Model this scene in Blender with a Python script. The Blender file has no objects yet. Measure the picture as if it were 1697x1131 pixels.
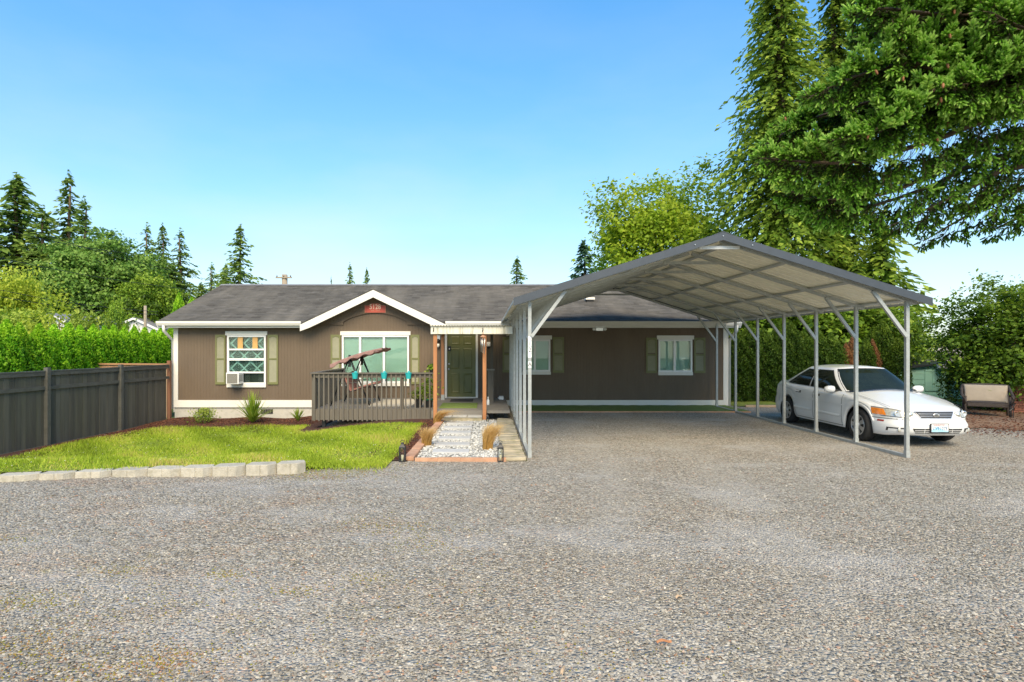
import bpy, bmesh, math, random
import numpy as np
from mathutils import Vector, Matrix

# ---------------------------------------------------------------- camera, sky, sun, exposure
scene = bpy.context.scene
R = math.radians
cam_data = bpy.data.cameras.new("camera"); cam = bpy.data.objects.new("camera", cam_data)
scene.collection.objects.link(cam)
CH = 1.93
cam.location = (0, 0, CH); cam.rotation_euler = (R(90), 0, 0)
cam_data.sensor_width = 36; cam_data.lens = 20.37
cam_data.shift_x = 0.0245; cam_data.shift_y = 0.0056
cam_data.clip_start = 0.05; cam_data.clip_end = 2000
scene.camera = cam
SUN_ELEV, SUN_ROT = R(43), R(180 - 4)
world = bpy.data.worlds.new("World"); scene.world = world; world.use_nodes = True
wn = world.node_tree.nodes; wl = world.node_tree.links
bgn = wn['Background']; sky = wn.new('ShaderNodeTexSky'); sky.sky_type = 'NISHITA'
sky.sun_disc = False; sky.sun_elevation = SUN_ELEV; sky.sun_rotation = SUN_ROT
sky.air_density = 1.0; sky.dust_density = 0.7; sky.ozone_density = 1.6
tn_ = wn.new('ShaderNodeMixRGB'); tn_.blend_type = 'MULTIPLY'; tn_.inputs[0].default_value = 1; tn_.inputs[2].default_value = (1.03, 1.12, 1.16, 1)
hs_ = wn.new('ShaderNodeHueSaturation'); hs_.inputs['Saturation'].default_value = 1.5
gm_ = wn.new('ShaderNodeGamma'); gm_.inputs[1].default_value = 0.75; wl.new(sky.outputs[0], gm_.inputs[0]); wl.new(gm_.outputs[0], tn_.inputs[1]); wl.new(tn_.outputs[0], hs_.inputs['Color']); 
# faint high haze all over the sky
tcw = wn.new('ShaderNodeTexCoord'); mpw = wn.new('ShaderNodeMapping'); mpw.inputs['Scale'].default_value = (1.2, 1.2, 3.5); wl.new(tcw.outputs['Generated'], mpw.inputs[0])
nzw = wn.new('ShaderNodeTexNoise'); nzw.inputs['Scale'].default_value = 1.6; nzw.inputs['Detail'].default_value = 7; nzw.inputs['Roughness'].default_value = 0.55; wl.new(mpw.outputs[0], nzw.inputs['Vector'])
mrw = wn.new('ShaderNodeMapRange'); mrw.inputs[1].default_value = 0.42; mrw.inputs[2].default_value = 0.75; mrw.inputs[3].default_value = 0.7; mrw.inputs[4].default_value = 1.5; wl.new(nzw.outputs[0], mrw.inputs[0])
def wmath(op, a, b_):
    x = wn.new('ShaderNodeMath'); x.operation = op
    for i_, v_ in enumerate((a, b_)):
        if isinstance(v_, (int, float)): x.inputs[i_].default_value = v_
        else: wl.new(v_, x.inputs[i_])
    x.use_clamp = True; return x.outputs[0]
sxw = wn.new('ShaderNodeSeparateXYZ'); wl.new(tcw.outputs['Generated'], sxw.inputs[0])
hzw = wmath('MULTIPLY', wmath('MULTIPLY', wmath('POWER', wmath('SUBTRACT', 1.0, wmath('ABSOLUTE', sxw.outputs[2], 0.0)), 3.0), 0.7), mrw.outputs[0])
mxw = wn.new('ShaderNodeMixRGB'); mxw.inputs[2].default_value = (2.5, 2.7, 2.9, 1); wl.new(hzw, mxw.inputs[0]); wl.new(hs_.outputs[0], mxw.inputs[1])
wl.new(mxw.outputs[0], bgn.inputs[0]); bgn.inputs[1].default_value = 0.15
sun_data = bpy.data.lights.new("sun", 'SUN'); sun = bpy.data.objects.new("sun", sun_data)
scene.collection.objects.link(sun)
sun_data.energy = 2.45; sun_data.angle = R(40); sun_data.color = (1.0, 0.82, 0.54)
sd = Vector((math.sin(SUN_ROT) * math.cos(SUN_ELEV), math.cos(SUN_ROT) * math.cos(SUN_ELEV), math.sin(SUN_ELEV)))
sun.rotation_euler = sd.to_track_quat('Z', 'Y').to_euler(); sun.location = (0, -20, 30)
scene.view_settings.view_transform = 'Standard'; scene.view_settings.look = 'None'
scene.view_settings.exposure = 1.25; scene.view_settings.gamma = 1.0
scene.render.engine = 'CYCLES'

# ---------------------------------------------------------------- helpers
random.seed(7); rng = np.random.default_rng(7)
COL = scene.collection
F = 960.0
def PX(px, Y): return (px - 807.0) / F * Y            # photo column -> metres east at distance Y
def PZ(py, Y): return CH - (py - 575.0) / F * Y       # photo row -> height at distance Y
def sm(t):
    t = np.clip(t, 0, 1); return t * t * (3 - 2 * t)
def G(x, y):                                          # lie of the land
    return -0.45 * sm((-x - 1.6) / 5.0) * sm((y - 8.9) / 3.6)

def tag(o, label=None, cat=None, group=None, kind=None):
    if label: o['label'] = label
    if cat: o['category'] = cat
    if group: o['group'] = group
    if kind: o['kind'] = kind
    return o
def wmat(o):
    m = o.matrix_basis.copy()
    if o.parent: m = wmat(o.parent) @ o.matrix_parent_inverse @ m
    return m
def setparent(o, parent):
    if parent is not None:
        o.parent = parent; o.matrix_parent_inverse = wmat(parent).inverted()
def empty(name, loc=(0, 0, 0), rz=0):
    o = bpy.data.objects.new(name, None); COL.objects.link(o)
    o.location = loc; o.rotation_euler = (0, 0, rz); o.empty_display_size = 0.2
    return o
def inst(name, me, loc=(0, 0, 0), rot=(0, 0, 0), parent=None, scale=(1, 1, 1)):
    """a mesh (shared data) placed in world coordinates"""
    o = bpy.data.objects.new(name, me); COL.objects.link(o)
    o.location = loc; o.rotation_euler = rot; o.scale = scale
    setparent(o, parent)
    return o
def copy_tree(o, parent=None):
    c = o.copy(); COL.objects.link(c)
    if parent is not None: c.parent = parent
    for ch in list(o.children): copy_tree(ch, c)
    return c

class MB:
    def __init__(s): s.v = []; s.f = []
    def add(s, vs, fs):
        n = len(s.v); s.v += [tuple(map(float, p)) for p in vs]; s.f += [tuple(i + n for i in f) for f in fs]; return s
    def box(s, a, b):
        x0, y0, z0 = a; x1, y1, z1 = b
        return s.add([(x0,y0,z0),(x1,y0,z0),(x1,y1,z0),(x0,y1,z0),(x0,y0,z1),(x1,y0,z1),(x1,y1,z1),(x0,y1,z1)],
                     [(0,3,2,1),(4,5,6,7),(0,1,5,4),(1,2,6,5),(2,3,7,6),(3,0,4,7)])
    def bar(s, p, q, w, h, up=(0, 0, 1)):
        p = Vector(p); q = Vector(q); d = (q - p).normalized(); up = Vector(up)
        if abs(d.dot(up)) > 0.99: up = Vector((0, 1, 0))
        sd_ = d.cross(up).normalized(); u = sd_.cross(d).normalized()
        vs = []
        for c in (p, q):
            for a, b in ((-1,-1),(1,-1),(1,1),(-1,1)): vs.append(c + sd_ * (a * w / 2) + u * (b * h / 2))
        return s.add(vs, [(0,1,2,3),(7,6,5,4),(0,4,5,1),(1,5,6,2),(2,6,7,3),(3,7,4,0)])
    def tube(s, pts, r, n=8):
        pts = [Vector(p) for p in pts]; rs = r if isinstance(r, (list, tuple)) else [r] * len(pts)
        vs = []; fs = []
        for i, p in enumerate(pts):
            d = (pts[min(i + 1, len(pts) - 1)] - pts[max(i - 1, 0)]).normalized()
            up = Vector((0, 0, 1)) if abs(d.z) < 0.9 else Vector((0, 1, 0))
            a = d.cross(up).normalized(); b = a.cross(d)
            for k in range(n):
                t = 2 * math.pi * k / n; vs.append(p + (a * math.cos(t) + b * math.sin(t)) * rs[i])
        for i in range(len(pts) - 1):
            for k in range(n):
                fs.append((i*n+k, i*n+(k+1) % n, (i+1)*n+(k+1) % n, (i+1)*n+k))
        fs.append(tuple(range(n))); fs.append(tuple((len(pts)-1)*n + k for k in range(n)))
        return s.add(vs, fs)
    def lathe(s, prof, c=(0, 0, 0), n=20, axis='z'):
        vs = []; fs = []
        for r, z in prof:
            for k in range(n):
                t = 2 * math.pi * k / n; x, y = r * math.cos(t), r * math.sin(t)
                p = (x, y, z) if axis == 'z' else ((z, x, y) if axis == 'x' else (x, z, y))
                vs.append((p[0] + c[0], p[1] + c[1], p[2] + c[2]))
        m = len(prof)
        for i in range(m - 1):
            for k in range(n): fs.append((i*n+k, i*n+(k+1) % n, (i+1)*n+(k+1) % n, (i+1)*n+k))
        fs.append(tuple(range(n))); fs.append(tuple((m-1)*n + k for k in range(n)))
        return s.add(vs, fs)
    def prism(s, poly, a, b, axis='y'):
        """polygon extruded: axis y -> poly is (x,z); axis z -> (x,y); axis x -> (y,z)"""
        def P(p, t): return (p[0], t, p[1]) if axis == 'y' else ((p[0], p[1], t) if axis == 'z' else (t, p[0], p[1]))
        n = len(poly); vs = [P(p, a) for p in poly] + [P(p, b) for p in poly]
        fs = [tuple(range(n)), tuple(range(2*n-1, n-1, -1))] + [(i, i+n, (i+1) % n + n, (i+1) % n) for i in range(n)]
        return s.add(vs, fs)
    def grid(s, fn, nu, nv):
        vs = [fn(i / nu, j / nv) for i in range(nu + 1) for j in range(nv + 1)]
        fs = [(i*(nv+1)+j, (i+1)*(nv+1)+j, (i+1)*(nv+1)+j+1, i*(nv+1)+j+1) for i in range(nu) for j in range(nv)]
        return s.add(vs, fs)
    def mesh(s, name, mat, smooth=False):
        me = bpy.data.meshes.new(name); me.from_pydata(s.v, [], s.f)
        bm = bmesh.new(); bm.from_mesh(me); bmesh.ops.recalc_face_normals(bm, faces=bm.faces); bm.to_mesh(me); bm.free()
        if mat: me.materials.append(mat)
        if smooth: me.shade_smooth()
        return me
    def build(s, name, mat, parent=None, smooth=False, solid=0, bevel=0, offset=-1):
        o = bpy.data.objects.new(name, s.mesh(name, mat, smooth)); COL.objects.link(o)
        setparent(o, parent)
        if solid: m = o.modifiers.new('s', 'SOLIDIFY'); m.thickness = solid; m.offset = offset
        if bevel:
            m = o.modifiers.new('b', 'BEVEL'); m.width = bevel; m.segments = 2; m.limit_method = 'ANGLE'; m.angle_limit = R(40)
        return o

def poly_mesh(name, V, tint, mat):
    """V: (N,k,3) polygons as numpy, tint: (N,) or (N,k)"""
    N, k = V.shape[:2]
    me = bpy.data.meshes.new(name)
    me.vertices.add(N * k); me.vertices.foreach_set('co', V.reshape(-1).astype(np.float32))
    me.loops.add(N * k); me.loops.foreach_set('vertex_index', np.arange(N * k, dtype=np.int32))
    me.polygons.add(N); me.polygons.foreach_set('loop_start', np.arange(N, dtype=np.int32) * k)
    me.update(calc_edges=True)
    if tint is not None:
        a = me.attributes.new('tint', 'FLOAT', 'POINT')
        t = tint if tint.ndim == 2 else np.repeat(tint[:, None], k, 1)
        a.data.foreach_set('value', t.reshape(-1).astype(np.float32))
    me.materials.append(mat)
    return me
def link(name, me, parent=None, loc=None):
    o = bpy.data.objects.new(name, me); COL.objects.link(o); setparent(o, parent)
    if loc is not None: o.location = loc
    return o
def unit(a): return a / (np.linalg.norm(a, axis=-1, keepdims=True) + 1e-9)
def rvec(n): return unit(rng.normal(size=(n, 3)))
def rhombi(c, d, n, L, W, fold=0.2):
    """leaf quads: centre c, long axis d, normal n"""
    d = unit(d); s_ = unit(np.cross(d, n)); nn = np.cross(s_, d)
    L = np.asarray(L).reshape(-1, 1) * np.ones((len(c), 1)); W = np.asarray(W).reshape(-1, 1) * np.ones((len(c), 1))
    return np.stack([c - d * L / 2, c + s_ * W / 2 + nn * W * fold, c + d * L / 2, c - s_ * W / 2 + nn * W * fold], 1)

# ---------------------------------------------------------------- materials
def newmat(name):
    m = bpy.data.materials.new(name); m.use_nodes = True
    nt = m.node_tree; return m, nt, nt.nodes, nt.links, nt.nodes['Principled BSDF']
def ramp(n, stops):
    r = n.new('ShaderNodeValToRGB'); e = r.color_ramp.elements
    while len(e) < len(stops): e.new(0.5)
    for el, (p, c) in zip(e, stops): el.position = p; el.color = (*c, 1)
    return r
def pmat(name, base, rough=0.6, var=0.15, scale=4.0, stretch=(1, 1, 1), bump=0.0, bscale=60.0, metal=0.0, coat=0.0,
         spec=0.5, wear=None, wscale=3.0, wamt=0.6, objvar=0.0):
    m, nt, n, l, b = newmat(name)
    tc = n.new('ShaderNodeTexCoord'); mp = n.new('ShaderNodeMapping'); mp.inputs['Scale'].default_value = stretch
    l.new(tc.outputs['Object'], mp.inputs[0])
    oi = n.new('ShaderNodeObjectInfo')
    ad = n.new('ShaderNodeVectorMath'); ad.operation = 'ADD'; l.new(mp.outputs[0], ad.inputs[0])
    sc = n.new('ShaderNodeVectorMath'); sc.operation = 'SCALE'; sc.inputs['Scale'].default_value = 37.0
    cmb = n.new('ShaderNodeCombineXYZ')
    for i in range(3): l.new(oi.outputs['Random'], cmb.inputs[i])
    l.new(cmb.outputs[0], sc.inputs[0]); l.new(sc.outputs[0], ad.inputs[1])
    nz = n.new('ShaderNodeTexNoise'); nz.inputs['Scale'].default_value = scale; nz.inputs['Detail'].default_value = 6
    nz.inputs['Roughness'].default_value = 0.65
    l.new(ad.outputs[0], nz.inputs['Vector'])
    lo = tuple(c * (1 - var) for c in base); hi = tuple(min(1, c * (1 + var)) for c in base)
    r = ramp(n, [(0.3, lo), (0.7, hi)]); l.new(nz.outputs[0], r.inputs[0]); col = r.outputs[0]
    if wear:
        nz2 = n.new('ShaderNodeTexNoise'); nz2.inputs['Scale'].default_value = wscale; nz2.inputs['Detail'].default_value = 8
        nz2.inputs['Roughness'].default_value = 0.7
        l.new(ad.outputs[0], nz2.inputs['Vector'])
        r2 = ramp(n, [(0.5, (0, 0, 0)), (0.72, (wamt,) * 3)]); l.new(nz2.outputs[0], r2.inputs[0])
        mx = n.new('ShaderNodeMixRGB'); mx.inputs[2].default_value = (*wear, 1)
        l.new(r2.outputs[0], mx.inputs[0]); l.new(col, mx.inputs[1]); col = mx.outputs[0]
    if objvar:
        hs = n.new('ShaderNodeHueSaturation'); mr = n.new('ShaderNodeMapRange')
        mr.inputs[3].default_value = 1 - objvar; mr.inputs[4].default_value = 1 + objvar
        l.new(oi.outputs['Random'], mr.inputs[0]); l.new(mr.outputs[0], hs.inputs['Value']); l.new(col, hs.inputs['Color']); col = hs.outputs[0]
    l.new(col, b.inputs['Base Color'])
    b.inputs['Roughness'].default_value = rough; b.inputs['Metallic'].default_value = metal
    b.inputs['Coat Weight'].default_value = coat; b.inputs['Coat Roughness'].default_value = 0.05
    b.inputs['Specular IOR Level'].default_value = spec
    if bump:
        nb = n.new('ShaderNodeTexNoise'); nb.inputs['Scale'].default_value = bscale; nb.inputs['Detail'].default_value = 5
        l.new(ad.outputs[0], nb.inputs['Vector'])
        bp = n.new('ShaderNodeBump'); bp.inputs['Strength'].default_value = bump; bp.inputs['Distance'].default_value = 0.02
        l.new(nb.outputs[0], bp.inputs['Height']); l.new(bp.outputs[0], b.inputs['Normal'])
    return m
def leafmat(name, stops, transl=0.35, rough=0.55, objvar=0.12):
    m, nt, n, l, b = newmat(name)
    at = n.new('ShaderNodeAttribute'); at.attribute_name = 'tint'
    r = ramp(n, stops); l.new(at.outputs['Fac'], r.inputs[0])
    oi = n.new('ShaderNodeObjectInfo'); hs = n.new('ShaderNodeHueSaturation'); mr = n.new('ShaderNodeMapRange')
    mr.inputs[3].default_value = 1 - objvar; mr.inputs[4].default_value = 1 + objvar
    l.new(oi.outputs['Random'], mr.inputs[0]); l.new(mr.outputs[0], hs.inputs['Value']); l.new(r.outputs[0], hs.inputs['Color'])
    l.new(hs.outputs[0], b.inputs['Base Color']); b.inputs['Roughness'].default_value = rough
    b.inputs['Specular IOR Level'].default_value = 0.3
    t = n.new('ShaderNodeBsdfTranslucent'); l.new(hs.outputs[0], t.inputs[0])
    mx = n.new('ShaderNodeMixShader'); mx.inputs[0].default_value = transl
    l.new(b.outputs[0], mx.inputs[1]); l.new(t.outputs[0], mx.inputs[2])
    l.new(mx.outputs[0], n['Material Output'].inputs[0])
    return m
def glassmat(name, tintcol=(0.75, 0.9, 0.85), fres=1.5, base=0.06):
    m, nt, n, l, b = newmat(name)
    tr = n.new('ShaderNodeBsdfTransparent'); tr.inputs[0].default_value = (*tintcol, 1)
    gl = n.new('ShaderNodeBsdfGlossy'); gl.inputs['Roughness'].default_value = 0.02
    fr = n.new('ShaderNodeFresnel'); fr.inputs[0].default_value = fres
    ad = n.new('ShaderNodeMath'); ad.operation = 'ADD'; ad.inputs[1].default_value = base; ad.use_clamp = True
    l.new(fr.outputs[0], ad.inputs[0])
    mx = n.new('ShaderNodeMixShader'); l.new(ad.outputs[0], mx.inputs[0]); l.new(tr.outputs[0], mx.inputs[1]); l.new(gl.outputs[0], mx.inputs[2])
    l.new(mx.outputs[0], n['Material Output'].inputs[0])
    return m

M = {}
M['white'] = pmat('white_trim', (0.74, 0.72, 0.66), 0.5, 0.06, 3, wear=(0.5, 0.48, 0.4), wamt=0.35)
M['winwhite'] = pmat('window_vinyl', (0.8, 0.8, 0.78), 0.35, 0.03)
M['olive'] = pmat('olive_paint', (0.16, 0.165, 0.06), 0.5, 0.1, 6)
M['louver'] = pmat('louver_paint', (0.27, 0.265, 0.17), 0.55, 0.08, 8)
M['door'] = pmat('door_paint', (0.125, 0.13, 0.04), 0.4, 0.08, 3)
M['concrete'] = pmat('concrete', (0.5, 0.48, 0.43), 0.85, 0.2, 3, bump=0.25, bscale=40, wear=(0.22, 0.22, 0.16), wamt=0.6)
M['block'] = pmat('block_concrete', (0.43, 0.4, 0.33), 0.9, 0.16, 9, bump=0.5, bscale=60, wear=(0.24, 0.22, 0.14), wscale=6, wamt=0.7, objvar=0.08)
M['slab'] = pmat('paver_grey', (0.45, 0.45, 0.44), 0.85, 0.1, 8, bump=0.2, bscale=90, objvar=0.06)
M['tanstone'] = pmat('tan_stone', (0.42, 0.36, 0.25), 0.9, 0.18, 7, bump=0.35, bscale=50, wear=(0.14, 0.15, 0.05), wscale=5, wamt=0.8, objvar=0.12)
M['terra'] = pmat('terracotta', (0.47, 0.26, 0.16), 0.85, 0.2, 8, bump=0.25, bscale=70, wear=(0.5, 0.36, 0.24), wamt=0.7, objvar=0.12)
M['deckgrey'] = pmat('deck_stain', (0.125, 0.11, 0.088), 0.7, 0.18, 6, (1, 1, 0.12), bump=0.15, objvar=0.08)
M['deckfloor'] = pmat('deck_floor', (0.22, 0.2, 0.17), 0.75, 0.18, 6, (0.1, 1, 1), bump=0.15, objvar=0.1)
M['fence'] = pmat('fence_stain', (0.09, 0.083, 0.064), 0.65, 0.3, 7, (1, 1, 0.08), bump=0.3, bscale=40, wear=(0.13, 0.12, 0.06), wscale=2.0, wamt=0.5, objvar=0.22)
M['fencetop'] = pmat('fence_rail', (0.085, 0.083, 0.07), 0.6, 0.25, 5, (1, 0.15, 1), bump=0.2, wear=(0.16, 0.15, 0.12), wamt=0.4)
M['cedarpost'] = pmat('cedar_fence_stain', (0.2, 0.085, 0.04), 0.7, 0.25, 8, (1, 1, 0.1), bump=0.2)
M['cedarrail'] = pmat('cedar_fence_rail', (0.36, 0.2, 0.1), 0.7, 0.25, 8, (0.1, 1, 1), bump=0.2)
M['cedar'] = pmat('cedar', (0.42, 0.18, 0.07), 0.6, 0.25, 8, (1, 1, 0.1), bump=0.2, wear=(0.26, 0.1, 0.04), wamt=0.6)
M['cedarold'] = pmat('cedar_weathered', (0.42, 0.3, 0.19), 0.8, 0.2, 6, (1, 1, 0.1), bump=0.2, objvar=0.2)
M['pole'] = pmat('pole_wood', (0.3, 0.25, 0.19), 0.85, 0.2, 4, (1, 1, 0.05))
M['galv'] = pmat('galvanised', (0.4, 0.42, 0.41), 0.45, 0.14, 14, metal=0.35, wear=(0.4, 0.42, 0.42), wamt=0.5, objvar=0.04)
M['panelroof'] = pmat('roof_panel_steel', (0.8, 0.77, 0.62), 0.4, 0.07, 4, metal=0.1, objvar=0.05)
M['slate'] = pmat('slate_trim', (0.06, 0.07, 0.085), 0.35, 0.1, 5, metal=0.2)
M['black'] = pmat('black_metal', (0.02, 0.02, 0.022), 0.45, 0.2, 10)
M['blackplastic'] = pmat('black_plastic', (0.018, 0.018, 0.018), 0.5, 0.1)
M['teal'] = pmat('turquoise_pot', (0.03, 0.42, 0.44), 0.35, 0.08)
M['cloth'] = pmat('mauve_cloth', (0.3, 0.175, 0.155), 0.85, 0.2, 10, bump=0.2)
M['clothred'] = pmat('rose_cloth', (0.33, 0.15, 0.12), 0.85, 0.2, 10, bump=0.2)
M['rug'] = pmat('cream_rug', (0.55, 0.5, 0.4), 0.9, 0.08, 20)
M['turf'] = pmat('artificial_turf', (0.17, 0.24, 0.05), 0.9, 0.35, 60, bump=0.8, bscale=250)
M['mat'] = pmat('dark_doormat', (0.04, 0.037, 0.033), 0.9, 0.2, 40)
M['metal'] = pmat('satin_nickel', (0.6, 0.6, 0.58), 0.3, 0.05, metal=0.9)
M['beamwhite'] = pmat('peeling_white_beam', (0.7, 0.67, 0.57), 0.7, 0.08, 3, (4, 1, 0.35), wear=(0.2, 0.19, 0.1), wscale=3.2, wamt=0.85)
M['corr'] = pmat('corrugated_plastic', (0.62, 0.6, 0.5), 0.4, 0.12, 4, wear=(0.3, 0.28, 0.18))
M['candle'] = pmat('candle_wax', (0.8, 0.72, 0.5), 0.5, 0.05)
M['glass'] = glassmat('window_glass', (0.85, 0.97, 0.94), 1.4, 0.03)
M['clear'] = glassmat('lantern_glass', (0.93, 0.95, 0.95), 1.3, 0.02)
M['blind'] = pmat('window_blind', (0.62, 0.66, 0.6), 0.6, 0.05, 2)
M['dark'] = pmat('dark_interior', (0.025, 0.024, 0.022), 0.8, 0.2)
M['screen'] = pmat('insect_screen', (0.05, 0.046, 0.04), 0.8, 0.3, 60)
M['signred'] = pmat('sign_red', (0.52, 0.085, 0.05), 0.5, 0.12, 6)
M['signcream'] = pmat('sign_lettering', (0.85, 0.68, 0.5), 0.6, 0.05)
M['signfaded'] = pmat('sign_faded_lettering', (0.56, 0.2, 0.12), 0.6, 0.05)
M['sticker'] = pmat('sticker_white', (0.8, 0.82, 0.82), 0.5, 0.04)
M['ink'] = pmat('black_ink', (0.02, 0.025, 0.025), 0.6, 0.05)
M['inkfaded'] = pmat('faded_ink', (0.45, 0.47, 0.47), 0.6, 0.05)
M['tealwood'] = pmat('teal_weathered_paint', (0.3, 0.56, 0.46), 0.8, 0.14, 4, (0.15, 1, 1), bump=0.2, wear=(0.36, 0.44, 0.36), wamt=0.6, objvar=0.1)
M['brick'] = pmat('old_brick', (0.26, 0.1, 0.06), 0.9, 0.25, 8, bump=0.3, objvar=0.2)
M['mortar'] = pmat('mortar', (0.24, 0.18, 0.14), 0.9, 0.2, 10)
M['wicker'] = pmat('wicker', (0.065, 0.05, 0.042), 0.7, 0.5, 90, bump=0.8, bscale=120)
M['cushion'] = pmat('tan_cushion', (0.4, 0.33, 0.25), 0.9, 0.08, 5, bump=0.15, bscale=20)
M['bark'] = pmat('bark', (0.13, 0.09, 0.06), 0.9, 0.35, 8, (1, 1, 0.25), bump=0.8, bscale=25)
M['housewhite'] = pmat('far_white_siding', (0.72, 0.72, 0.7), 0.6, 0.05)
M['houseroof'] = pmat('far_roof', (0.2, 0.2, 0.21), 0.8, 0.12)
M['houserooflight'] = pmat('far_pale_roof', (0.5, 0.46, 0.44), 0.8, 0.12)
M['houseglass'] = pmat('far_window_glass', (0.04, 0.05, 0.06), 0.1, 0.1)
M['pine_plywood'] = pmat('new_pine', (0.62, 0.36, 0.12), 0.6, 0.15, 10, (1, 1, 0.2))
M['acgrille'] = pmat('ac_grille', (0.2, 0.19, 0.16), 0.6, 0.3, 40)
M['lampglow'] = pmat('frosted_bulb', (0.85, 0.82, 0.75), 0.3, 0.02)
M['tan_grass'] = leafmat('dry_grass', [(0, (0.4, 0.23, 0.06)), (0.5, (0.62, 0.41, 0.15)), (1, (0.74, 0.57, 0.3))], 0.3, 0.7)
M['grass'] = leafmat('lawn_blades', [(0, (0.15, 0.21, 0.012)), (0.5, (0.33, 0.46, 0.03)), (0.85, (0.48, 0.56, 0.055)), (1, (0.55, 0.46, 0.14))], 0.3, 0.6, 0)
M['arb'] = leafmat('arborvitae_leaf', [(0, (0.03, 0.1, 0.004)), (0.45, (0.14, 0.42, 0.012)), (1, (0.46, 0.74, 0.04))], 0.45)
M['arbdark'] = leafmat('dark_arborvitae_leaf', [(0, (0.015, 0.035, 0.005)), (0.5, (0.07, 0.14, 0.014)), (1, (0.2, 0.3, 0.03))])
M['arbdead'] = leafmat('dead_arborvitae_leaf', [(0, (0.14, 0.06, 0.025)), (0.5, (0.3, 0.13, 0.05)), (1, (0.44, 0.22, 0.1))], 0.2)
M['conifer'] = leafmat('fir_needles', [(0, (0.04, 0.08, 0.015)), (0.5, (0.16, 0.27, 0.05)), (1, (0.36, 0.46, 0.09))], 0.45)
M['bluefir'] = leafmat('blue_fir_needles', [(0, (0.02, 0.07, 0.04)), (0.5, (0.06, 0.15, 0.08)), (1, (0.14, 0.25, 0.12))], 0.3)
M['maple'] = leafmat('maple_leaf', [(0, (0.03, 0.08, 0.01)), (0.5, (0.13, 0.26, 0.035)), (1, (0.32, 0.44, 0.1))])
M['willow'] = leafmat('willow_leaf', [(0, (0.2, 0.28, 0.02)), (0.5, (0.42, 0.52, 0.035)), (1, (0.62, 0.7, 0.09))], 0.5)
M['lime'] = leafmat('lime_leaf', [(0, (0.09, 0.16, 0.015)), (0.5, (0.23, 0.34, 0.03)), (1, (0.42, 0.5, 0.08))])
M['alder'] = leafmat('alder_leaf', [(0, (0.14, 0.22, 0.012)), (0.5, (0.34, 0.5, 0.03)), (1, (0.6, 0.68, 0.08))], 0.5)
M['ivy'] = leafmat('ivy_leaf', [(0, (0.03, 0.06, 0.008)), (0.5, (0.14, 0.24, 0.022)), (1, (0.36, 0.45, 0.055))], 0.35)
M['shrub'] = leafmat('shrub_leaf', [(0, (0.03, 0.07, 0.006)), (0.5, (0.17, 0.3, 0.02)), (1, (0.36, 0.48, 0.05))])
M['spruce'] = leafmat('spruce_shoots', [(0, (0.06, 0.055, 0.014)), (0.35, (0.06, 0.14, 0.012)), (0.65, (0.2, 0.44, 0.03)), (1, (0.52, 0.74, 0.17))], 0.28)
M['cone'] = pmat('spruce_cone', (0.25, 0.1, 0.04), 0.7, 0.3, 40)
M['stone'] = leafmat('gravel_stone', [(0, (0.13, 0.125, 0.115)), (0.45, (0.29, 0.275, 0.245)), (0.8, (0.44, 0.41, 0.35)), (0.9, (0.6, 0.56, 0.47)), (0.93, (0.33, 0.22, 0.15)), (1, (0.36, 0.19, 0.11))], 0.0, 0.85, 0)
M['whitestone'] = leafmat('white_pebble', [(0, (0.12, 0.12, 0.11)), (0.35, (0.36, 0.355, 0.33)), (1, (0.68, 0.67, 0.62))], 0.0, 0.7, 0)
M['chip'] = leafmat('mulch_chip', [(0, (0.05, 0.02, 0.012)), (0.6, (0.12, 0.045, 0.025)), (1, (0.2, 0.085, 0.045))], 0.0, 0.9, 0)
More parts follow.
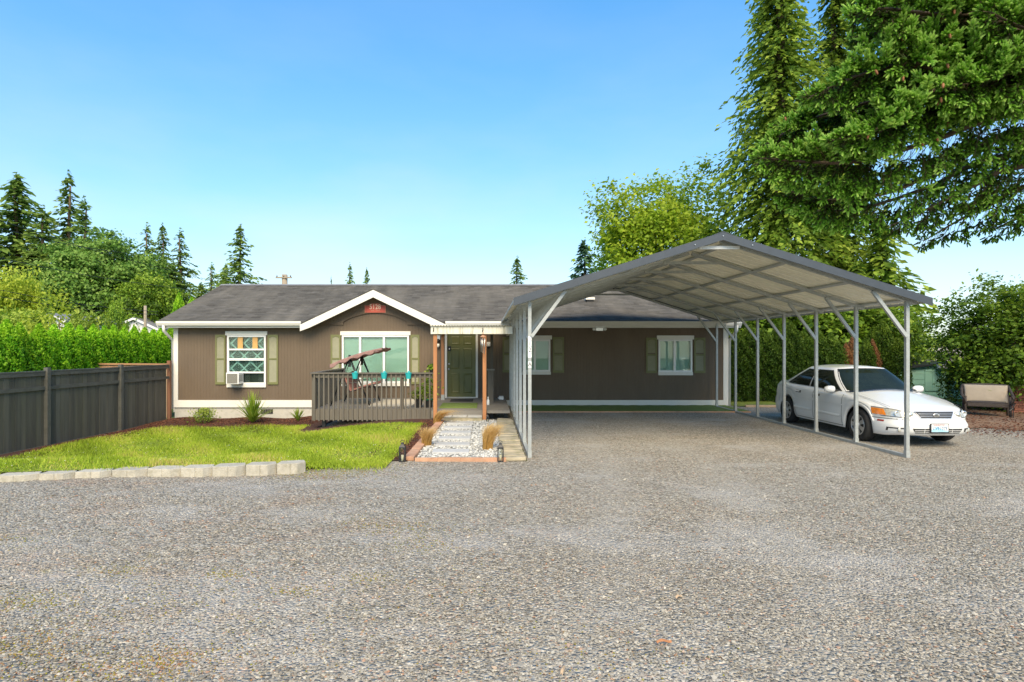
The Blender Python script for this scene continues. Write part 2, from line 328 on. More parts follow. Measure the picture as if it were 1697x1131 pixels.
# ---------------------------------------------------------------- ground sheets
def gravel_patches(n, l, tc, col):
    # broad brown, rusty, pale dusty and oil-dark areas and mossy spots, as the drive is worn
    def noi(s_, d, r_, off):
        v = n.new('ShaderNodeTexNoise'); v.inputs['Scale'].default_value = s_; v.inputs['Detail'].default_value = d; v.inputs['Roughness'].default_value = r_
        mp = n.new('ShaderNodeMapping'); mp.inputs['Location'].default_value = off; mp.inputs['Scale'].default_value = (0.75, 1.25, 1)
        l.new(tc.outputs['Object'], mp.inputs[0]); l.new(mp.outputs[0], v.inputs['Vector']); return v.outputs[0]
    def mix(fac, a, c, mode='MIX'):
        x = n.new('ShaderNodeMixRGB'); x.blend_type = mode; l.new(fac, x.inputs[0]); l.new(a, x.inputs[1]); x.inputs[2].default_value = (*c, 1); return x.outputs[0]
    def band(v, lo, hi, amt):
        r_ = ramp(n, [(lo, (0, 0, 0)), (hi, (amt,) * 3)]); l.new(v, r_.inputs[0]); return r_.outputs[0]
    sx = n.new('ShaderNodeSeparateXYZ'); l.new(tc.outputs['Object'], sx.inputs[0])
    mr = n.new('ShaderNodeMapRange'); mr.inputs[1].default_value = 1.5; mr.inputs[2].default_value = -2.5; l.new(sx.outputs[0], mr.inputs[0])
    def leftish(f):
        mm = n.new('ShaderNodeMath'); mm.operation = 'MULTIPLY'; l.new(f, mm.inputs[0]); l.new(mr.outputs[0], mm.inputs[1]); return mm.outputs[0]
    col = mix(band(noi(0.33, 5, .6, (3, 1, 0)), .45, .72, .6), col, (1.0, .92, .83), 'MULTIPLY')
    col = mix(band(noi(0.6, 7, .7, (7, 2, 0)), .5, .72, .7), col, (0.46, 0.44, 0.41))
    col = mix(band(noi(0.5, 6, .65, (1, 9, 0)), .58, .75, .5), col, (.72, .71, .69), 'MULTIPLY')
    col = mix(leftish(band(noi(1.1, 7, .75, (4, 4, 0)), .52, .7, .55)), col, (1.08, .8, .64), 'MULTIPLY')
    col = mix(leftish(band(noi(2.3, 8, .75, (0, 0, 0)), .62, .69, .75)), col, (0.24, 0.2, 0.05))
    # worn wheel tracks bending from the foreground into the carport
    def mth(op, a, b_):
        x = n.new('ShaderNodeMath'); x.operation = op
        for i_, v_ in enumerate((a, b_)):
            if isinstance(v_, (int, float)): x.inputs[i_].default_value = v_
            else: l.new(v_, x.inputs[i_])
        return x.outputs[0]
    wob = mth('MULTIPLY', noi(0.5, 3, .5, (5, 5, 0)), 0.9)
    for c0 in (2.1, 3.75):
        ctr = mth('ADD', mth('MULTIPLY', mth('POWER', mth('MAXIMUM', mth('SUBTRACT', 12.0, sx.outputs[1]), 0.0), 2.0), -.022), c0)
        d = mth('ABSOLUTE', mth('ADD', mth('SUBTRACT', sx.outputs[0], ctr), mth('SUBTRACT', wob, .45)), 0.0)
        f = n.new('ShaderNodeMapRange'); f.inputs[1].default_value = .42; f.inputs[2].default_value = .08; f.inputs[4].default_value = .5; l.new(d, f.inputs[0])
        col = mix(mth('MULTIPLY', f.outputs[0], noi(3, 5, .6, (2, 8, 0))), col, (0.4, 0.375, 0.325))
    return col
def gravel_material():
    m, nt, n, l, b = newmat('crushed_gravel')
    tc = n.new('ShaderNodeTexCoord')
    def vor(s, f='F1'):
        v = n.new('ShaderNodeTexVoronoi'); v.inputs['Scale'].default_value = s; v.feature = f; l.new(tc.outputs['Object'], v.inputs['Vector']); return v
    def noi(s, d=5, r=0.6):
        v = n.new('ShaderNodeTexNoise'); v.inputs['Scale'].default_value = s; v.inputs['Detail'].default_value = d
        v.inputs['Roughness'].default_value = r; l.new(tc.outputs['Object'], v.inputs['Vector']); return v
    v1 = vor(42)
    bw = n.new('ShaderNodeSeparateColor'); l.new(v1.outputs['Color'], bw.inputs[0])
    r = ramp(n, [(0, (0.15, 0.132, 0.105)), (0.45, (0.29, 0.268, 0.224)), (0.85, (0.44, 0.405, 0.335)), (0.93, (0.57, 0.53, 0.45)), (1, (0.34, 0.2, 0.13))])
    l.new(bw.outputs[0], r.inputs[0])
    def mix(fac, a, colr, mode='MIX'):
        x = n.new('ShaderNodeMixRGB'); x.blend_type = mode; l.new(fac, x.inputs[0]); l.new(a, x.inputs[1])
        x.inputs[2].default_value = (*colr, 1); return x.outputs[0]
    col = gravel_patches(n, l, tc, r.outputs[0])
    l.new(col, b.inputs['Base Color']); b.inputs['Roughness'].default_value = 0.9
    v2 = vor(42); bp = n.new('ShaderNodeBump'); bp.inputs['Strength'].default_value = 0.9; bp.inputs['Distance'].default_value = 0.03
    bp.invert = True
    l.new(v2.outputs['Distance'], bp.inputs['Height']); l.new(bp.outputs[0], b.inputs['Normal'])
    return m
M['gravel'] = gravel_material()
def stone_material():
    m, nt, n, l, b = newmat('loose_gravel_stone'); at = n.new('ShaderNodeAttribute'); at.attribute_name = 'tint'; tc = n.new('ShaderNodeTexCoord')
    r = ramp(n, [(0, (0.14, 0.122, 0.096)), (0.45, (0.29, 0.268, 0.222)), (0.8, (0.45, 0.415, 0.34)), (0.9, (0.64, 0.6, 0.5)), (0.93, (0.33, 0.22, 0.15)), (1, (0.36, 0.19, 0.11))]); l.new(at.outputs['Fac'], r.inputs[0])
    l.new(gravel_patches(n, l, tc, r.outputs[0]), b.inputs['Base Color']); b.inputs['Roughness'].default_value = .85; return m
M['stone'] = stone_material()
M['earth'] = pmat('meadow_ground', (0.09, 0.12, 0.03), 0.95, 0.35, 1.5, bump=0.6, bscale=12)
M['lawnsoil'] = pmat('lawn_base', (0.2, 0.25, 0.03), 0.95, 0.3, 3.0, bump=0.8, bscale=120, wear=(0.3, 0.26, 0.07), wscale=1.2, wamt=0.6)
M['mulch'] = pmat('bark_mulch', (0.075, 0.03, 0.018), 0.95, 0.5, 40, bump=1.0, bscale=90)
M['litter'] = pmat('needle_litter', (0.2, 0.115, 0.065), 0.95, 0.3, 12, bump=0.8, bscale=70, wear=(0.26, 0.22, 0.18), wscale=3)

def sheet(name, xs, ys, zf, mat, keep=None):
    mb = MB(); nx, ny = len(xs), len(ys)
    mb.v = [(x, y, float(zf(x, y))) for x in xs for y in ys]
    for i in range(nx - 1):
        for j in range(ny - 1):
            if keep is None or keep((xs[i] + xs[i+1]) / 2, (ys[j] + ys[j+1]) / 2):
                mb.f.append((i*ny+j, (i+1)*ny+j, (i+1)*ny+j+1, i*ny+j+1))
    return tag(mb.build(name, mat, smooth=True), kind='structure')
def inpoly(x, y, P):
    c = False; j = len(P) - 1
    for i in range(len(P)):
        if (P[i][1] > y) != (P[j][1] > y) and x < (P[j][0]-P[i][0]) * (y-P[i][1]) / (P[j][1]-P[i][1]) + P[i][0]: c = not c
        j = i
    return c
xs = [-600, -300, -150, -80, -40, -25] + list(np.arange(-18, 6.01, 0.75)) + [10, 16, 25, 40, 80, 160, 300, 600]
ys = [-60, -20, -5, 4] + list(np.arange(8, 20.1, 0.6)) + [24, 30, 40, 60, 100, 160, 300, 700, 1500]
sheet('terrain', xs, ys, lambda x, y: G(x, y) - 0.03, M['earth'])
gz = lambda x, y: G(x, y) + 0.012 * (math.sin(x * 1.3 + y * 0.7) * math.sin(y * 1.1 - x * 0.4)) * (1 if y < 9 else 0.3)
gravel = sheet('gravel_drive', list(np.arange(-14, 20.1, 0.4)), list(np.arange(-3, 19.3, 0.4)), gz, M['gravel'])
LIFT = lambda x, y: 0.075 * sm(1 - (y - 8.9) / 2.8) * sm((-x - 2.55) / 0.6)
lawn_poly = [(-8.6, 8.25), (-6.9, 8.5), (-5.5, 8.72), (-4.2, 8.86), (-2.85, 9.08), (-2.4, 9.35), (-1.95, 9.75), (-1.75, 10.4), (-1.72, 12), (-1.75, 14.3),
             (-3.0, 14.85), (-4.9, 15.1), (-5.3, 16.9), (-7.5, 17.25), (-9.4, 17.0), (-10.0, 15.6), (-10.15, 13.6), (-10.2, 11), (-10.2, 8.3)]
def smoothpoly(P, k=6):
    out = []; n = len(P)
    for i in range(n):
        p0, p1, p2, p3 = [np.array(P[(i+d) % n]) for d in (-1, 0, 1, 2)]
        for t in np.arange(k) / k:
            out.append(tuple(0.5*((2*p1)+(-p0+p2)*t+(2*p0-5*p1+4*p2-p3)*t*t+(-p0+3*p1-3*p2+p3)*t**3)))
    return out
LP = smoothpoly(lawn_poly, 4)
LZ = lambda x, y: G(x, y) + 0.02 + LIFT(x, y)
def polysheet(name, P, zf, mat, step=0.3):
    bm = bmesh.new(); bm.faces.new([bm.verts.new((x, y, 0)) for x, y in P])
    x0, x1 = min(p[0] for p in P), max(p[0] for p in P); y0, y1 = min(p[1] for p in P), max(p[1] for p in P)
    for c in np.arange(x0 + step, x1, step): bmesh.ops.bisect_plane(bm, geom=bm.verts[:] + bm.edges[:] + bm.faces[:], plane_co=(c, 0, 0), plane_no=(1, 0, 0))
    for c in np.arange(y0 + step, y1, step): bmesh.ops.bisect_plane(bm, geom=bm.verts[:] + bm.edges[:] + bm.faces[:], plane_co=(0, c, 0), plane_no=(0, 1, 0))
    for v in bm.verts: v.co.z = float(zf(v.co.x, v.co.y))
    me = bpy.data.meshes.new(name); bm.to_mesh(me); bm.free(); me.materials.append(mat); me.shade_smooth()
    o = link(name, me); return tag(o, kind='structure')
polysheet('lawn', LP, LZ, M['lawnsoil'])
mulch_poly = [(-1.34, 9.7), (-1.3, 15.3), (-4.6, 15.7), (-4.6, 18.9), (-10.15, 18.9), (-10.6, 13), (-10.8, 10.5), (-9.5, 10.5), (-9.6, 14), (-8.5, 16), (-5.8, 16), (-5.3, 14.4), (-2.2, 14), (-2.1, 9.9)]
MZ = lambda x, y: G(x, y) + 0.02 + 0.05 * sm((y - 16.6) / 1.0) * (1 + 0.5 * math.sin(x * 3.1))
polysheet('mulch_bed', mulch_poly, MZ, M['mulch'])
polysheet('needle_litter', smoothpoly([(10.7, 14.2), (11.3, 13.6), (11.9, 13.7), (12.5, 13.1), (13.3, 13.3), (14.2, 12.7), (15.4, 12.9), (17, 12.3), (19, 12.4), (19, 19), (12.5, 18.5), (10.6, 17)], 4), lambda x, y: G(x, y) + 0.016, M['litter'])
polysheet('back_lawn_strip', [(7.95, 18.6), (9.6, 18.6), (10.0, 20.5), (7.95, 20.5)], lambda x, y: 0.02, M['lawnsoil'])

# grass blades
def scatter(P, n):
    x0, x1 = min(p[0] for p in P), max(p[0] for p in P); y0, y1 = min(p[1] for p in P), max(p[1] for p in P)
    out = []
    xs_ = rng.uniform(x0, x1, n * 3); ys_ = rng.uniform(y0, y1, n * 3)
    c = np.zeros(len(xs_), bool); j = len(P) - 1
    for i in range(len(P)):
        a, b_ = P[i], P[j]
        m_ = ((a[1] > ys_) != (b_[1] > ys_)) & (xs_ < (b_[0]-a[0]) * (ys_-a[1]) / (b_[1]-a[1] + 1e-12) + a[0]); c ^= m_; j = i
    return np.stack([xs_[c], ys_[c]], 1)[:n]
p = scatter(LP, 130000); p = np.concatenate([p + rng.normal(size=p.shape) * 0.05, np.stack([rng.uniform(-3.0, -1.6, 9000), 9.55 + rng.normal(size=9000) * .22], 1), np.stack([-1.72 + rng.normal(size=5000) * .07, rng.uniform(9.8, 14.4, 5000)], 1)])
n = len(p); z = LZ(p[:, 0], p[:, 1])
h = rng.uniform(0.018, 0.07, n) * (1 + 0.6 * (np.sin(p[:, 0] * 2.1) * np.sin(p[:, 1] * 1.7))); az = rng.uniform(0, 6.28, n)
lean = rng.normal(size=(n, 2)) * 0.025; w = rng.uniform(0.004, 0.009, n)
base = np.stack([p[:, 0], p[:, 1], z], 1); sdv = np.stack([np.cos(az), np.sin(az), 0 * az], 1) * w[:, None]
V = np.stack([base - sdv, base + sdv, base + np.stack([lean[:, 0], lean[:, 1], h], 1)], 1)
patch = 0.5 + 0.22 * np.sin(p[:, 0] * 1.3 + 1) * np.sin(p[:, 1] * 0.9) + 0.18 * np.sin(p[:, 0] * 3.7 + p[:, 1] * 2.9) + 0.2 * sm((11.5 - p[:, 1]) / 3)
t = np.clip(patch + rng.normal(size=n) * 0.22, 0, 1)
tag(link('lawn_grass', poly_mesh('lawn_grass', V, t, M['grass'])), 'short bright green lawn grass between the fence and the path', 'grass', kind='stuff')
# tiny clover and daisy heads
p = scatter(LP, 420); z = LZ(p[:, 0], p[:, 1]) + 0.045; c = np.stack([p[:, 0], p[:, 1], z], 1)
V = rhombi(c, rvec(len(c)) * [1, 1, 0.1], np.tile([0, -0.5, 1.0], (len(c), 1)), 0.018, 0.018, 0)
M['daisy'] = leafmat('daisy_heads', [(0, (0.8, 0.78, 0.7)), (0.6, (0.75, 0.7, 0.5)), (0.61, (0.6, 0.45, 0.03)), (1, (0.6, 0.45, 0.03))], 0.2, 0.6, 0)
tag(link('lawn_flowers', poly_mesh('lawn_flowers', V, rng.uniform(0, 1, len(c)), M['daisy'])), 'tiny white and yellow flower heads scattered in the lawn', 'flowers', kind='stuff')

# loose stones: distorted octahedra
def stones(name, xy, zf, size, tint, mat, label, cat, flat=0.6):
    n = len(xy); O = np.array([(1,0,0),(0,1,0),(-1,0,0),(0,-1,0),(0,0,1),(0,0,-1)], float)
    fi = np.array([(0,1,4),(1,2,4),(2,3,4),(3,0,4),(1,0,5),(2,1,5),(3,2,5),(0,3,5)])
    sc = size[:, None, None] * rng.uniform(0.6, 1.2, (n, 6, 1)) * O[None]
    sc[:, :, 2] *= flat; sc[:, :4, 2] += size[:, None] * rng.uniform(-0.3, 0.4, (n, 4)); sc[:, 4, :2] += size[:, None] * rng.uniform(-.5, .5, (n, 2))
    a = rng.uniform(0, 6.28, n); ca, sa = np.cos(a)[:, None], np.sin(a)[:, None]
    x = sc[:, :, 0] * ca - sc[:, :, 1] * sa; y = sc[:, :, 0] * sa + sc[:, :, 1] * ca
    zz = sc[:, :, 2] + (np.asarray(zf(xy[:, 0], xy[:, 1])) + size * 0.25)[:, None]
    P_ = np.stack([x + xy[:, 0:1], y + xy[:, 1:2], zz], 2)
    V = P_[:, fi].reshape(-1, 3, 3)
    return tag(link(name, poly_mesh(name, V, np.repeat(tint, 8), mat)), label, cat, kind='stuff')
gzv = lambda x, y: G(x, y) + 0.012 * (np.sin(x * 1.3 + y * 0.7) * np.sin(y * 1.1 - x * 0.4)) * np.where(y < 9, 1, 0.3)
pts = []
for y0, y1, dens in ((2.9, 4.2, 2300), (4.2, 5.6, 1450), (5.6, 7.5, 700), (7.5, 10.2, 260)):
    xl, xr = -0.86 * y1 - 0.3, 0.95 * y1 + 0.3
    k = int((xr - xl) * (y1 - y0) * dens); q = np.stack([rng.uniform(xl, xr, k), rng.uniform(y0, y1, k)], 1)
    q = q[(np.abs(q[:, 0] / q[:, 1] - 0.045) < 0.9)]
    lawnmask = (q[:, 1] > 8.1 + 0.15 * (q[:, 0] + 7)) & (q[:, 0] < -2.6); pathm = (q[:, 1] > 9.65) & (q[:, 0] < 0.66) & (q[:, 0] > -2.6)
    pts.append(q[~(lawnmask | pathm)])
pts = np.concatenate(pts); n = len(pts)
red = sm((0.6 * np.sin(pts[:, 0] * 1.9 + 2) * np.sin(pts[:, 1] * 2.3) - 0.2) / 0.4) * sm((1.0 - pts[:, 0]) / 3)
tn = np.clip(rng.beta(2.2, 2.4, n) * 0.9, 0, 0.9); isred = rng.uniform(0, 1, n) < 0.03 + 0.13 * red; tn = np.where(isred, rng.uniform(0.92, 1, n), tn)
stones('gravel_stones', pts, gzv, (0.0042 + 0.0095 * rng.uniform(0, 1, n) ** 1.6 + 0.009 * (rng.uniform(0, 1, n) > .985)) * (1 + 0.02 * pts[:, 1]), tn, M['stone'],
       'loose crushed grey and reddish stones covering the driveway', 'gravel')
# moss tufts in the gravel, left side
q = []
for cx, cy, r_, k in ((-1.95, 3.55, .18, 150), (-2.9, 3.75, .25, 130), (-3.55, 4.35, .2, 110), (-3.2, 5.0, .15, 60), (-2.2, 4.9, .1, 50), (-1.0, 4.85, .12, 40), (-0.6, 5.6, .2, 60), (-1.5, 4.6, .1, 40),
                     (-1.1, 6.3, .3, 80), (-0.7, 6.0, .3, 60), (-2.5, 8.8, .4, 260), (-1.9, 9.2, .35, 240), (-2.2, 9.0, .6, 200), (-4.9, 5.7, .3, 90), (-3.9, 3.5, .3, 90), (-2.3, 3.35, .25, 120), (-2.6, 4.3, .5, 130), (-1.4, 3.7, .5, 110), (-3.3, 3.3, .5, 200), (.3, 3.6, .5, 50), (1.0, 3.5, .4, 40), (-.4, 4.6, .5, 50)):
    q.append(rng.normal(size=(int(k * 3), 2)) * r_ * 0.7 * [1.5, 0.8] + [cx, cy])
q = np.concatenate(q); n = len(q)
M['moss'] = leafmat('moss', [(0, (0.13, 0.15, 0.015)), (0.5, (0.25, 0.23, 0.03)), (0.75, (0.3, 0.19, 0.06)), (1, (0.31, 0.15, 0.07))], 0, 0.95, 0)
stones('gravel_moss', q, gzv, rng.uniform(0.004, 0.0085, n), np.clip(rng.normal(0.45, 0.3, n) + 0.25 * (q[:, 1] < 4), 0, 1), M['moss'], 'small tufts of green and rusty moss between the gravel stones', 'moss', 0.9)
# mulch chips
p = np.concatenate([scatter([(-1.7, 9.9), (-1.33, 9.8), (-1.3, 15), (-1.72, 15)], 1500), scatter([(-9.9, 16.9), (-5, 16.9), (-4.7, 18.8), (-10, 18.8)], 5000), scatter([(-9.9, 13), (-9.6, 17), (-10.1, 18.8), (-10.5, 13)], 2000)])
stones('mulch_chips', p, lambda x, y: G(x, y) + 0.02 + 0.05 * sm((y - 16.6) / 1.0) * (1 + 0.5 * np.sin(x * 3.1)), rng.uniform(0.01, 0.03, len(p)), rng.uniform(0, 1, len(p)), M['chip'], 'red-brown bark mulch chips along the house and fence', 'mulch', 0.4)
p = np.concatenate([scatter([(10.8, 13.2), (18, 12.6), (18, 18), (11, 17.5)], 2500), np.stack([rng.uniform(10.6, 17, 1300), 13.1 + rng.normal(size=1300) * .45], 1), np.stack([rng.uniform(9.6, 11.2, 250), rng.uniform(13, 17, 250)], 1)])
stones('leaf_litter', p, lambda x, y: 0 * x + 0.02, rng.uniform(0.01, 0.035, len(p)), rng.uniform(0.3, 1, len(p)), M['chip'], 'brown needle and leaf litter in front of the wicker loveseat', 'litter', 0.3)

# bark pieces on the gravel
for i, (x, y, L, a, lab) in enumerate(((PX(1100, 3.74), 3.74, 0.11, 0.3, 'curled orange bark piece lying on the gravel right of centre'), (PX(932, 3.42), 3.42, 0.1, 1.3, 'pale bark strip lying on the gravel at the bottom edge'),
                                      (PX(370, 4.36), 4.36, 0.09, 2.2, 'white wood splinter lying on the gravel at left'), (PX(1124, 4.4), 4.4, 0.09, 0.8, 'small tan bark flake farther up the gravel right of centre'))):
    mb = MB(); mb.grid(lambda u, v: (x + (u-.5)*L*math.cos(a) - (v-.5)*.025*math.sin(a)*(1-.6*abs(u-.5)), y + (u-.5)*L*math.sin(a) + (v-.5)*.025*math.cos(a)*(1-.6*abs(u-.5)), gz(x, y) + .022 + .012*math.sin(v*3.1) + .01*math.sin(u*5)), 8, 4)
    tag(mb.build('bark_piece', M['cedar'] if i == 0 else M['cedarold'], solid=0.004), lab, 'bark', 'bark bits on the gravel')

# ---------------------------------------------------------------- retaining blocks
def nth(i): return ['first','second','third','fourth','fifth','sixth','seventh','eighth','ninth','tenth','eleventh','twelfth','thirteenth','fourteenth','fifteenth','sixteenth','seventeenth','eighteenth','nineteenth','twentieth'][i]
bw_, bh_, bd_ = 0.50, 0.19, 0.28
mb = MB()
prof = [(-bw_/2, 0.05), (-bw_/2 + .015, 0.035), (-.012, 0), (-.006, .012), (.006, .012), (.012, 0), (bw_/2 - .13, 0.0), (bw_/2, 0.10), (bw_/2 - .05, bd_), (-bw_/2 + .05, bd_)]
mb.prism(prof, -0.12, bh_, 'z'); bme = mb.mesh('retaining_block', M['block'])
edges = [-14, 60, 120, 181, 240, 297, 350, 405, 457, 506]; bots = [800, 797.5, 795, 792.5, 791.5, 791, 790, 788.5, 786.5, 784.5]
k = 0
for i in range(0, 9):
    if i < 0: x0, y0 = PX(-62, 8.15), 8.15; x1, y1 = PX(0, 8.24), 8.24
    else:
        y0 = F * CH / (bots[i] - 575); y1 = F * CH / (bots[i+1] - 575); x0, x1 = PX(edges[i], y0), PX(edges[i+1], y1)
    w = math.hypot(x1-x0, y1-y0)
    hz = [.075, .08, .085, .09, .1, .11, .12, .13, .14, .145][i+1]
    o = inst('retaining_block', bme, ((x0+x1)/2, (y0+y1)/2, hz - bh_ + 0.01), (R(random.uniform(-1, 1)), R(random.uniform(-.8, .8)), math.atan2(y1-y0, x1-x0) + R(random.uniform(-2, 2))), None, (w/bw_*.975, 1, 1))
    m_ = o.modifiers.new('b', 'BEVEL'); m_.width = 0.012; m_.segments = 2
    if i >= 0:
        tag(o, 'pale concrete retaining block, ' + ('leftmost, cut by the left edge' if i == 0 else 'rightmost, at the end of the lawn row' if i == 8 else nth(i) + ' from the left edge along the lawn'), 'block', 'retaining blocks along the lawn')
    else: tag(o, 'pale concrete retaining block just beyond the left edge of the row', 'block', 'retaining blocks along the lawn')

# ---------------------------------------------------------------- path
path = tag(MB().box((-1.2, 9.8, -0.02), (0.24, 15.1, 0.022)).build('garden_path', M['whitestone'] if False else pmat('path_bed', (0.4, 0.4, 0.38), 0.9, 0.3, 40, bump=0.8, bscale=80)), kind='structure')
p = np.stack([rng.uniform(-1.2, 0.24, 5200), rng.uniform(9.8, 15.05, 5200)], 1)
slabs = [10.45, 11.2, 11.95, 12.75, 13.55, 14.35]
on = np.zeros(len(p), bool)
for ys_ in slabs: on |= (np.abs(p[:, 0] + 0.66) < 0.34) & (np.abs(p[:, 1] - ys_) < 0.17)
p = p[~on]
wp = stones('path_pebbles', p, lambda x, y: 0 * x + 0.024, rng.uniform(0.013, 0.034, len(p)), rng.beta(2, 1.4, len(p)), M['whitestone'], 'white and grey river pebbles between the path slabs', 'pebbles', 0.65)
sme = MB().box((-0.33, -0.16, 0), (0.33, 0.16, 0.05)).mesh('paver', M['slab'])
for i, ys_ in enumerate(slabs):
    o = inst('paver', sme, (-0.66 + random.uniform(-.02, .02), ys_, 0.012), (0, 0, R(random.uniform(-1.5, 1.5))), path)
    m_ = o.modifiers.new('b', 'BEVEL'); m_.width = 0.006
# left terracotta edging, front edging
tme = MB().box((-0.085, -0.2, 0), (0.085, 0.2, 0.075)).mesh('edging_brick', M['terra'])
for i in range(13):
    y = 9.98 + i * 0.403; o = inst('edging_brick', tme, (-1.31 + 0.012 * i, y, -0.005 + random.uniform(0, .012)), (0, 0, R(-1.7 + random.uniform(-.6, .6))), path)
    m_ = o.modifiers.new('b', 'BEVEL'); m_.width = 0.012; m_.segments = 2
fme = MB().box((-0.19, -0.03, -0.03), (0.19, 0.03, 0.06)).mesh('front_edging', M['terra'])
for i in range(4): inst('front_edging', fme, (-1.02 + i * 0.383, 9.76, random.uniform(-.004, .008)), (0, 0, R(random.uniform(-1, 1))), path)
# right stepping stones
tag(MB().box((0.245, 9.78, -.02), (0.68, 15.3, .016)).build('mossy_joint_bed', pmat('mossy_soil', (0.1, 0.1, 0.04), .95, .4, 12, bump=.5), path), None)
for i in range(24):
    w_ = random.uniform(0.185, 0.21); d_ = 0.1
    pl = [(-w_, -d_), (-w_*.3, -d_*random.uniform(.9, 1.08)), (w_, -d_*random.uniform(.85, 1)), (w_*random.uniform(.95, 1.06), d_*.9), (0, d_*random.uniform(.9, 1.05)), (-w_, d_*random.uniform(.85, 1))]
    o = MB().prism(pl, 0, 0.06, 'z').build('edge_stone', M['tanstone'], path); o.location = (0.455, 9.86 + i * 0.225, -0.008 + random.uniform(0, .02)); o.rotation_euler = (R(random.uniform(-2, 2)), R(random.uniform(-2, 2)), R(random.uniform(-3, 3)))
    m_ = o.modifiers.new('b', 'BEVEL'); m_.width = 0.014; m_.segments = 2
# ---------------------------------------------------------------- house
HW = 18.9; EV = 18.55; RY = 23.0
XL, XR = PX(289, HW), PX(1206, HW)
ZE, ZR = PZ(533, EV), PZ(473, RY); SL = (ZR - ZE) / (RY - EV)
ZT = 2.55
house = empty('manufactured_house', ((XL + XR) / 2, HW, 0))
tag(house, 'long brown single-storey manufactured house with grey shingle roof and white trim', 'house')
def siding_material():
    m = pmat('brown_siding', (0.135, 0.097, 0.063), 0.7, 0.07, 2.5, (1, 1, 0.3), wear=(0.185, 0.14, 0.095), wscale=1.4, wamt=0.35)
    n = m.node_tree.nodes; l = m.node_tree.links; b = n['Principled BSDF']
    tc = n.new('ShaderNodeTexCoord'); sx = n.new('ShaderNodeSeparateXYZ'); l.new(tc.outputs['Object'], sx.inputs[0])
    def mth(op, a, v=None):
        x = n.new('ShaderNodeMath'); x.operation = op; l.new(a, x.inputs[0])
        if v is not None: x.inputs[1].default_value = v
        return x.outputs[0]
    f = mth('FRACT', mth('DIVIDE', sx.outputs[0], 0.1016)); g = mth('LESS_THAN', f, 0.09)
    f2 = mth('FRACT', mth('DIVIDE', sx.outputs[0], 1.2192)); g2 = mth('LESS_THAN', f2, 0.012)
    s_ = n.new('ShaderNodeMath'); s_.operation = 'MAXIMUM'; l.new(g, s_.inputs[0]); l.new(mth('MULTIPLY', g2, 3.0), s_.inputs[1])
    nz = n.new('ShaderNodeTexNoise'); nz.inputs['Scale'].default_value = 60
    mp = n.new('ShaderNodeMapping'); mp.inputs['Scale'].default_value = (1, 1, 0.08); l.new(tc.outputs['Object'], mp.inputs[0]); l.new(mp.outputs[0], nz.inputs[0])
    sb = n.new('ShaderNodeMath'); sb.operation = 'SUBTRACT'; l.new(mth('MULTIPLY', nz.outputs[0], 0.6), sb.inputs[0]); l.new(s_.outputs[0], sb.inputs[1])
    bp = n.new('ShaderNodeBump'); bp.inputs['Strength'].default_value = 0.9; bp.inputs['Distance'].default_value = 0.014
    l.new(sb.outputs[0], bp.inputs['Height']); l.new(bp.outputs[0], b.inputs['Normal'])
    return m
M['siding'] = siding_material()
GC, GH_, GZP, GZF = PX(619, 18.5), 2.30, PZ(480, 18.5), PZ(537, 18.5)   # gable centre, half width, peak, foot
GS = (GZP - GZF) / GH_
WIN = {'bed': (377, 441, 556, 637), 'living': (567, 678, 556, 635), 'mid': (866, 912, 563, 616), 'right': (1091, 1147, 563, 617)}
DOORR = (738, 791, 548, 661)
openings = []
for a, b_, c, d in list(WIN.values()) + [DOORR]: openings.append((PX(a, HW), PX(b_, HW), PZ(d, HW), PZ(c, HW)))
def wall_sheet(x0, x1, z0, z1, ops, y):
    xs_ = sorted({x0, x1} | {o[0] for o in ops} | {o[1] for o in ops}); zs_ = sorted({z0, z1} | {o[2] for o in ops} | {o[3] for o in ops})
    mb = MB(); nz_ = len(zs_); mb.v = [(x, y, z) for x in xs_ for z in zs_]
    for i in range(len(xs_) - 1):
        for j in range(nz_ - 1):
            cx, cz = (xs_[i] + xs_[i+1]) / 2, (zs_[j] + zs_[j+1]) / 2
            if not any(o[0] < cx < o[1] and o[2] < cz < o[3] for o in ops): mb.f.append((i*nz_+j, (i+1)*nz_+j, (i+1)*nz_+j+1, i*nz_+j+1))
    return mb
mb = wall_sheet(XL, XR, 0.17, ZT, openings, HW)
mb.add([(GC - GH_ + .12, HW, ZT), (GC + GH_ - .12, HW, ZT), (GC, HW, GZP - .12)], [(0, 1, 2)])
o = mb.build('front_wall', M['siding'], house)
for pgn in o.data.polygons:
    if pgn.normal.y > 0: pgn.flip()
m_ = o.modifiers.new('s', 'SOLIDIFY'); m_.thickness = 0.14; m_.offset = -1
BY = 27.1
mb = MB().box((XL, HW + .15, 0.17), (XL + .12, BY, ZT)).box((XR - .12, HW + .15, 0.17), (XR, BY, ZT)).box((XL + .12, BY - .12, 0.17), (XR - .12, BY, ZT))
for x0, x1 in ((XL, XL + .12), (XR - .12, XR)): mb.prism([(HW + .15, ZT), (BY, ZT), (RY, ZR - .15)], x0, x1, 'x')
mb.build('side_and_rear_walls', M['siding'], house)
MB().box((XL + .2, HW + 0.9, 0.2), (XR - .2, HW + 1.0, ZT)).build('interior_partition', M['dark'], house)
MB().box((XL + .2, HW + 0.15, 0.2), (XR - .2, HW + 0.9, 0.24)).build('interior_floor', M['dark'], house)
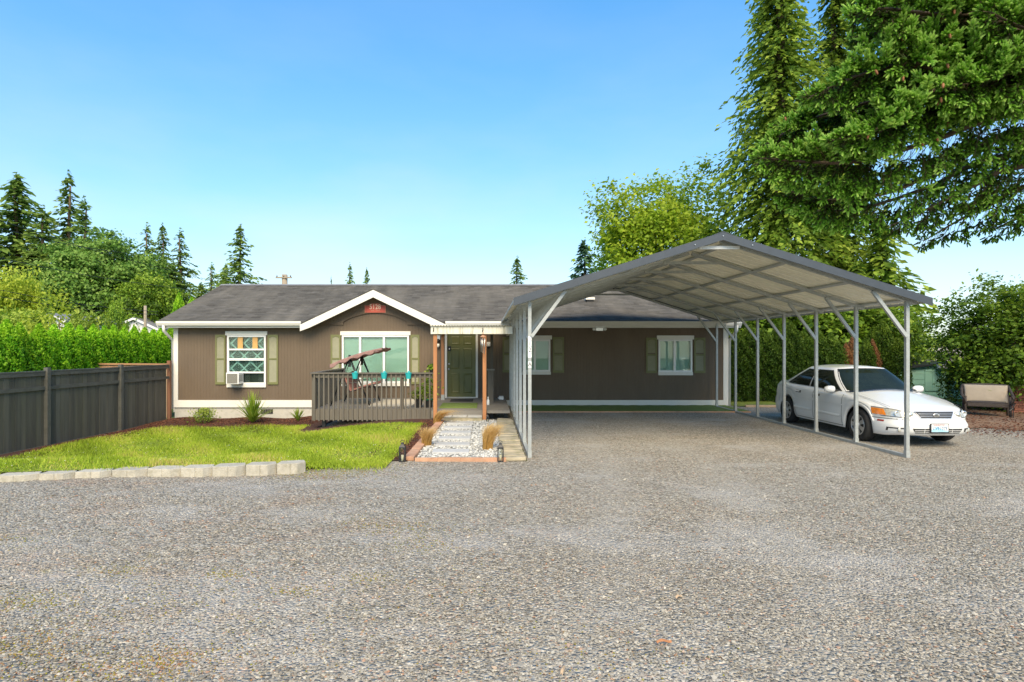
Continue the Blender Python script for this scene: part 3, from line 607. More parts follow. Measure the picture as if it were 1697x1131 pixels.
# foundation and skirt
mb = MB().box((XL, HW + .03, -0.8), (PX(700, HW), HW + .2, 0.0)); mb.build('foundation', M['concrete'], house)
MB().box((XL - .01, HW - .025, -0.045), (XR + .01, HW + .1, 0.19)).build('skirt_board', M['white'], house)
for a, b_ in ((328, 347), (432, 452)):
    v = MB().box((PX(a, HW), HW + .012, PZ(686, HW)), (PX(b_, HW), HW + .06, PZ(678.5, HW))).build('foundation_vent', M['dark'], house)
    for kx in range(1, 5):
        x = PX(a + (b_ - a) * kx / 5, HW); MB().box((x - .006, HW + .004, PZ(686, HW)), (x + .006, HW + .02, PZ(678.5, HW))).build('vent_bar', M['acgrille'], v)
for x0, x1 in ((XL - .015, XL + .13), (XR - .15, XR + .015)): MB().box((x0, HW - .022, 0.192), (x1, HW + .012, ZT - .02)).build('corner_board', M['white'], house)
MB().box((XL - .022, HW + .0, -.2), (XL - .002, HW + .16, ZT - .02)).build('corner_board', M['white'], house)
# roof deck (front slope with the gable notch), back slope, shingles
REX, RWX = PX(262, EV), PX(1227, EV)
roof = MB()
fz = lambda y: ZE + (y - EV) * SL
ypk = EV + (GZP - ZE) / SL
pl = [(REX, EV), (GC - GH_, EV), (GC, ypk), (GC + GH_, EV), (RWX, EV), (RWX, RY), (REX, RY)]
roof.add([(x, y, fz(y) - .03) for x, y in pl], [(0, 1, 2, 6), (2, 5, 6), (2, 3, 4, 5)])
roof.add([(REX, RY, ZR - .03), (RWX, RY, ZR - .03), (RWX, BY + .4, ZR - (BY + .4 - RY) * SL), (REX, BY + .4, ZR - (BY + .4 - RY) * SL)], [(0, 1, 2, 3)])
M['deck_ply'] = pmat('roof_sheathing', (0.12, 0.11, 0.105), 0.9, 0.1)
roofo = roof.build('roof', M['deck_ply'], house, solid=0.05, offset=0)
def shingle_material():
    m, nt, n, l, b = newmat('asphalt_shingles')
    at = n.new('ShaderNodeAttribute'); at.attribute_name = 'tint'
    r = ramp(n, [(0, (0.055, 0.052, 0.048)), (0.5, (0.105, 0.1, 0.093)), (1, (0.18, 0.17, 0.158))]); l.new(at.outputs['Fac'], r.inputs[0])
    tc = n.new('ShaderNodeTexCoord'); nz = n.new('ShaderNodeTexNoise'); nz.inputs['Scale'].default_value = 0.7; nz.inputs['Detail'].default_value = 6; l.new(tc.outputs['Object'], nz.inputs[0])
    mp = n.new('ShaderNodeMapping'); mp.inputs['Scale'].default_value = (2.2, 0.5, 1); l.new(tc.outputs['Object'], mp.inputs[0]); l.new(mp.outputs[0], nz.inputs[0])
    r2 = ramp(n, [(0.42, (0, 0, 0)), (0.72, (0.75,) * 3)]); l.new(nz.outputs[0], r2.inputs[0])
    mx = n.new('ShaderNodeMixRGB'); mx.inputs[2].default_value = (0.18, 0.168, 0.15, 1); l.new(r2.outputs[0], mx.inputs[0]); l.new(r.outputs[0], mx.inputs[1])
    l.new(mx.outputs[0], b.inputs['Base Color']); b.inputs['Roughness'].default_value = 0.95; b.inputs['Specular IOR Level'].default_value = 0.2
    n2 = n.new('ShaderNodeTexNoise'); n2.inputs['Scale'].default_value = 140; l.new(tc.outputs['Object'], n2.inputs[0])
    bp = n.new('ShaderNodeBump'); bp.inputs['Strength'].default_value = 0.4; bp.inputs['Distance'].default_value = 0.01; l.new(n2.outputs[0], bp.inputs['Height']); l.new(bp.outputs[0], b.inputs['Normal'])
    return m
M['shingle'] = shingle_material()
def shingle_tabs(ok, y0, y1, zf, xa, xb, slope):
    quads = []; tints = []
    L = math.hypot(y1 - y0, zf(y1) - zf(y0)); nc = int(L / 0.14); dy = (y1 - y0) / nc
    for i in range(nc):
        ya, yb = y0 + i * dy, y0 + (i + 1) * dy; x = xa - (0.15 if i % 2 else 0)
        while x < xb:
            a, b_ = max(x + .004, xa), min(x + .30 - .004, xb); x += 0.30
            if b_ - a < 0.02 or not ok((a + b_) / 2, (ya + yb) / 2): continue
            t_ = 0.016 + random.uniform(0, .006); e = random.uniform(-.006, .006)
            p0, p1 = (a, ya + e, zf(ya) + t_), (b_, ya + e, zf(ya) + t_); p2, p3 = (b_, yb + .02, zf(yb) + .004), (a, yb + .02, zf(yb) + .004)
            quads += [(p0, p1, p2, p3), ((a, ya + e, zf(ya) - .012), (b_, ya + e, zf(ya) - .012), p1, p0)]
            tv = min(1, max(0, random.gauss(.5, .15))); tints += [tv, tv * .8]  # butt edge tinted darker: shadow line of each course put into the colour
    return np.array(quads), np.array(tints)
def okm(x, y):
    d = abs(x - GC)
    return not (d < GH_ and fz(y) < GZP - d * GS - .02)
q, t = shingle_tabs(okm, EV - .04, RY, fz, REX - .02, RWX + .02, SL)
sh = link('shingles', poly_mesh('shingles', q, t, M['shingle']), roofo); sh['kind'] = 'stuff'
# ridge caps, each its own
rme = MB().prism([(-.16, -.06), (0, 0.0), (.16, -.06), (.16, -.05), (0, .014), (-.16, -.05)], -0.11, 0.11, 'x').mesh('ridge_cap', M['houseroof'])
x = REX
while x < RWX:
    inst('ridge_cap', rme, (x + .1, RY, ZR + .03), (0, R(random.uniform(-1, 1)), 0), roofo); x += 0.2
# gable roof slabs
for s_ in (-1, 1):
    mb = MB(); n_ = 14
    xo = GC + s_ * (GH_ + .03)
    top = lambda x, y: GZP + .02 - abs(x - GC) * GS
    pts_ = [(GC, EV - .1), (xo, EV - .1), (xo, EV + .3), (GC, ypk + .25)]
    mb.add([(x, y, top(x, y)) for x, y in pts_] + [(x, y, top(x, y) - .05) for x, y in pts_], [(0, 1, 2, 3), (7, 6, 5, 4), (0, 4, 5, 1), (1, 5, 6, 2), (2, 6, 7, 3), (3, 7, 4, 0)])
    mb.build('gable_roof', M['shingle'], house)
    # rake board + soffit
    zf0 = GZP - .02; w_ = 0.235
    pl = [(GC, zf0), (xo, zf0 - (GH_ + .03) * GS), (xo, zf0 - (GH_ + .03) * GS - w_ * .86), (xo - s_ * .32, zf0 - (GH_ + .03 - .32) * GS - w_ - .0), (GC, zf0 - w_)]
    MB().prism(pl, EV - .11, EV - .07).build('rake_board', M['white'], house)
    pl = [(GC, zf0 - .06), (xo, zf0 - (GH_ + .03) * GS - .06), (xo, zf0 - (GH_ + .03) * GS - .08), (GC, zf0 - .08)]
    MB().prism(pl, EV - .068, HW - .002).build('gable_soffit', M['white'], house)
# arched gable panel
arc = []
yb_ = HW - .05
for k_ in range(25):
    u = k_ / 24; px_ = 569 + (675 - 569) * u; py_ = 534 - 15 * math.sin(math.pi * u) ** 0.8
    arc.append((PX(px_, yb_), PZ(py_, yb_)))
zb_ = PZ(538.5, yb_)
half = lambda z: (GZP - .05 - z) / GS
pl = [(GC - half(zb_) + .1, zb_), (PX(569, yb_), zb_)] + arc + [(PX(675, yb_), zb_), (GC + half(zb_) - .1, zb_), (GC, GZP - .1)]
MB().prism(pl, yb_, HW - .003).build('arched_gable_panel', M['siding'], house)
# address plaque
sx0, sx1, sz0, sz1 = PX(604, 18.8), PX(639, 18.8), PZ(518.5, 18.8), PZ(503, 18.8)
cx = (sx0 + sx1) / 2; hw_ = (sx1 - sx0) / 2; hz = sz1 - sz0
def plaque(k): return [(cx - hw_*k, sz0 + hz*(1-k)*.5), (cx + hw_*k, sz0 + hz*(1-k)*.5), (cx + hw_*k, sz0 + hz*.76*k), (cx + hw_*.62*k, sz0 + hz*.78*k), (cx + hw_*.38*k, sz0 + hz*.97*k), (cx + hw_*.12*k, sz0 + hz*1.0*k), (cx, sz0 + hz*.93*k), (cx - hw_*.12*k, sz0 + hz*1.0*k), (cx - hw_*.38*k, sz0 + hz*.97*k), (cx - hw_*.62*k, sz0 + hz*.78*k), (cx - hw_*k, sz0 + hz*.76*k)]
sg = MB().prism(plaque(1.0), yb_ - .016, yb_ - .001).build('address_plaque', M['signfaded'], house); sg['label'] = 'red plaque with the number 5128'
MB().prism(plaque(0.94), yb_ - .02, yb_ - .0155).build('plaque_face', M['signred'], sg)
def text(s_, size, loc, mat, parent, name='lettering', rot=(R(90), 0, 0), ext=0.002, align='CENTER', sx=1.0):
    cu = bpy.data.curves.new(name, 'FONT'); cu.body = s_; cu.size = size; cu.extrude = ext; cu.align_x = align; cu.align_y = 'CENTER'; cu.resolution_u = 3
    to = bpy.data.objects.new(name, cu); COL.objects.link(to)
    dg = bpy.context.evaluated_depsgraph_get(); me = bpy.data.meshes.new_from_object(to.evaluated_get(dg))
    bpy.data.objects.remove(to); bpy.data.curves.remove(cu)
    me.materials.clear(); me.materials.append(mat)
    o = bpy.data.objects.new(name, me); COL.objects.link(o); o.location = loc; o.rotation_euler = rot; o.scale = (sx, 1, 1); setparent(o, parent); return o
text('5128', 0.22, (cx, yb_ - .0215, sz0 + hz * .6), M['signcream'], sg, sx=0.85)
for k_, (u0, u1) in enumerate(((-.38, -.30), (-.27, -.2), (-.17, -.08), (.06, .14), (.17, .24), (.27, .34), (.37, .44))):   # worn-off street line, only smudges left
    MB().box((cx + hw_*u0, yb_ - .0225, sz0 + hz*.17), (cx + hw_*u1, yb_ - .0202, sz0 + hz*(.27 + .02*(k_ % 2)))).build('worn_lettering', M['signfaded'], sg)
# fascia and gutters
for x0, x1 in ((REX, GC - GH_ - .0), (GC + GH_ + .0, RWX)):
    MB().box((x0, EV - .005, ZE - .2), (x1, EV + .03, ZE - .02)).build('fascia_board', M['white'], house)
    g_ = [(EV - .008, ZE - .135), (EV - .008, ZE - .005), (EV - .014, ZE - .005), (EV - .014, ZE - .125), (EV - .085, ZE - .125), (EV - .12, ZE - .06), (EV - .12, ZE + .0), (EV - .13, ZE + .0), (EV - .13, ZE - .06), (EV - .095, ZE - .135)]
    MB().prism(g_, x0, x1, 'x').build('gutter', M['white'], house)
    MB().box((x0, EV + .032, ZE - .2), (x1, HW - .003, ZE - .18)).build('soffit', M['white'], house)
for x in (REX, RWX):
    MB().prism([(EV, ZE - .2), (EV, ZE - .02), (RY, ZR - .02), (RY, ZR - .2)], x - .02, x + .02, 'x').build('bargeboard', M['white'], house)
# downspouts
for s_, x in ((-1, XL), (1, XR)):
    MB().tube([(x + s_*.12, EV - .07, ZE - .13), (x + s_*.12, EV - .05, ZE - .3), (x + s_*.1, HW - .1, ZE - .5), (x + s_*.08, HW + .06, ZE - .6), (x + s_*.08, HW + .06, -.1)], 0.045, 10).build('downspout', M['white'], house, smooth=True)
# windows
def window(key, mull, bars=(), fill='blind'):
    a, b_, c, d = WIN[key]; x0, x1, z0, z1 = PX(a, HW), PX(b_, HW), PZ(d, HW), PZ(c, HW)
    fr = MB(); w_ = 0.055
    fr.box((x0, HW - .03, z0), (x0 + w_, HW + .07, z1)).box((x1 - w_, HW - .03, z0), (x1, HW + .07, z1)).box((x0 + w_, HW - .03, z0), (x1 - w_, HW + .07, z0 + w_)).box((x0 + w_, HW - .03, z1 - w_), (x1 - w_, HW + .07, z1))
    wo = fr.build('window', M['winwhite'], house)
    MB().box((x0 - .05, HW - .045, z1 + .002), (x1 + .05, HW - .002, z1 + .13)).build('head_trim', M['white'], wo)
    MB().box((x0 - .01, HW - .05, z0 - .1), (x1 + .01, HW - .002, z0 - .002)).build('sill', M['white'], wo)
    cuts = [x0 + w_] + [x0 + (x1 - x0) * f for f in mull] + [x1 - w_]
    for f in mull:
        x = x0 + (x1 - x0) * f; MB().box((x - .035, HW - .02, z0 + w_), (x + .035, HW + .06, z1 - w_)).build('mullion', M['winwhite'], wo)
    for py_, h_ in bars:
        z = PZ(py_, HW); MB().box((x0 + w_, HW - .02, z - h_/2), (x1 - w_, HW + .05, z + h_/2)).build('sash_rail', M['winwhite'], wo)
    for i in range(len(cuts) - 1):
        MB().box((cuts[i] + .002, HW + .026, z0 + w_ + .002), (cuts[i+1] - .002, HW + .032, z1 - w_ - .002)).build('pane', M['glass'], wo)
    if fill == 'blind':
        bl = MB(); z = z0 + .03
        while z < z1 - .02:
            bl.add([(x0 + .03, HW + .075, z), (x1 - .03, HW + .075, z), (x1 - .03, HW + .087, z + .03), (x0 + .03, HW + .087, z + .03)], [(0, 1, 2, 3)]); z += 0.026
        bl.build('blind', M['blind'], wo)
    return wo
window('living', (0.27, 0.625)); window('mid', (0.44,)); window('right', (0.48,))
wb = window('bed', (), ((579.5, .05), (596, .07), (617.5, .05)), None)
def damask():
    m, nt, n, l, b = newmat('damask_curtain'); tc = n.new('ShaderNodeTexCoord'); sx = n.new('ShaderNodeSeparateXYZ'); l.new(tc.outputs['Object'], sx.inputs[0])
    def mth(op, a, b2):
        x = n.new('ShaderNodeMath'); x.operation = op
        for i, q_ in enumerate((a, b2)):
            if isinstance(q_, (int, float)): x.inputs[i].default_value = q_
            else: l.new(q_, x.inputs[i])
        return x.outputs[0]
    P_ = 0.43
    u = mth('DIVIDE', sx.outputs[0], P_); v = mth('DIVIDE', sx.outputs[2], P_ * .95)
    a = mth('ABSOLUTE', mth('SUBTRACT', mth('FRACT', mth('ADD', u, v), 0), 0.5), 0); c = mth('ABSOLUTE', mth('SUBTRACT', mth('FRACT', mth('SUBTRACT', u, v), 0), 0.5), 0)
    mn = mth('MINIMUM', a, c); lat = mth('LESS_THAN', mn, 0.075)
    vo = n.new('ShaderNodeTexVoronoi'); vo.inputs['Scale'].default_value = 26; vo.feature = 'DISTANCE_TO_EDGE'; l.new(tc.outputs['Object'], vo.inputs[0]); fl = mth('LESS_THAN', vo.outputs[0], 0.055)
    fac = mth('MAXIMUM', lat, mth('MULTIPLY', fl, 0.7)); mx = n.new('ShaderNodeMixRGB'); l.new(fac, mx.inputs[0]); mx.inputs[1].default_value = (0.035, 0.037, 0.037, 1); mx.inputs[2].default_value = (0.52, 0.6, 0.58, 1)
    l.new(mx.outputs[0], b.inputs['Base Color']); b.inputs['Roughness'].default_value = 0.9; return m
M['damask'] = damask()
a, b_, c, d = WIN['bed']; x0, x1, z0, z1 = PX(a, HW), PX(b_, HW), PZ(d, HW), PZ(c, HW)
MB().grid(lambda u, v: (x0 + (x1-x0)*u, HW + .09 + .01*math.sin(u*22), PZ(617, HW) + (z1 - PZ(617, HW))*v), 40, 2).build('curtain', M['damask'], wb)
MB().box((x0 + .05, HW + .085, z0 + .04), (x1 - .05, HW + .1, PZ(618, HW))).build('window_screen', M['screen'], wb)
for a, b_ in ((394, 402.5), (418.5, 427)): MB().box((PX(a, HW), HW + .0, PZ(578, HW)), (PX(b_, HW), HW + .02, PZ(559, HW))).build('pine_board', M['pine_plywood'], wb)
# shutters
def shutter(pa, pb, pc, pd):
    x0, x1, z0, z1 = PX(pa, HW), PX(pb, HW), PZ(pd, HW), PZ(pc, HW); w_ = 0.05; zm = (z0 + z1) / 2 + .02; y0, y1 = HW - .035, HW - .004
    mb = MB().box((x0, y0, z0), (x0 + w_, y1, z1)).box((x1 - w_, y0, z0), (x1, y1, z1)).box((x0 + w_, y0, z0), (x1 - w_, y1, z0 + .08)).box((x0 + w_, y0, zm - .025), (x1 - w_, y1, zm + .025))
    xc_ = (x0 + x1) / 2; hw2 = (x1 - x0) / 2 - w_
    arch = [(xc_ - hw2, z1), (xc_ - hw2, z1 - .11)] + [(xc_ + hw2 * (k_/6 - 1), z1 - .11 + .05 * math.sin(math.pi * k_ / 12)) for k_ in range(1, 12)] + [(xc_ + hw2, z1 - .11), (xc_ + hw2, z1)]
    mb.prism(arch, y0, y1)
    so = mb.build('shutter', M['olive'], house)
    lv = MB(); z = z0 + .08
    while z < z1 - .06:
        if not zm - .05 < z < zm + .025: lv.add([(x0 + w_, HW - .026, z), (x1 - w_, HW - .026, z), (x1 - w_, HW - .012, z + .034), (x0 + w_, HW - .012, z + .034)], [(0, 1, 2, 3)])
        z += 0.03
    l_ = lv.build('louvers', M['louver'], so); l_['kind'] = 'stuff'
for q_ in ((357.5, 374.5, 555, 637.5), (444, 461.5, 555, 637.5), (548.5, 565, 555, 637), (680.5, 695.5, 555, 637), (833, 863, 559, 617.5), (916, 934.5, 559, 618), (1070.5, 1088.5, 560, 618.5), (1150, 1168.5, 560, 618.5)): shutter(*q_)
# door
x0, x1, z0, z1 = PX(741, HW), PX(788.5, HW), PZ(658, HW), PZ(550, HW)
dj = MB().box((x0 - .07, HW - .03, z0 - .04), (x0, HW + .1, z1 + .08)).box((x1, HW - .03, z0 - .04), (x1 + .07, HW + .1, z1 + .08)).box((x0, HW - .03, z1), (x1, HW + .1, z1 + .08)).build('door_frame', M['white'], house)
MB().box((x0, HW - .05, z0 - .05), (x1, HW + .1, z0 - .002)).build('threshold', M['metal'], dj)
dr = MB().box((x0 + .003, HW + .025, z0), (x1 - .003, HW + .07, z1 - .003)).build('front_door', M['door'], house)
W_ = x1 - x0
for c0, c1 in ((.12, .44), (.56, .88)):
    for r0, r1 in ((.055, .36), (.43, .745), (.80, .93)):
        xa, xb, za, zb2 = x0 + W_*c0, x0 + W_*c1, z0 + (z1-z0)*r0, z0 + (z1-z0)*r1
        mb = MB(); y_ = HW + .0249
        o4 = [(xa, za), (xb, za), (xb, zb2), (xa, zb2)]; i4 = [(xa+.035, za+.035), (xb-.035, za+.035), (xb-.035, zb2-.035), (xa+.035, zb2-.035)]; j4 = [(xa+.06, za+.06), (xb-.06, za+.06), (xb-.06, zb2-.06), (xa+.06, zb2-.06)]
        mb.add([(p[0], y_, p[1]) for p in o4] + [(p[0], y_ - .014, p[1]) for p in i4] + [(p[0], y_ - .004, p[1]) for p in j4], [(k_, (k_+1) % 4, (k_+1) % 4 + 4, k_ + 4) for k_ in range(4)] + [(k_+4, (k_+1) % 4 + 4, (k_+1) % 4 + 8, k_ + 8) for k_ in range(4)] + [(8, 9, 10, 11)])
        mb.build('door_panel', M['door'], dr)
MB().lathe([(.012, 0), (.03, -.02), (.033, -.045), (.02, -.06)], (PX(744.3, HW), HW + .02, PZ(612, HW)), 14, 'y').build('door_knob', M['metal'], dr, smooth=True)
MB().lathe([(.03, 0), (.03, -.02), (.02, -.024)], (PX(744.3, HW), HW + .022, PZ(603.5, HW)), 14, 'y').build('deadbolt', M['metal'], dr, smooth=True)
kb = MB().box((PX(742, HW), HW - .005, PZ(582, HW)), (PX(747.5, HW), HW + .022, PZ(574, HW))).build('doorbell_camera', M['black'], dr, bevel=.01)
MB().box((PX(744, HW), HW - .012, PZ(579.5, HW)), (PX(745.6, HW), HW - .004, PZ(577.5, HW))).build('lens', M['lampglow'], kb)
# wall lamps and floodlight
def walllamp(px_, py0, py1):
    x = PX(px_, HW); zt, zb2 = PZ(py0, HW), PZ(py1, HW)
    lo = MB().box((x - .06, HW - .03, zt - .14), (x + .06, HW - .003, zt)).build('wall_lamp', M['winwhite'], house)
    MB().lathe([(.03, zt - .12), (.06, zt - .16), (.06, zt - .2), (.045, zt - .22)], (x, HW - .09, 0), 14).build('lamp_holder', M['black'], lo, smooth=True)
    MB().lathe([(.04, zb2 + .12), (.055, zb2 + .07), (.045, zb2 + .02), (.02, zb2)], (x, HW - .09, 0), 14).build('bulb', M['lampglow'], lo, smooth=True)
walllamp(726.5, 556, 576); walllamp(809.5, 567, 577)
fl = MB().box((PX(987, EV), EV - .05, PZ(545, EV)), (PX(1000, EV), EV + .06, PZ(541, EV))).build('floodlight', M['winwhite'], house)
MB().box((PX(986.5, EV), EV - .1, PZ(549, EV)), (PX(999, EV), EV - .02, PZ(543.5, EV))).build('lamp_head', M['metal'], fl, bevel=.01)
for s_ in (984, 1002): MB().lathe([(.02, -.12), (.05, -.1), (.05, -.03), (.02, 0)], (PX(s_, EV), EV, PZ(546, EV)), 12, 'y').build('side_lamp', M['winwhite'], fl, smooth=True)
# roof vent, with pale streaks of run-off left to the material
vy = EV + 2.2; vz = fz(vy)
rv = MB().box((PX(970, vy), vy - .16, vz + .06), (PX(984.5, vy), vy + .18, vz + .14)).build('roof_vent', M['white'], house)
MB().box((PX(972, vy), vy - .12, vz - .02), (PX(982.5, vy), vy + .14, vz + .06)).build('vent_neck', M['black'], rv)

# window air conditioner
ac = empty('window_air_conditioner', (PX(389, HW - .2), HW - .2, PZ(637, HW)))
tag(ac, 'small boxy white air conditioner sticking out of the left window', 'air conditioner')
x0, x1, z0, z1 = PX(375, HW - .4), PX(396, HW - .4), PZ(637, HW - .4), PZ(618, HW - .4)
MB().box((x0, HW - .42, z0), (x1, HW - .04, z1)).build('casing', M['winwhite'], ac, bevel=.012)
MB().box((x0 + .035, HW - .428, z0 + .03), (x1 - .035, HW - .419, z1 - .03)).build('rear_grille', M['acgrille'], ac)
for k_ in range(5):
    MB().box((x1 - .001, HW - .38 + k_ * .06, z0 + .08), (x1 + .004, HW - .35 + k_ * .06, z1 - .06)).build('side_louver', M['acgrille'], ac)

# ---------------------------------------------------------------- deck and porch
DZ = 0.26; DY = 15.55; DXL, DXR = PX(521, DY), 0.6
deck = empty('wooden_deck', (-2, 17, 0)); tag(deck, 'raised grey wooden deck with baluster railing in front of the house', 'deck')
pme = MB().box((-(DXR - DXL) / 2, 0, -.035), ((DXR - DXL) / 2, 0.138, 0)).mesh('deck_board', M['deckfloor'])
y = 15.2
first = True
while y < HW - .05:
    if y < DY - .01:
        L = DXR + 1.45; m2 = MB().box((-L/2, 0, -.035), (L/2, .138, 0)).mesh('deck_board', M['deckfloor']); inst('deck_board', m2, ((DXR - 1.45) / 2, y, DZ), (0, 0, 0), deck)
    else: inst('deck_board', pme, ((DXL + DXR) / 2, y, DZ), (0, 0, 0), deck)
    y += 0.144
MB().box((DXL, DY - .04, -0.03), (-1.46, DY - .002, DZ - .002)).build('rim_board', M['deckgrey'], deck)
MB().box((DXL - .04, DY - .04, -0.03), (DXL - .002, HW - .03, DZ - .002)).build('rim_board', M['deckgrey'], deck)
MB().box((-1.45, 15.16, DZ - .19), (-.08, 15.198, DZ - .002)).build('rim_board', M['deckfloor'], deck)
MB().box((.0, 15.16, DZ - .07), (DXR, 15.198, DZ - .002)).build('rim_board', M['deckfloor'], deck)
for x in (-4.4, -3.2, -2.0, 0.12, .5):
    MB().box((x - .045, 15.62, -.6), (x + .045, 15.71, DZ - .05)).build('support_post', M['black'], deck)
    MB().box((x - .045, 17.5, -.6), (x + .045, 17.59, DZ - .05)).build('support_post', M['black'], deck)
# railing
RT = PZ(617.5, DY)
bal = MB().box((-.019, -.019, -0.055), (.019, .019, RT - .05)).mesh('baluster', M['deckgrey'])
capm = MB().box((-.021, -.022, RT - .075), (.021, -.0192, RT - .05)).mesh('screw_cap', M['white'])
xx = DXL + .02
while xx < -1.5:
    inst('baluster', bal, (xx, DY - .062, 0), (0, 0, 0), deck); xx += 0.1285
yy = DY + .05
while yy < HW - .35:
    inst('baluster', bal, (DXL - .06, yy, 0), (0, 0, 0), deck); yy += 0.1285
MB().box((DXL - .09, DY - .1, RT - .04), (-1.42, DY + .04, RT)).build('top_rail', M['deckgrey'], deck)
MB().box((DXL - .09, DY + .042, RT - .04), (DXL + .05, HW - .25, RT)).build('top_rail', M['deckgrey'], deck)
MB().box((DXL, DY - .04, RT - .14), (-1.46, DY - .002, RT - .042)).build('sub_rail', M['deckgrey'], deck)
MB().box((DXL - .04, DY + .0, RT - .14), (DXL - .002, HW - .25, RT - .042)).build('sub_rail', M['deckgrey'], deck)
for x in (DXL + .0, PX(666, DY)): MB().box((x - .045, DY, DZ), (x + .045, DY + .09, RT - .041)).build('rail_post', M['deckgrey'], deck)
MB().box((DXL - .0, HW - .35, DZ), (DXL + .09, HW - .26, RT - .041)).build('rail_post', M['deckgrey'], deck)
# newel post right of the door
nx = PX(813, 17.4); MB().box((nx - .085, 17.32, DZ), (nx + .085, 17.49, PZ(614, 17.4))).build('newel_post', M['deckgrey'], deck)
MB().box((nx - .12, 17.3, PZ(614, 17.4)), (nx + .12, 17.51, PZ(614, 17.4) + .04)).build('newel_cap', M['deckfloor'], deck)
# steps
st = empty('porch_steps', (-.7, 15, 0)); tag(st, 'low weathered stone steps between path and deck', 'steps')
MB().box((-1.28, 14.78, 0), (-.12, 15.15, .12)).build('lower_step', M['tanstone'], st, bevel=.015)
for k_ in range(3): MB().box((-1.27 + k_ * .386, 14.76, .122), (-.9 + k_ * .386, 15.15, .15)).build('tread_slab', M['concrete'], st, bevel=.008)

porch = empty('porch_cover', (-.6, 15.25, 0)); tag(porch, 'small porch roof with white peeling beam on orange cedar posts', 'porch cover')
PYF = 15.1
for px_, y_, zb2 in ((721.5, PYF, 0.0), (803, PYF, 0.0)):
    x = PX(px_, y_); MB().box((x - .048, y_ - .045, zb2), (x + .048, y_ + .045, PZ(554, y_))).build('post', M['cedar'], porch)
x = PX(734, 18.3); MB().box((x - .045, 18.26, DZ + .16), (x + .045, 18.35, 2.35)).build('post', M['cedar'], porch)
MB().box((x - .052, 18.25, DZ), (x + .052, 18.36, DZ + .16)).build('post_base', M['galv'], porch)
x = PX(815, 18.3); MB().box((x - .045, 18.26, DZ), (x + .045, 18.35, 2.35)).build('post', M['deckgrey'], porch)
bz0, bz1 = PZ(554, PYF), PZ(541.5, PYF); bx0, bx1 = PX(714.5, PYF), PX(849, PYF)
bo = MB().box((bx0, PYF - .1, bz0), (bx1, PYF - .052, bz1)).build('front_beam', M['beamwhite'], porch)
for px_ in (719, 800):   # the dark hooks on the beam
    x = PX(px_, PYF); MB().tube([(x, PYF - .11, bz1 - .04), (x + .01, PYF - .13, bz1 - .07), (x, PYF - .125, bz1 - .12), (x - .008, PYF - .11, bz1 - .13)], .012, 8).build('hook', M['black'], bo, smooth=True)
for x in (bx0 + .03, bx1 - .03): MB().box((x - .02, PYF - .05, bz0 + .01), (x + .02, EV - .15, bz1 - .01)).build('side_beam', M['beamwhite'], porch)
for y_ in (16.1, 17.1, 18.1): MB().box((bx0 + .052, y_ - .02, bz1 - .1), (bx1 - .052, y_ + .02, bz1 - .01)).build('cross_batten', M['cedarold'], porch)
mb = MB(); nwave = 30
for i in range(nwave * 6 + 1):
    u = i / (nwave * 6); x = bx0 - .02 + (bx1 - bx0 + .04) * u; dz = .018 * math.cos(u * nwave * 2 * math.pi)
    mb.v += [(x, PYF - .16, bz1 + .022 + dz), (x, EV - .14, bz1 + .045 + dz)]
mb.f = [(2*i, 2*i+2, 2*i+3, 2*i+1) for i in range(nwave * 6)]
mb.build('corrugated_roof', M['corr'], porch, smooth=True, solid=.004)

# turf along the right wall and at the door, rug, doormat
tf = MB().grid(lambda u, v: (.75 + 7.0 * u, 17.05 + 1.8 * v + .02 * math.sin(u * 30), .02 + .006 * math.sin(u * 90) * math.sin(v * 7)), 60, 6).build('turf_runner', M['turf'], solid=.012)
tag(tf, 'long strip of artificial turf along the wall under the carport', 'turf')
te = MB().box((.75, 17.0, 0), (7.75, 17.045, .035)).build('turf_edging', M['terra']); tag(te, 'thin rusty edging board along the front of the turf strip', 'edging')
MBm = MB().box((PX(731, 16.4), 15.75, DZ + .001), (PX(791, 16.4), 17.1, DZ + .018)).build('turf_mat', M['turf']); tag(MBm, 'green artificial turf mat on the deck in front of the door', 'mat')
tag(MB().box((PX(747, 18), 17.6, DZ + .001), (PX(784, 18), 18.3, DZ + .02)).build('doormat', M['mat'], bevel=.006), 'dark doormat at the foot of the green front door', 'mat')
tag(MB().box((PX(612, 16.5), 16.2, DZ + .001), (PX(684, 16.5), 18.3, DZ + .012)).build('deck_rug', M['rug']), 'cream rug lying on the deck behind the railing', 'rug')

# ---------------------------------------------------------------- carport
CX0, CX1 = 0.745, 7.32; CY0, SP, NF = 10.1, 1.392, 7
RYF, RYB = 9.92, 18.50; ECX = (CX0 + CX1) / 2; EW = 3.50; EZ = 2.76; PKZ = 3.86
cs = (PKZ - EZ) / EW
rz = lambda x: PKZ - abs(x - ECX) * cs
port = empty('metal_carport', (ECX, 14.2, 0)); tag(port, 'open galvanised steel carport with dark gable trim in front of the house', 'carport')
tw = 0.058
pm = MB().box((-tw/2, -tw/2, 0.0), (tw/2, tw/2, rz(CX0) - .10)).mesh('post', M['galv'])
sleeve = MB().box((-tw/2 - .006, -tw/2 - .006, 0.04), (tw/2 + .006, tw/2 + .006, .12)).mesh('base_sleeve', M['galv'])
bolt = MB().lathe([(.012, 0), (.012, -.01), (.006, -.014)], (0, 0, 0), 8, 'y').mesh('bolt', M['metal'])
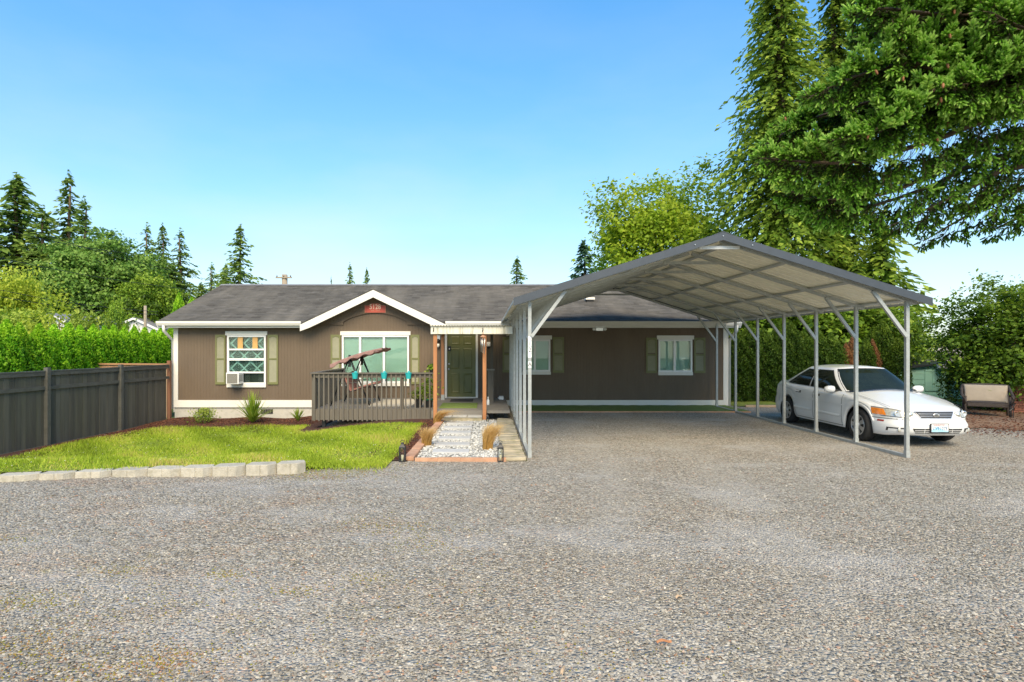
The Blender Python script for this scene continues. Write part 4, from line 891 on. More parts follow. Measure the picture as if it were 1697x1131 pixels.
for i in range(NF):
    y = CY0 + i * SP
    for s_, x in ((-1, CX0), (1, CX1)):
        p_ = inst('post', pm, (x, y, .035), (0, 0, 0), port)
        inst('base_sleeve', sleeve, (x, y, 0), (0, 0, 0), p_)
        if i < 4: inst('bolt', bolt, (x, y - tw/2, rz(x) - .2), (0, 0, 0), p_)
        xe = ECX + s_ * (EW - .06); rw = .058
        MB().bar((ECX + s_ * .03, y, PKZ - .085), (xe, y, rz(xe) - .085), rw, .06, (0, 1, 0)).build('rafter', M['galv'], port)
        bx = x - s_ * .62; MB().bar((x - s_ * .03, y - .03, rz(x) - .72), (bx, y - .03, rz(bx) - .12), .055, .05, (0, 1, 0)).build('brace', M['galv'], port)
    zt = PZ(411.5, CY0) if i == 0 else PKZ - .27
    hx = (PKZ - .1 - zt) / cs
    MB().bar((ECX - hx, y - .035, zt), (ECX + hx, y - .035, zt), .045, .055, (0, 0, 1)).build('collar_tie', M['winwhite'] if i == 0 else M['galv'], port)
for x in (CX0, CX1): MB().box((x - .035, CY0 - .04, .0), (x + .035, CY0 + (NF - 1) * SP + .04, .05)).build('base_rail', M['galv'], port)
for s_ in (-1, 1):
    for f in (.06, .36, .68, .97):
        x = ECX + s_ * EW * f; z = rz(x) - .038
        MB().bar((x, RYF + .03, z), (x, RYB - .03, z), .07, .034, (s_ * cs, 0, 1)).build('purlin', M['galv'], port)
# roof panels, ribs running from ridge to eave
pw = (RYB - RYF) / 9
for s_ in (-1, 1):
    prof = []
    for k in range(4):
        a = k * pw / 4
        prof += [(a, 0), (a + .012, .02), (a + .05, .02), (a + .062, 0), (a + .1, 0), (a + .103, .004), (a + .14, .004), (a + .143, 0)]
    prof += [(pw - .001, 0)]
    mb = MB(); dx = EW + .07; vs = []
    for (yy, zz) in prof: vs += [(0.0, yy, zz), (s_ * dx, yy, zz - dx * cs)]
    mb.v = vs; mb.f = [(2*i, 2*i+1, 2*i+3, 2*i+2) for i in range(len(prof) - 1)]
    me = mb.mesh('roof_panel', M['panelroof'])
    for k in range(9):
        o = inst('roof_panel', me, (ECX, RYF + k * pw, PKZ - .018 + (.0015 if k % 2 else 0)), (0, 0, 0), port)
        m_ = o.modifiers.new('s', 'SOLIDIFY'); m_.thickness = .0015
    # gable trim front and rear, eave trim
    xe = ECX + s_ * (EW + .08)
    for y0, y1 in ((RYF - .03, RYF - .012), (RYB + .012, RYB + .03)):
        mb = MB(); q_ = [(ECX, PKZ + .022), (xe, rz(xe) + .022), (xe, rz(xe) - .105), (ECX, PKZ - .105)]
        mb.prism(q_, y0, y1)
        yy0, yy1 = (y1, y1 + .1) if y0 < 12 else (y0 - .1, y0)
        mb.prism([(ECX, PKZ + .03), (xe, rz(xe) + .03), (xe, rz(xe) + .0225), (ECX, PKZ + .0225)], yy0 - .018, yy1)
        mb.build('gable_trim', M['slate'], port)
    MB().bar((xe, RYF, rz(xe) - .03), (xe, RYB, rz(xe) - .03), .006, .05).build('eave_trim', M['galv'], port)
MB().prism([(ECX - .17, rz(ECX - .17) + .028), (ECX, PKZ + .034), (ECX + .17, rz(ECX + .17) + .028), (ECX + .17, rz(ECX + .17) + .034), (ECX, PKZ + .046), (ECX - .17, rz(ECX - .17) + .034)], RYF - .035, RYB + .03).build('ridge_cap', M['slate'], port)
for x in (ECX, ECX - .48, ECX + .5): inst('screw', bolt, (x, RYF - .03, rz(x) - .04), (0, 0, 0), port)
# number stickers on the front left post
for i, (ch, p0, p1, mt) in enumerate((('5', 557.5, 564.5, 'inkfaded'), ('1', 565, 574.5, 'ink'), ('2', 575.5, 585.5, 'ink'), ('8', 586, 593, 'inkfaded'), ('A', 599.5, 609.5, 'ink'))):
    yq = CY0 - tw/2; z0, z1 = PZ(p1, yq), PZ(p0, yq)
    stk = MB().box((CX0 - .031, yq - .003, z0), (CX0 + .031, yq - .0005, z1)).build('number_sticker', M['sticker'], port)
    text(ch, (z1 - z0) * 1.05, (CX0, yq - .0045, (z0 + z1) / 2), M[mt], stk, 'digit', ext=.0008, sx=0.9)

# ---------------------------------------------------------------- car
def car_paint():
    m, nt, n, l, b = newmat('white_car_paint'); b.inputs['Base Color'].default_value = (0.7, 0.705, 0.7, 1); b.inputs['Roughness'].default_value = 0.32
    b.inputs['Coat Weight'].default_value = 0.7; b.inputs['Coat Roughness'].default_value = 0.06
    return m
M['carpaint'] = car_paint()
M['carglass'] = pmat('car_glass', (0.013, 0.019, 0.014), 0.05, 0.4, 2, spec=0.18)
M['tyre'] = pmat('tyre_rubber', (0.02, 0.02, 0.02), 0.85, 0.3, 20)
M['alloy'] = pmat('wheel_silver', (0.55, 0.55, 0.55), 0.3, 0.1, 10, metal=0.7)
M['chrome'] = pmat('chrome', (0.72, 0.7, 0.67), 0.3, 0.03, metal=0.8)
M['amber'] = pmat('amber_lens', (0.75, 0.22, 0.02), 0.12, 0.25, 25, coat=0.6)
M['redlens'] = pmat('red_lens', (0.3, 0.03, 0.015), 0.2, 0.1)
M['headlens'] = pmat('headlamp_lens', (0.55, 0.55, 0.5), 0.1, 0.25, 22, metal=0.35, coat=0.9)
M['reflector'] = pmat('reflector', (0.85, 0.85, 0.82), 0.08, 0.1, 20, metal=0.9)
CARX, CARY = 8.54, 13.42; HL, HWD = 2.36, 0.905; NX = 4.4
car = empty('parked_sedan', (CARX, CARY, 0)); car.scale = (1.045, 1.045, 1.045); tag(car, 'white four-door sedan parked beside the carport, front towards the camera', 'car')
def interp(u, P_):
    xs_, ys_ = zip(*P_); return float(np.interp(u, xs_, ys_))
def smooth_interp(u, P_):
    return sum(interp(u + d, P_) for d in (-.1, -.05, 0, .05, .1)) / 5
ZS = [(-2.36, .66), (-2.2, .70), (-1.9, .755), (-1.4, .835), (-.95, .895), (0, .925), (1.2, .955), (1.7, .985), (2.2, .985), (2.36, .93)]
def zs_(u): return smooth_interp(u, ZS)
WFR, WRR, WR = -1.42, 1.28, 0.315; ARCH = 0.365
def zb_(u, side):
    z = .2 + .03 * sm((abs(u) - 2.0) / .3)
    if side:
        for w_ in (WFR, WRR):
            d = abs(u - w_)
            if d < ARCH: z = max(z, .315 + math.sqrt(ARCH * ARCH - d * d))
    return z
DW = [(0, .05), (.12, .012), (.3, 0), (.45, .004), (.62, .018), (.66, .008), (.8, .02), (.9, .035), (.96, .06), (1, .10)]
DL = [(0, .07), (.1, .02), (.25, .0), (.42, .0), (.5, .04), (.7, .06), (.9, .1), (1, .17)]
def plan(th, dw, dl):
    c, s_ = math.cos(th), math.sin(th); n_ = NX
    return math.copysign(abs(s_) ** (2/n_), s_) * (HWD - dw), -math.copysign(abs(c) ** (2/n_), c) * (HL - dl)
NT = 240; LV = [0, .04, .1, .18, .28, .4, .45, .52, .6, .645, .67, .74, .82, .88, .92, .95, .975, .99, 1.0]
ths = []
for k in range(NT):                              # spacing evened out along the outline
    ths.append(2 * math.pi * k / NT)
dense = [2 * math.pi * k / 8000 for k in range(8001)]; pp = [plan(t_, 0, 0) for t_ in dense]
cum = [0]
for a, b_ in zip(pp[:-1], pp[1:]): cum.append(cum[-1] + math.hypot(a[0]-b_[0], a[1]-b_[1]))
half_t = [float(np.interp(cum[4000] * k / (NT // 2), cum[:4001], dense[:4001])) for k in range(NT // 2 + 1)]
ths = half_t + [2 * math.pi - t_ for t_ in half_t[-2:0:-1]]
def body_pt(th, s_):
    x, u = plan(th, interp(s_, DW), interp(s_, DL)); x0, u0 = plan(th, 0, 0)
    side = abs(x0) > .74 * HWD
    z0 = zb_(u0, side); return (x, u, z0 + (zs_(u0) - z0) * s_)
def crown(u): return interp(u, [(-2.36, .03), (-2.0, .06), (-1.0, .085), (0, .06), (1.6, .035), (2.36, .02)])
mb = MB(); NL = len(LV); NTT = len(ths)
for th in ths:
    for s_ in LV: mb.v.append(body_pt(th, s_))
for i in range(NTT):
    j = (i + 1) % NTT
    for k in range(NL - 1): mb.f.append((i*NL+k, j*NL+k, j*NL+k+1, i*NL+k+1))
MC = 12; rows = []
for i in range(NTT // 2 + 1):
    a = mb.v[i*NL + NL - 1]; j = (NTT - i) % NTT; b_ = mb.v[j*NL + NL - 1]; row = [i*NL + NL - 1]
    for k in range(1, MC):
        f = k / MC; x = a[0] + (b_[0] - a[0]) * f; w2 = max(abs(a[0]), .01); mb.v.append((x, a[1], a[2] + crown(a[1]) * (1 - (x / w2) ** 2) * min(1, w2 / .5))); row.append(len(mb.v) - 1)
    row.append(j*NL + NL - 1); rows.append(row)
for r0, r1 in zip(rows[:-1], rows[1:]):
    for k in range(MC):
        f = (r0[k], r0[k+1], r1[k+1], r1[k]); f = tuple(dict.fromkeys(f))
        if len(f) > 2: mb.f.append(f)
body = mb.build('body', M['carpaint'], None, smooth=True)
body.parent = car
def part(mb_, name, mat, parent=None, smooth=False, **kw):
    """parts modelled in the car's own axes"""
    o = bpy.data.objects.new(name, mb_.mesh(name, M[mat], smooth)); COL.objects.link(o); o.parent = parent or car
    if kw.get('solid'): m_ = o.modifiers.new('s', 'SOLIDIFY'); m_.thickness = kw['solid']; m_.offset = kw.get('offset', 1)
    if kw.get('bevel'): m_ = o.modifiers.new('b', 'BEVEL'); m_.width = kw['bevel']; m_.segments = 2
    return o
# underbody
part(MB().box((-.68, -2.0, .19), (.68, 2.05, .5)).box((-.84, WFR + .4, .21), (.84, WRR - .4, .45)), 'underbody', 'blackplastic')
for w_ in (WFR, WRR): part(MB().box((-.8, w_ - .36, .3), (.8, w_ + .36, .7)), 'wheel_well', 'blackplastic') if False else part(MB().box((-.6, w_ - .38, .25), (.6, w_ + .38, .66)), 'wheel_well', 'blackplastic')
# greenhouse
gF = lambda t_: -.98 + .86 * t_ - .12 * t_ * t_ + .1 * math.sin(math.pi * t_) * 0; gB = lambda t_: 1.78 - .98 * t_ + .12 * t_ * t_
gW = lambda t_: .80 - .20 * t_ - .03 * t_ * t_ + .035 * math.sin(math.pi * t_)
gZ = lambda t_, u: (zs_(u) + .0) * (1 - t_) + (1.385) * t_
GN = 6.0
def gplan(th, t_, off=0):
    c, s_ = math.cos(th), math.sin(th); uc, hl = (gF(t_) + gB(t_)) / 2, (gB(t_) - gF(t_)) / 2
    x = math.copysign(abs(s_) ** (2/GN), s_) * (gW(t_) + off); u = uc - math.copysign(abs(c) ** (2/GN), c) * (hl + off)
    return x, u
TL = [0, .1, .25, .4, .55, .7, .8, .88, .94, .98, 1.0]; mb = MB(); NG = 160
def gpt(th, t_): 
    x, u = gplan(th, t_); rr = max(0, (t_ - .88) / .12); x *= 1 - .03 * rr * rr
    return (x, u, gZ(t_, u) - .02 * rr * 0)
gth = [2 * math.pi * k / NG for k in range(NG)]
for th in gth:
    for t_ in TL: mb.v.append(gpt(th, t_))
nl = len(TL)
for i in range(NG):
    j = (i + 1) % NG
    for k in range(nl - 1): mb.f.append((i*nl+k, j*nl+k, j*nl+k+1, i*nl+k+1))
rows = []
for i in range(NG // 2 + 1):
    a = mb.v[i*nl + nl - 1]; j = (NG - i) % NG; b_ = mb.v[j*nl + nl - 1]; row = [i*nl + nl - 1]
    for k in range(1, 10):
        f = k / 10; x = a[0] + (b_[0]-a[0]) * f; w2 = max(abs(a[0]), .01); uc = (gF(1) + gB(1)) / 2; hl = (gB(1) - gF(1)) / 2
        mb.v.append((x, a[1], a[2] + .055 * (1 - (x/w2)**2) * (1 - ((a[1]-uc)/hl)**4) ** .5 if abs(a[1]-uc) < hl else a[2])); row.append(len(mb.v) - 1)
    row.append(j*nl + nl - 1); rows.append(row)
for r0, r1 in zip(rows[:-1], rows[1:]):
    for k in range(10):
        f = tuple(dict.fromkeys((r0[k], r0[k+1], r1[k+1], r1[k])))
        if len(f) > 2: mb.f.append(f)
part(mb, 'cabin_roof', 'carpaint', smooth=True)
def gside(u, t_, off):                       # half width of cabin at length u
    uc, hl = (gF(t_) + gB(t_)) / 2, (gB(t_) - gF(t_)) / 2; q_ = min(1, abs((u - uc) / hl)); return (gW(t_)) * (1 - q_ ** GN) ** (1/GN) + off
def gend(x, t_, off, front):
    uc, hl = (gF(t_) + gB(t_)) / 2, (gB(t_) - gF(t_)) / 2; q_ = min(1, abs(x / gW(t_))); d = hl * (1 - q_ ** GN) ** (1/GN) + off
    return uc - d if front else uc + d
for front, nm in ((True, 'windscreen'), (False, 'rear_window')):
    def fn(a, b_, front=front, off=.004, t0=.09 if front else .16, t1=.93, e=.865):
        t_ = t0 + (t1 - t0) * b_; x = (a * 2 - 1) * gW(t_) * e; u = gend(x, t_, off, front); return (x, u, gZ(t_, u) + (.02 * (1 - (a*2-1)**2) * (b_ > .9)))
    part(MB().grid(lambda a, b_: fn(a, b_, off=.003, t0=.05 if front else .1, t1=.955, e=.895), 24, 14), nm + '_seal', 'blackplastic', smooth=True)
    part(MB().grid(lambda a, b_: fn(a, b_, off=.007), 24, 14), nm, 'carglass', smooth=True)
for s_ in (-1, 1):
    for nm, fa, fb in (('front_side_window', .075, .475), ('rear_side_window', .515, .9)):
        def fn(a, b_, off=.006, pad=0.0, s_=s_, fa=fa, fb=fb):
            t_ = (.07 - pad) + (.86 - .07 + 2 * pad) * b_; u0, u1 = gF(t_), gB(t_); L = u1 - u0
            ua = u0 + L * (fa - pad*.35) + .05 * (fa < .2); ub = u0 + L * (fb + pad*.35) - .14 * (fb > .8)
            u = ua + (ub - ua) * a; return (s_ * gside(u, t_, off), u, gZ(t_, u))
        part(MB().grid(lambda a, b_: fn(a, b_, .003, .035), 16, 10), 'window_frame', 'blackplastic', smooth=True)
        w_ = part(MB().grid(lambda a, b_: fn(a, b_, .008), 16, 10), nm, 'carglass', smooth=True)
# helpers to lay things on the body skin
def skin_side(u, z, s_, off=.004):
    z0 = zb_(u, False); f = (z - z0) / (zs_(u) - z0); f = min(1, max(0, f)); dw = interp(f, DW); dl = interp(f, DL)
    q_ = min(1, abs(u) / (HL - dl)); return (s_ * ((HWD - dw) * (1 - q_ ** NX) ** (1/NX) + off), u, z)
def skin_front(x, z, off=.004):
    u = -HL
    for _ in range(4):
        z0 = zb_(u, False); f = min(1, max(0, (z - z0) / (zs_(u) - z0))); dw = interp(f, DW); dl = interp(f, DL)
        q_ = min(1, abs(x) / (HWD - dw)); u = -(HL - dl) * (1 - q_ ** NX) ** (1/NX)
    return (x, u - off, z)
def fpatch(poly_fn, name, mat, off=.006, nu=12, nv=6, parent=None, solid=0):
    return part(MB().grid(lambda a, b_: skin_front(*poly_fn(a, b_), off), nu, nv), name, mat, parent, True, solid=solid)
# grille with chrome surround, bars and badge
gx = lambda b_: .27 + .075 * b_
gr = fpatch(lambda a, b_: ((a*2-1) * (gx(b_) + .018), .54 + .125 * b_), 'grille_surround', 'chrome', .008)
fpatch(lambda a, b_: ((a*2-1) * gx(b_), .55 + .105 * b_), 'grille_opening', 'blackplastic', .013, parent=gr)
for z in (.583, .622): fpatch(lambda a, b_, z=z: ((a*2-1) * gx((z-.55)/.105), z - .0035 + .007 * b_), 'grille_bar', 'alloy', .02, 12, 2, gr)
p_ = skin_front(0, .602, .028)
bd = part(MB().lathe([(.062, 0), (.06, -.006), (.05, -.008)], (0, 0, 0), 28, 'y'), 'badge', 'chrome', gr, True); bd.location = p_; bd.scale = (1, 1, .56)
bi = part(MB().lathe([(.05, -.0075), (.001, -.0095)], (0, 0, 0), 28, 'y'), 'badge_field', 'blackplastic', gr, True); bi.location = p_; bi.scale = (1, 1, .56)
tx = text('KIA', .05, (0, 0, 0), M['chrome'], None, 'badge_lettering', ext=.001, sx=1.2); tx.parent = gr; tx.location = (p_[0], p_[1] - .0105, p_[2] - .002)
# headlamps
for s_ in (-1, 1):
    def hl_(a, b_, s_=s_): x = .5 + .325 * a; return (s_ * x, (.555 + .012 * a) + (.115 + .022 * a - .035 * abs(a - .5) ** 2 * 4 * (a < .5)) * b_)
    fpatch(lambda a, b_: (lambda q_: (q_[0], q_[1] + (b_ - .5) * .022))(hl_(a, b_)), 'headlamp_gasket', 'blackplastic', .003, 16, 6)
    hd = fpatch(hl_, 'headlamp', 'headlens', .007, 16, 6); hd['label'] = 'clear headlamp with amber corner'
    fpatch(lambda a, b_: hl_(.72 + .27 * a, .08 + .84 * b_), 'indicator_lens', 'amber', .011, 8, 6, hd)
    c_ = skin_front(s_ * .62, .615, .01); rl = part(MB().lathe([(.05, 0), (.05, -.006), (.034, -.008), (.02, .006), (.001, .004)], (0, 0, 0), 20, 'y'), 'reflector', 'reflector', hd, True); rl.location = c_
    c_ = skin_front(s_ * .435, .605, .004); sp = part(MB().lathe([(.062, 0.012), (.062, .002), (.054, -.006), (.03, -.01), (.001, -.012)], (0, 0, 0), 22, 'y'), 'inner_lamp', 'headlens', None, True); sp.location = c_
    c2 = part(MB().lathe([(.03, -.0105), (.028, -.014), (.001, -.015)], (0, 0, 0), 16, 'y'), 'lamp_bowl', 'reflector', sp, True); c2.location = (0, 0, 0)
    # fog lamp in its recess
    fg = fpatch(lambda a, b_: (s_ * (.5 + .25 * a), .3 + .065 * b_), 'fog_recess', 'blackplastic', .004, 8, 3)
    fpatch(lambda a, b_: (s_ * (.535 + .2 * a), .292 + .05 * b_), 'fog_bezel', 'carpaint', .007, 8, 3, fg)
    c_ = skin_front(s_ * .615, .328, .006); fo = part(MB().lathe([(.042, .012), (.042, .002), (.03, -.003), (.001, -.005)], (0, 0, 0), 18, 'y'), 'fog_lamp', 'headlens', fg, True); fo.location = c_
# lower intake
it = fpatch(lambda a, b_: ((a*2-1) * (.40 + .05 * b_), .275 + .085 * b_), 'lower_intake', 'blackplastic', .004)
for z in (.3, .33): fpatch(lambda a, b_, z=z: ((a*2-1) * .42, z - .005 + .01 * b_), 'intake_bar', 'carpaint', .01, 10, 2, it)
for x in (-.25, 0, .25): fpatch(lambda a, b_, x=x: (x - .005 + .01 * a, .28 + .07 * b_), 'intake_strut', 'carpaint', .009, 2, 3, it)
fpatch(lambda a, b_: ((a*2-1) * .86, .508 + .006 * b_), 'bumper_seam', 'blackplastic', .0015, 40, 1) if False else None
# number plate
pz = .375; pc = skin_front(0, pz, .03)
pf = part(MB().box((-.17, pc[1], pz - .085), (.17, pc[1] + .02, pz + .085)), 'plate_frame', 'black', bevel=.008); pf['label'] = 'black-framed number plate CVF1079'
part(MB().box((-.152, pc[1] - .003, pz - .068), (.152, pc[1] + .001, pz + .072)), 'number_plate', 'sticker', pf)
M['plateblue'] = pmat('plate_blue', (0.03, 0.13, 0.27), .5, .05); M['platesky'] = pmat('plate_mountain', (0.35, 0.6, 0.78), .5, .3, 20); M['platered'] = pmat('plate_red', (0.6, 0.1, 0.1), .5, .05)
part(MB().prism([(-.15, pz - .066), (.15, pz - .066), (.15, pz - .04), (.06, pz - .03), (.0, pz - .005), (-.045, pz + .035), (-.09, pz + .0), (-.15, pz - .025)], pc[1] - .0042, pc[1] - .0031), 'mountain_print', 'platesky', pf)
tx = text('CVF1079', .085, (0, 0, 0), M['plateblue'], None, 'plate_lettering', ext=.0006, sx=.82); tx.parent = pf; tx.location = (0, pc[1] - .0055, pz - .008)
tx = text('WASHINGTON', .03, (0, 0, 0), M['platered'], None, 'plate_lettering', ext=.0006); tx.parent = pf; tx.location = (-.02, pc[1] - .0055, pz + .054)
# side details
def sline(pts_, w_, name, mat, s_, off=.0025, parent=None):
    mb_ = MB(); vs = []
    for i, (u, z) in enumerate(pts_):
        a = pts_[max(i-1, 0)]; b_ = pts_[min(i+1, len(pts_)-1)]; dx, dz = b_[0]-a[0], b_[1]-a[1]; L = math.hypot(dx, dz); nx_, nz_ = -dz/L*w_/2, dx/L*w_/2
        vs += [skin_side(u + nx_, z + nz_, s_, off), skin_side(u - nx_, z - nz_, s_, off)]
    mb_.v = vs; mb_.f = [(2*i, 2*i+1, 2*i+3, 2*i+2) for i in range(len(pts_) - 1)]
    return part(mb_, name, mat, parent, True)
lin = lambda a, b_, k=10: [(a[0] + (b_[0]-a[0]) * i / k, a[1] + (b_[1]-a[1]) * i / k) for i in range(k + 1)]
M['seam'] = pmat('panel_gap', (0.05, 0.05, 0.05), .7, .1)
for s_ in (-1, 1):
    for pts_ in (lin((-.96, .24), (-.93, .87)), lin((.08, .24), (.12, .93)), lin((.78, .24), (.86, .45), 5) + lin((.9, .55), (1.02, .94), 6), lin((-.96, .24), (.78, .24)), lin((-2.24, .515), (-1.78, .515), 8)):
        sline(pts_, .012, 'panel_gap', 'seam', s_)
    for a, b_ in (((-.9, .425), (.02, .435)), ((.15, .437), (.86, .445))):
        mb_ = MB(); q_ = lin(a, b_, 14)
        for u, z in q_: mb_.v += [skin_side(u, z + .03, s_, .0), skin_side(u, z + .024, s_, .016), skin_side(u, z - .024, s_, .016), skin_side(u, z - .03, s_, .0)]
        for i in range(14):
            for k in range(3): mb_.f.append((4*i+k, 4*i+k+1, 4*i+4+k+1, 4*i+4+k))
        part(mb_, 'side_moulding', 'carpaint', None, True)
    for u in (-.04, .72):
        mb_ = MB(); z = .79 + .02 * (u > 0)
        h_ = sline(lin((u - .11, z), (u + .11, z), 8), .055, 'handle_recess', 'seam', s_, .002)
        mb_.v = []; q_ = lin((u - .09, z + .004), (u + .09, z + .004), 8)
        for a, zz in q_: mb_.v += [skin_side(a, zz + .016, s_, .012), skin_side(a, zz + .01, s_, .032), skin_side(a, zz - .01, s_, .032), skin_side(a, zz - .016, s_, .012)]
        for i in range(8):
            for k in range(3): mb_.f.append((4*i+k, 4*i+k+1, 4*i+4+k+1, 4*i+4+k))
        part(mb_, 'door_handle', 'carpaint', None, True)
    sline(lin((-2.02, .47), (-1.9, .47), 4), .03, 'side_marker', 'redlens', s_, .006)
    # fender / bonnet gap drawn along the shoulder
    mb_ = MB()
    for i in range(25):
        u = -2.05 + 1.12 * i / 24; x = s_ * (.66 + .07 * (i / 24)); f = 1 - (x / (HWD - .1)) ** 2; q_ = (1 - (abs(u) / (HL - .17)) ** NX) ** (1/NX) if abs(u) < HL - .17 else .01
        w2 = (HWD - .10) * q_; z = zs_(u) + crown(u) * max(0, 1 - (x / w2) ** 2) + .003
        mb_.v += [(x - .007, u, z), (x + .007, u, z)]
    mb_.f = [(2*i, 2*i+1, 2*i+3, 2*i+2) for i in range(24)]; part(mb_, 'bonnet_gap', 'seam')
    # mirror
    mp_ = part(MB().lathe([(.001, -.11), (.05, -.1), (.075, -.04), (.08, .03), (.07, .085), (.06, .09)], (0, 0, 0), 18, 'x'), 'door_mirror', 'carpaint', None, True)
    mp_.location = (s_ * .93, -.60, .955); mp_.scale = (1, .8, .92)
    part(MB().bar((s_ * .78, -.6, .92), (s_ * .87, -.6, .93), .08, .05), 'mirror_arm', 'carpaint', mp_) if False else part(MB().bar((s_ * .76, -.6, .925), (s_ * .88, -.6, .935), .09, .04), 'mirror_arm', 'blackplastic')
# wipers
for x0 in (-.55, .05):
    mb_ = MB(); pts_ = []
    for i in range(9):
        x = x0 + .55 * i / 8; t_ = .055 + .02 * i / 8; pts_.append((x, gend(x, t_, .022, True), gZ(t_, gend(x, t_, 0, True)) + .012))
    part(mb_.tube(pts_, .008, 6), 'wiper', 'blackplastic')
# cowl strip
part(MB().grid(lambda a, b_: ((a*2-1) * .74, gend((a*2-1) * .72, 0.02, .01 + .07 * (1 - b_), True), zs_(-.98) + .006 + crown(-1.0) * (1 - (a*2-1)**2 * .85) + .012 * b_), 20, 2), 'cowl_strip', 'blackplastic', smooth=True)
# wheels
tyre_p = [(.2, -.09), (.24, -.1), (.285, -.1), (.305, -.085), (.315, -.06), (.315, .06), (.305, .085), (.285, .1), (.24, .1), (.2, .09)]
def wheel(x, u, s_):
    w_ = empty('wheel'); w_.parent = car; w_.location = (x, u, .315)
    part(MB().lathe(tyre_p, (0, 0, 0), 40, 'x'), 'tyre', 'tyre', w_, True)
    part(MB().lathe([(.205, -.085), (.205, .085)], (0, 0, 0), 32, 'x'), 'rim_barrel', 'blackplastic', w_, True)
    f = s_ * .085
    part(MB().lathe([(.207, f - s_ * .03), (.207, f + s_ * .012), (.185, f + s_ * .006), (.185, f - s_ * .02)], (0, 0, 0), 40, 'x'), 'rim', 'alloy', w_, True)
    part(MB().lathe([(.055, f - s_ * .02), (.055, f + s_ * .014), (.04, f + s_ * .022), (.001, f + s_ * .024)], (0, 0, 0), 20, 'x'), 'hub_cap', 'alloy', w_, True)
    for k in range(7):
        a = 2 * math.pi * k / 7; c, sn = math.cos(a), math.sin(a); mb_ = MB(); vs = []
        for r_, hw2, o_ in ((.045, .03, .008), (.12, .034, .012), (.195, .05, .004)):
            for q_ in (-1, 1):
                for d_ in (0, -.03): vs.append((f + s_ * (o_ + d_), r_ * c - q_ * hw2 * sn, r_ * sn + q_ * hw2 * c))
        mb_.add(vs, [(0, 2, 6, 4), (4, 6, 10, 8), (0, 4, 5, 1), (4, 8, 9, 5), (2, 3, 7, 6), (6, 7, 11, 10), (8, 10, 11, 9)]); part(mb_, 'spoke', 'alloy', w_)
for s_ in (-1, 1):
    for u in (WFR, WRR): wheel(s_ * .775, u, s_)
    # mud flap
    part(MB().box((s_ * .7 - .08, WFR + .36, .14), (s_ * .7 + .14, WFR + .375, .34)) if s_ > 0 else MB().box((s_ * .7 - .14, WFR + .36, .14), (s_ * .7 + .08, WFR + .375, .34)), 'mud_flap', 'blackplastic')
# tail lamps
for s_ in (-1, 1): part(MB().grid(lambda a, b_: (lambda q_: (s_ * abs(q_[0]), -q_[1], q_[2]))(skin_front((.5 + .36 * a), .6 + .03 + .05 * b_, .008)), 8, 3), 'tail_lamp', 'redlens', smooth=True)
# ---------------------------------------------------------------- dark fence
FA, FB = np.array([-10.86, 10.35]), np.array([-10.25, 18.62])
fd = (FB - FA) / np.linalg.norm(FB - FA); fl_ = np.linalg.norm(FB - FA); fang = math.atan2(fd[1], fd[0])
fence = empty('board_fence', (FA[0], FA[1], -.45)); tag(fence, 'dark charcoal-stained vertical board fence along the left of the lawn', 'fence')
FZ0, FZ1 = -.58, 1.33
bm_ = MB().box((0.0, -.012, FZ0 + .06), (.138, .012, FZ1 - .05)).mesh('fence_board', M['fence'])
s = 0.0
while s < fl_ - .1:
    p = FA + fd * s; inst('fence_board', bm_, (p[0] + random.uniform(-.004, .004), p[1], random.uniform(-.008, .004)), (0, 0, fang + R(random.uniform(-.4, .4))), fence); s += .1415 + random.choice((0, 0, 0, 0, .001, .002, .003, .009))
perp = np.array([fd[1], -fd[0]])   # towards the lawn
for yq in (11.45, 13.9, 16.4):
    q = FA + fd * ((yq - FA[1]) / fd[1]); o = MB().box((-.05, -.05, FZ0 - .1), (.05, .05, FZ1 + .1)).build('fence_post', M['fencetop'], None); o.location = (*(q + perp * .055), 0); o.rotation_euler = (0, 0, fang); o.parent = fence; o.matrix_parent_inverse = wmat(fence).inverted()
def frail(z0, z1, off0, off1, name, mat='fencetop'):
    me = MB().box((0, -off1, z0), (fl_, -off0, z1)).mesh(name, M[mat]); inst(name, me, (FA[0], FA[1], 0), (0, 0, fang), fence)
frail(FZ1 - .09, FZ1, .013, .052, 'top_rail'); frail(FZ1 - .002 + .002, FZ1 + .03, -.02, .06, 'cap_rail'); frail(FZ1 - .43, FZ1 - .345, .013, .05, 'middle_rail'); frail(FZ0 + .06, FZ0 + .15, .013, .05, 'bottom_rail')
q = FB + fd * .1
o = MB().box((-.05, -.05, -.6), (.05, .05, PZ(598, 18.7))).build('corner_post', M['cedarpost'], None); o.location = (q[0] - .02, q[1], 0); o.parent = fence; o.matrix_parent_inverse = wmat(fence).inverted()
# weathered cedar fence behind
cf = empty('cedar_fence', (-12.2, 20, -.4)); tag(cf, 'unpainted weathered cedar fence seen above the dark fence', 'fence')
x0, x1 = PX(152, 20), PX(284, 19.6); zt = PZ(602, 20)
n_ = int((x1 - x0) / .142); cm = MB().box((0, -.01, -.5), (.136, .01, zt - .06)).mesh('picket', M['cedarold'])
for i in range(n_): inst('picket', cm, (x0 + i * .142, 20 - .3 * i / n_, random.uniform(-.01, .01)), (0, 0, R(-6)), cf)
MB().bar((x0 - .05, 19.97, zt - .03), (x1, 19.66, zt - .03), .1, .05).build('cap_rail', M['cedarrail'], cf)
MB().box((x0 - .1, 19.92, -.5), (x0, 20.02, zt - .0)).build('end_post', M['cedarrail'], cf)
MB().bar((x0, 19.95, zt - .14), (x1, 19.64, zt - .14), .035, .05).build('top_rail', M['cedarrail'], cf)

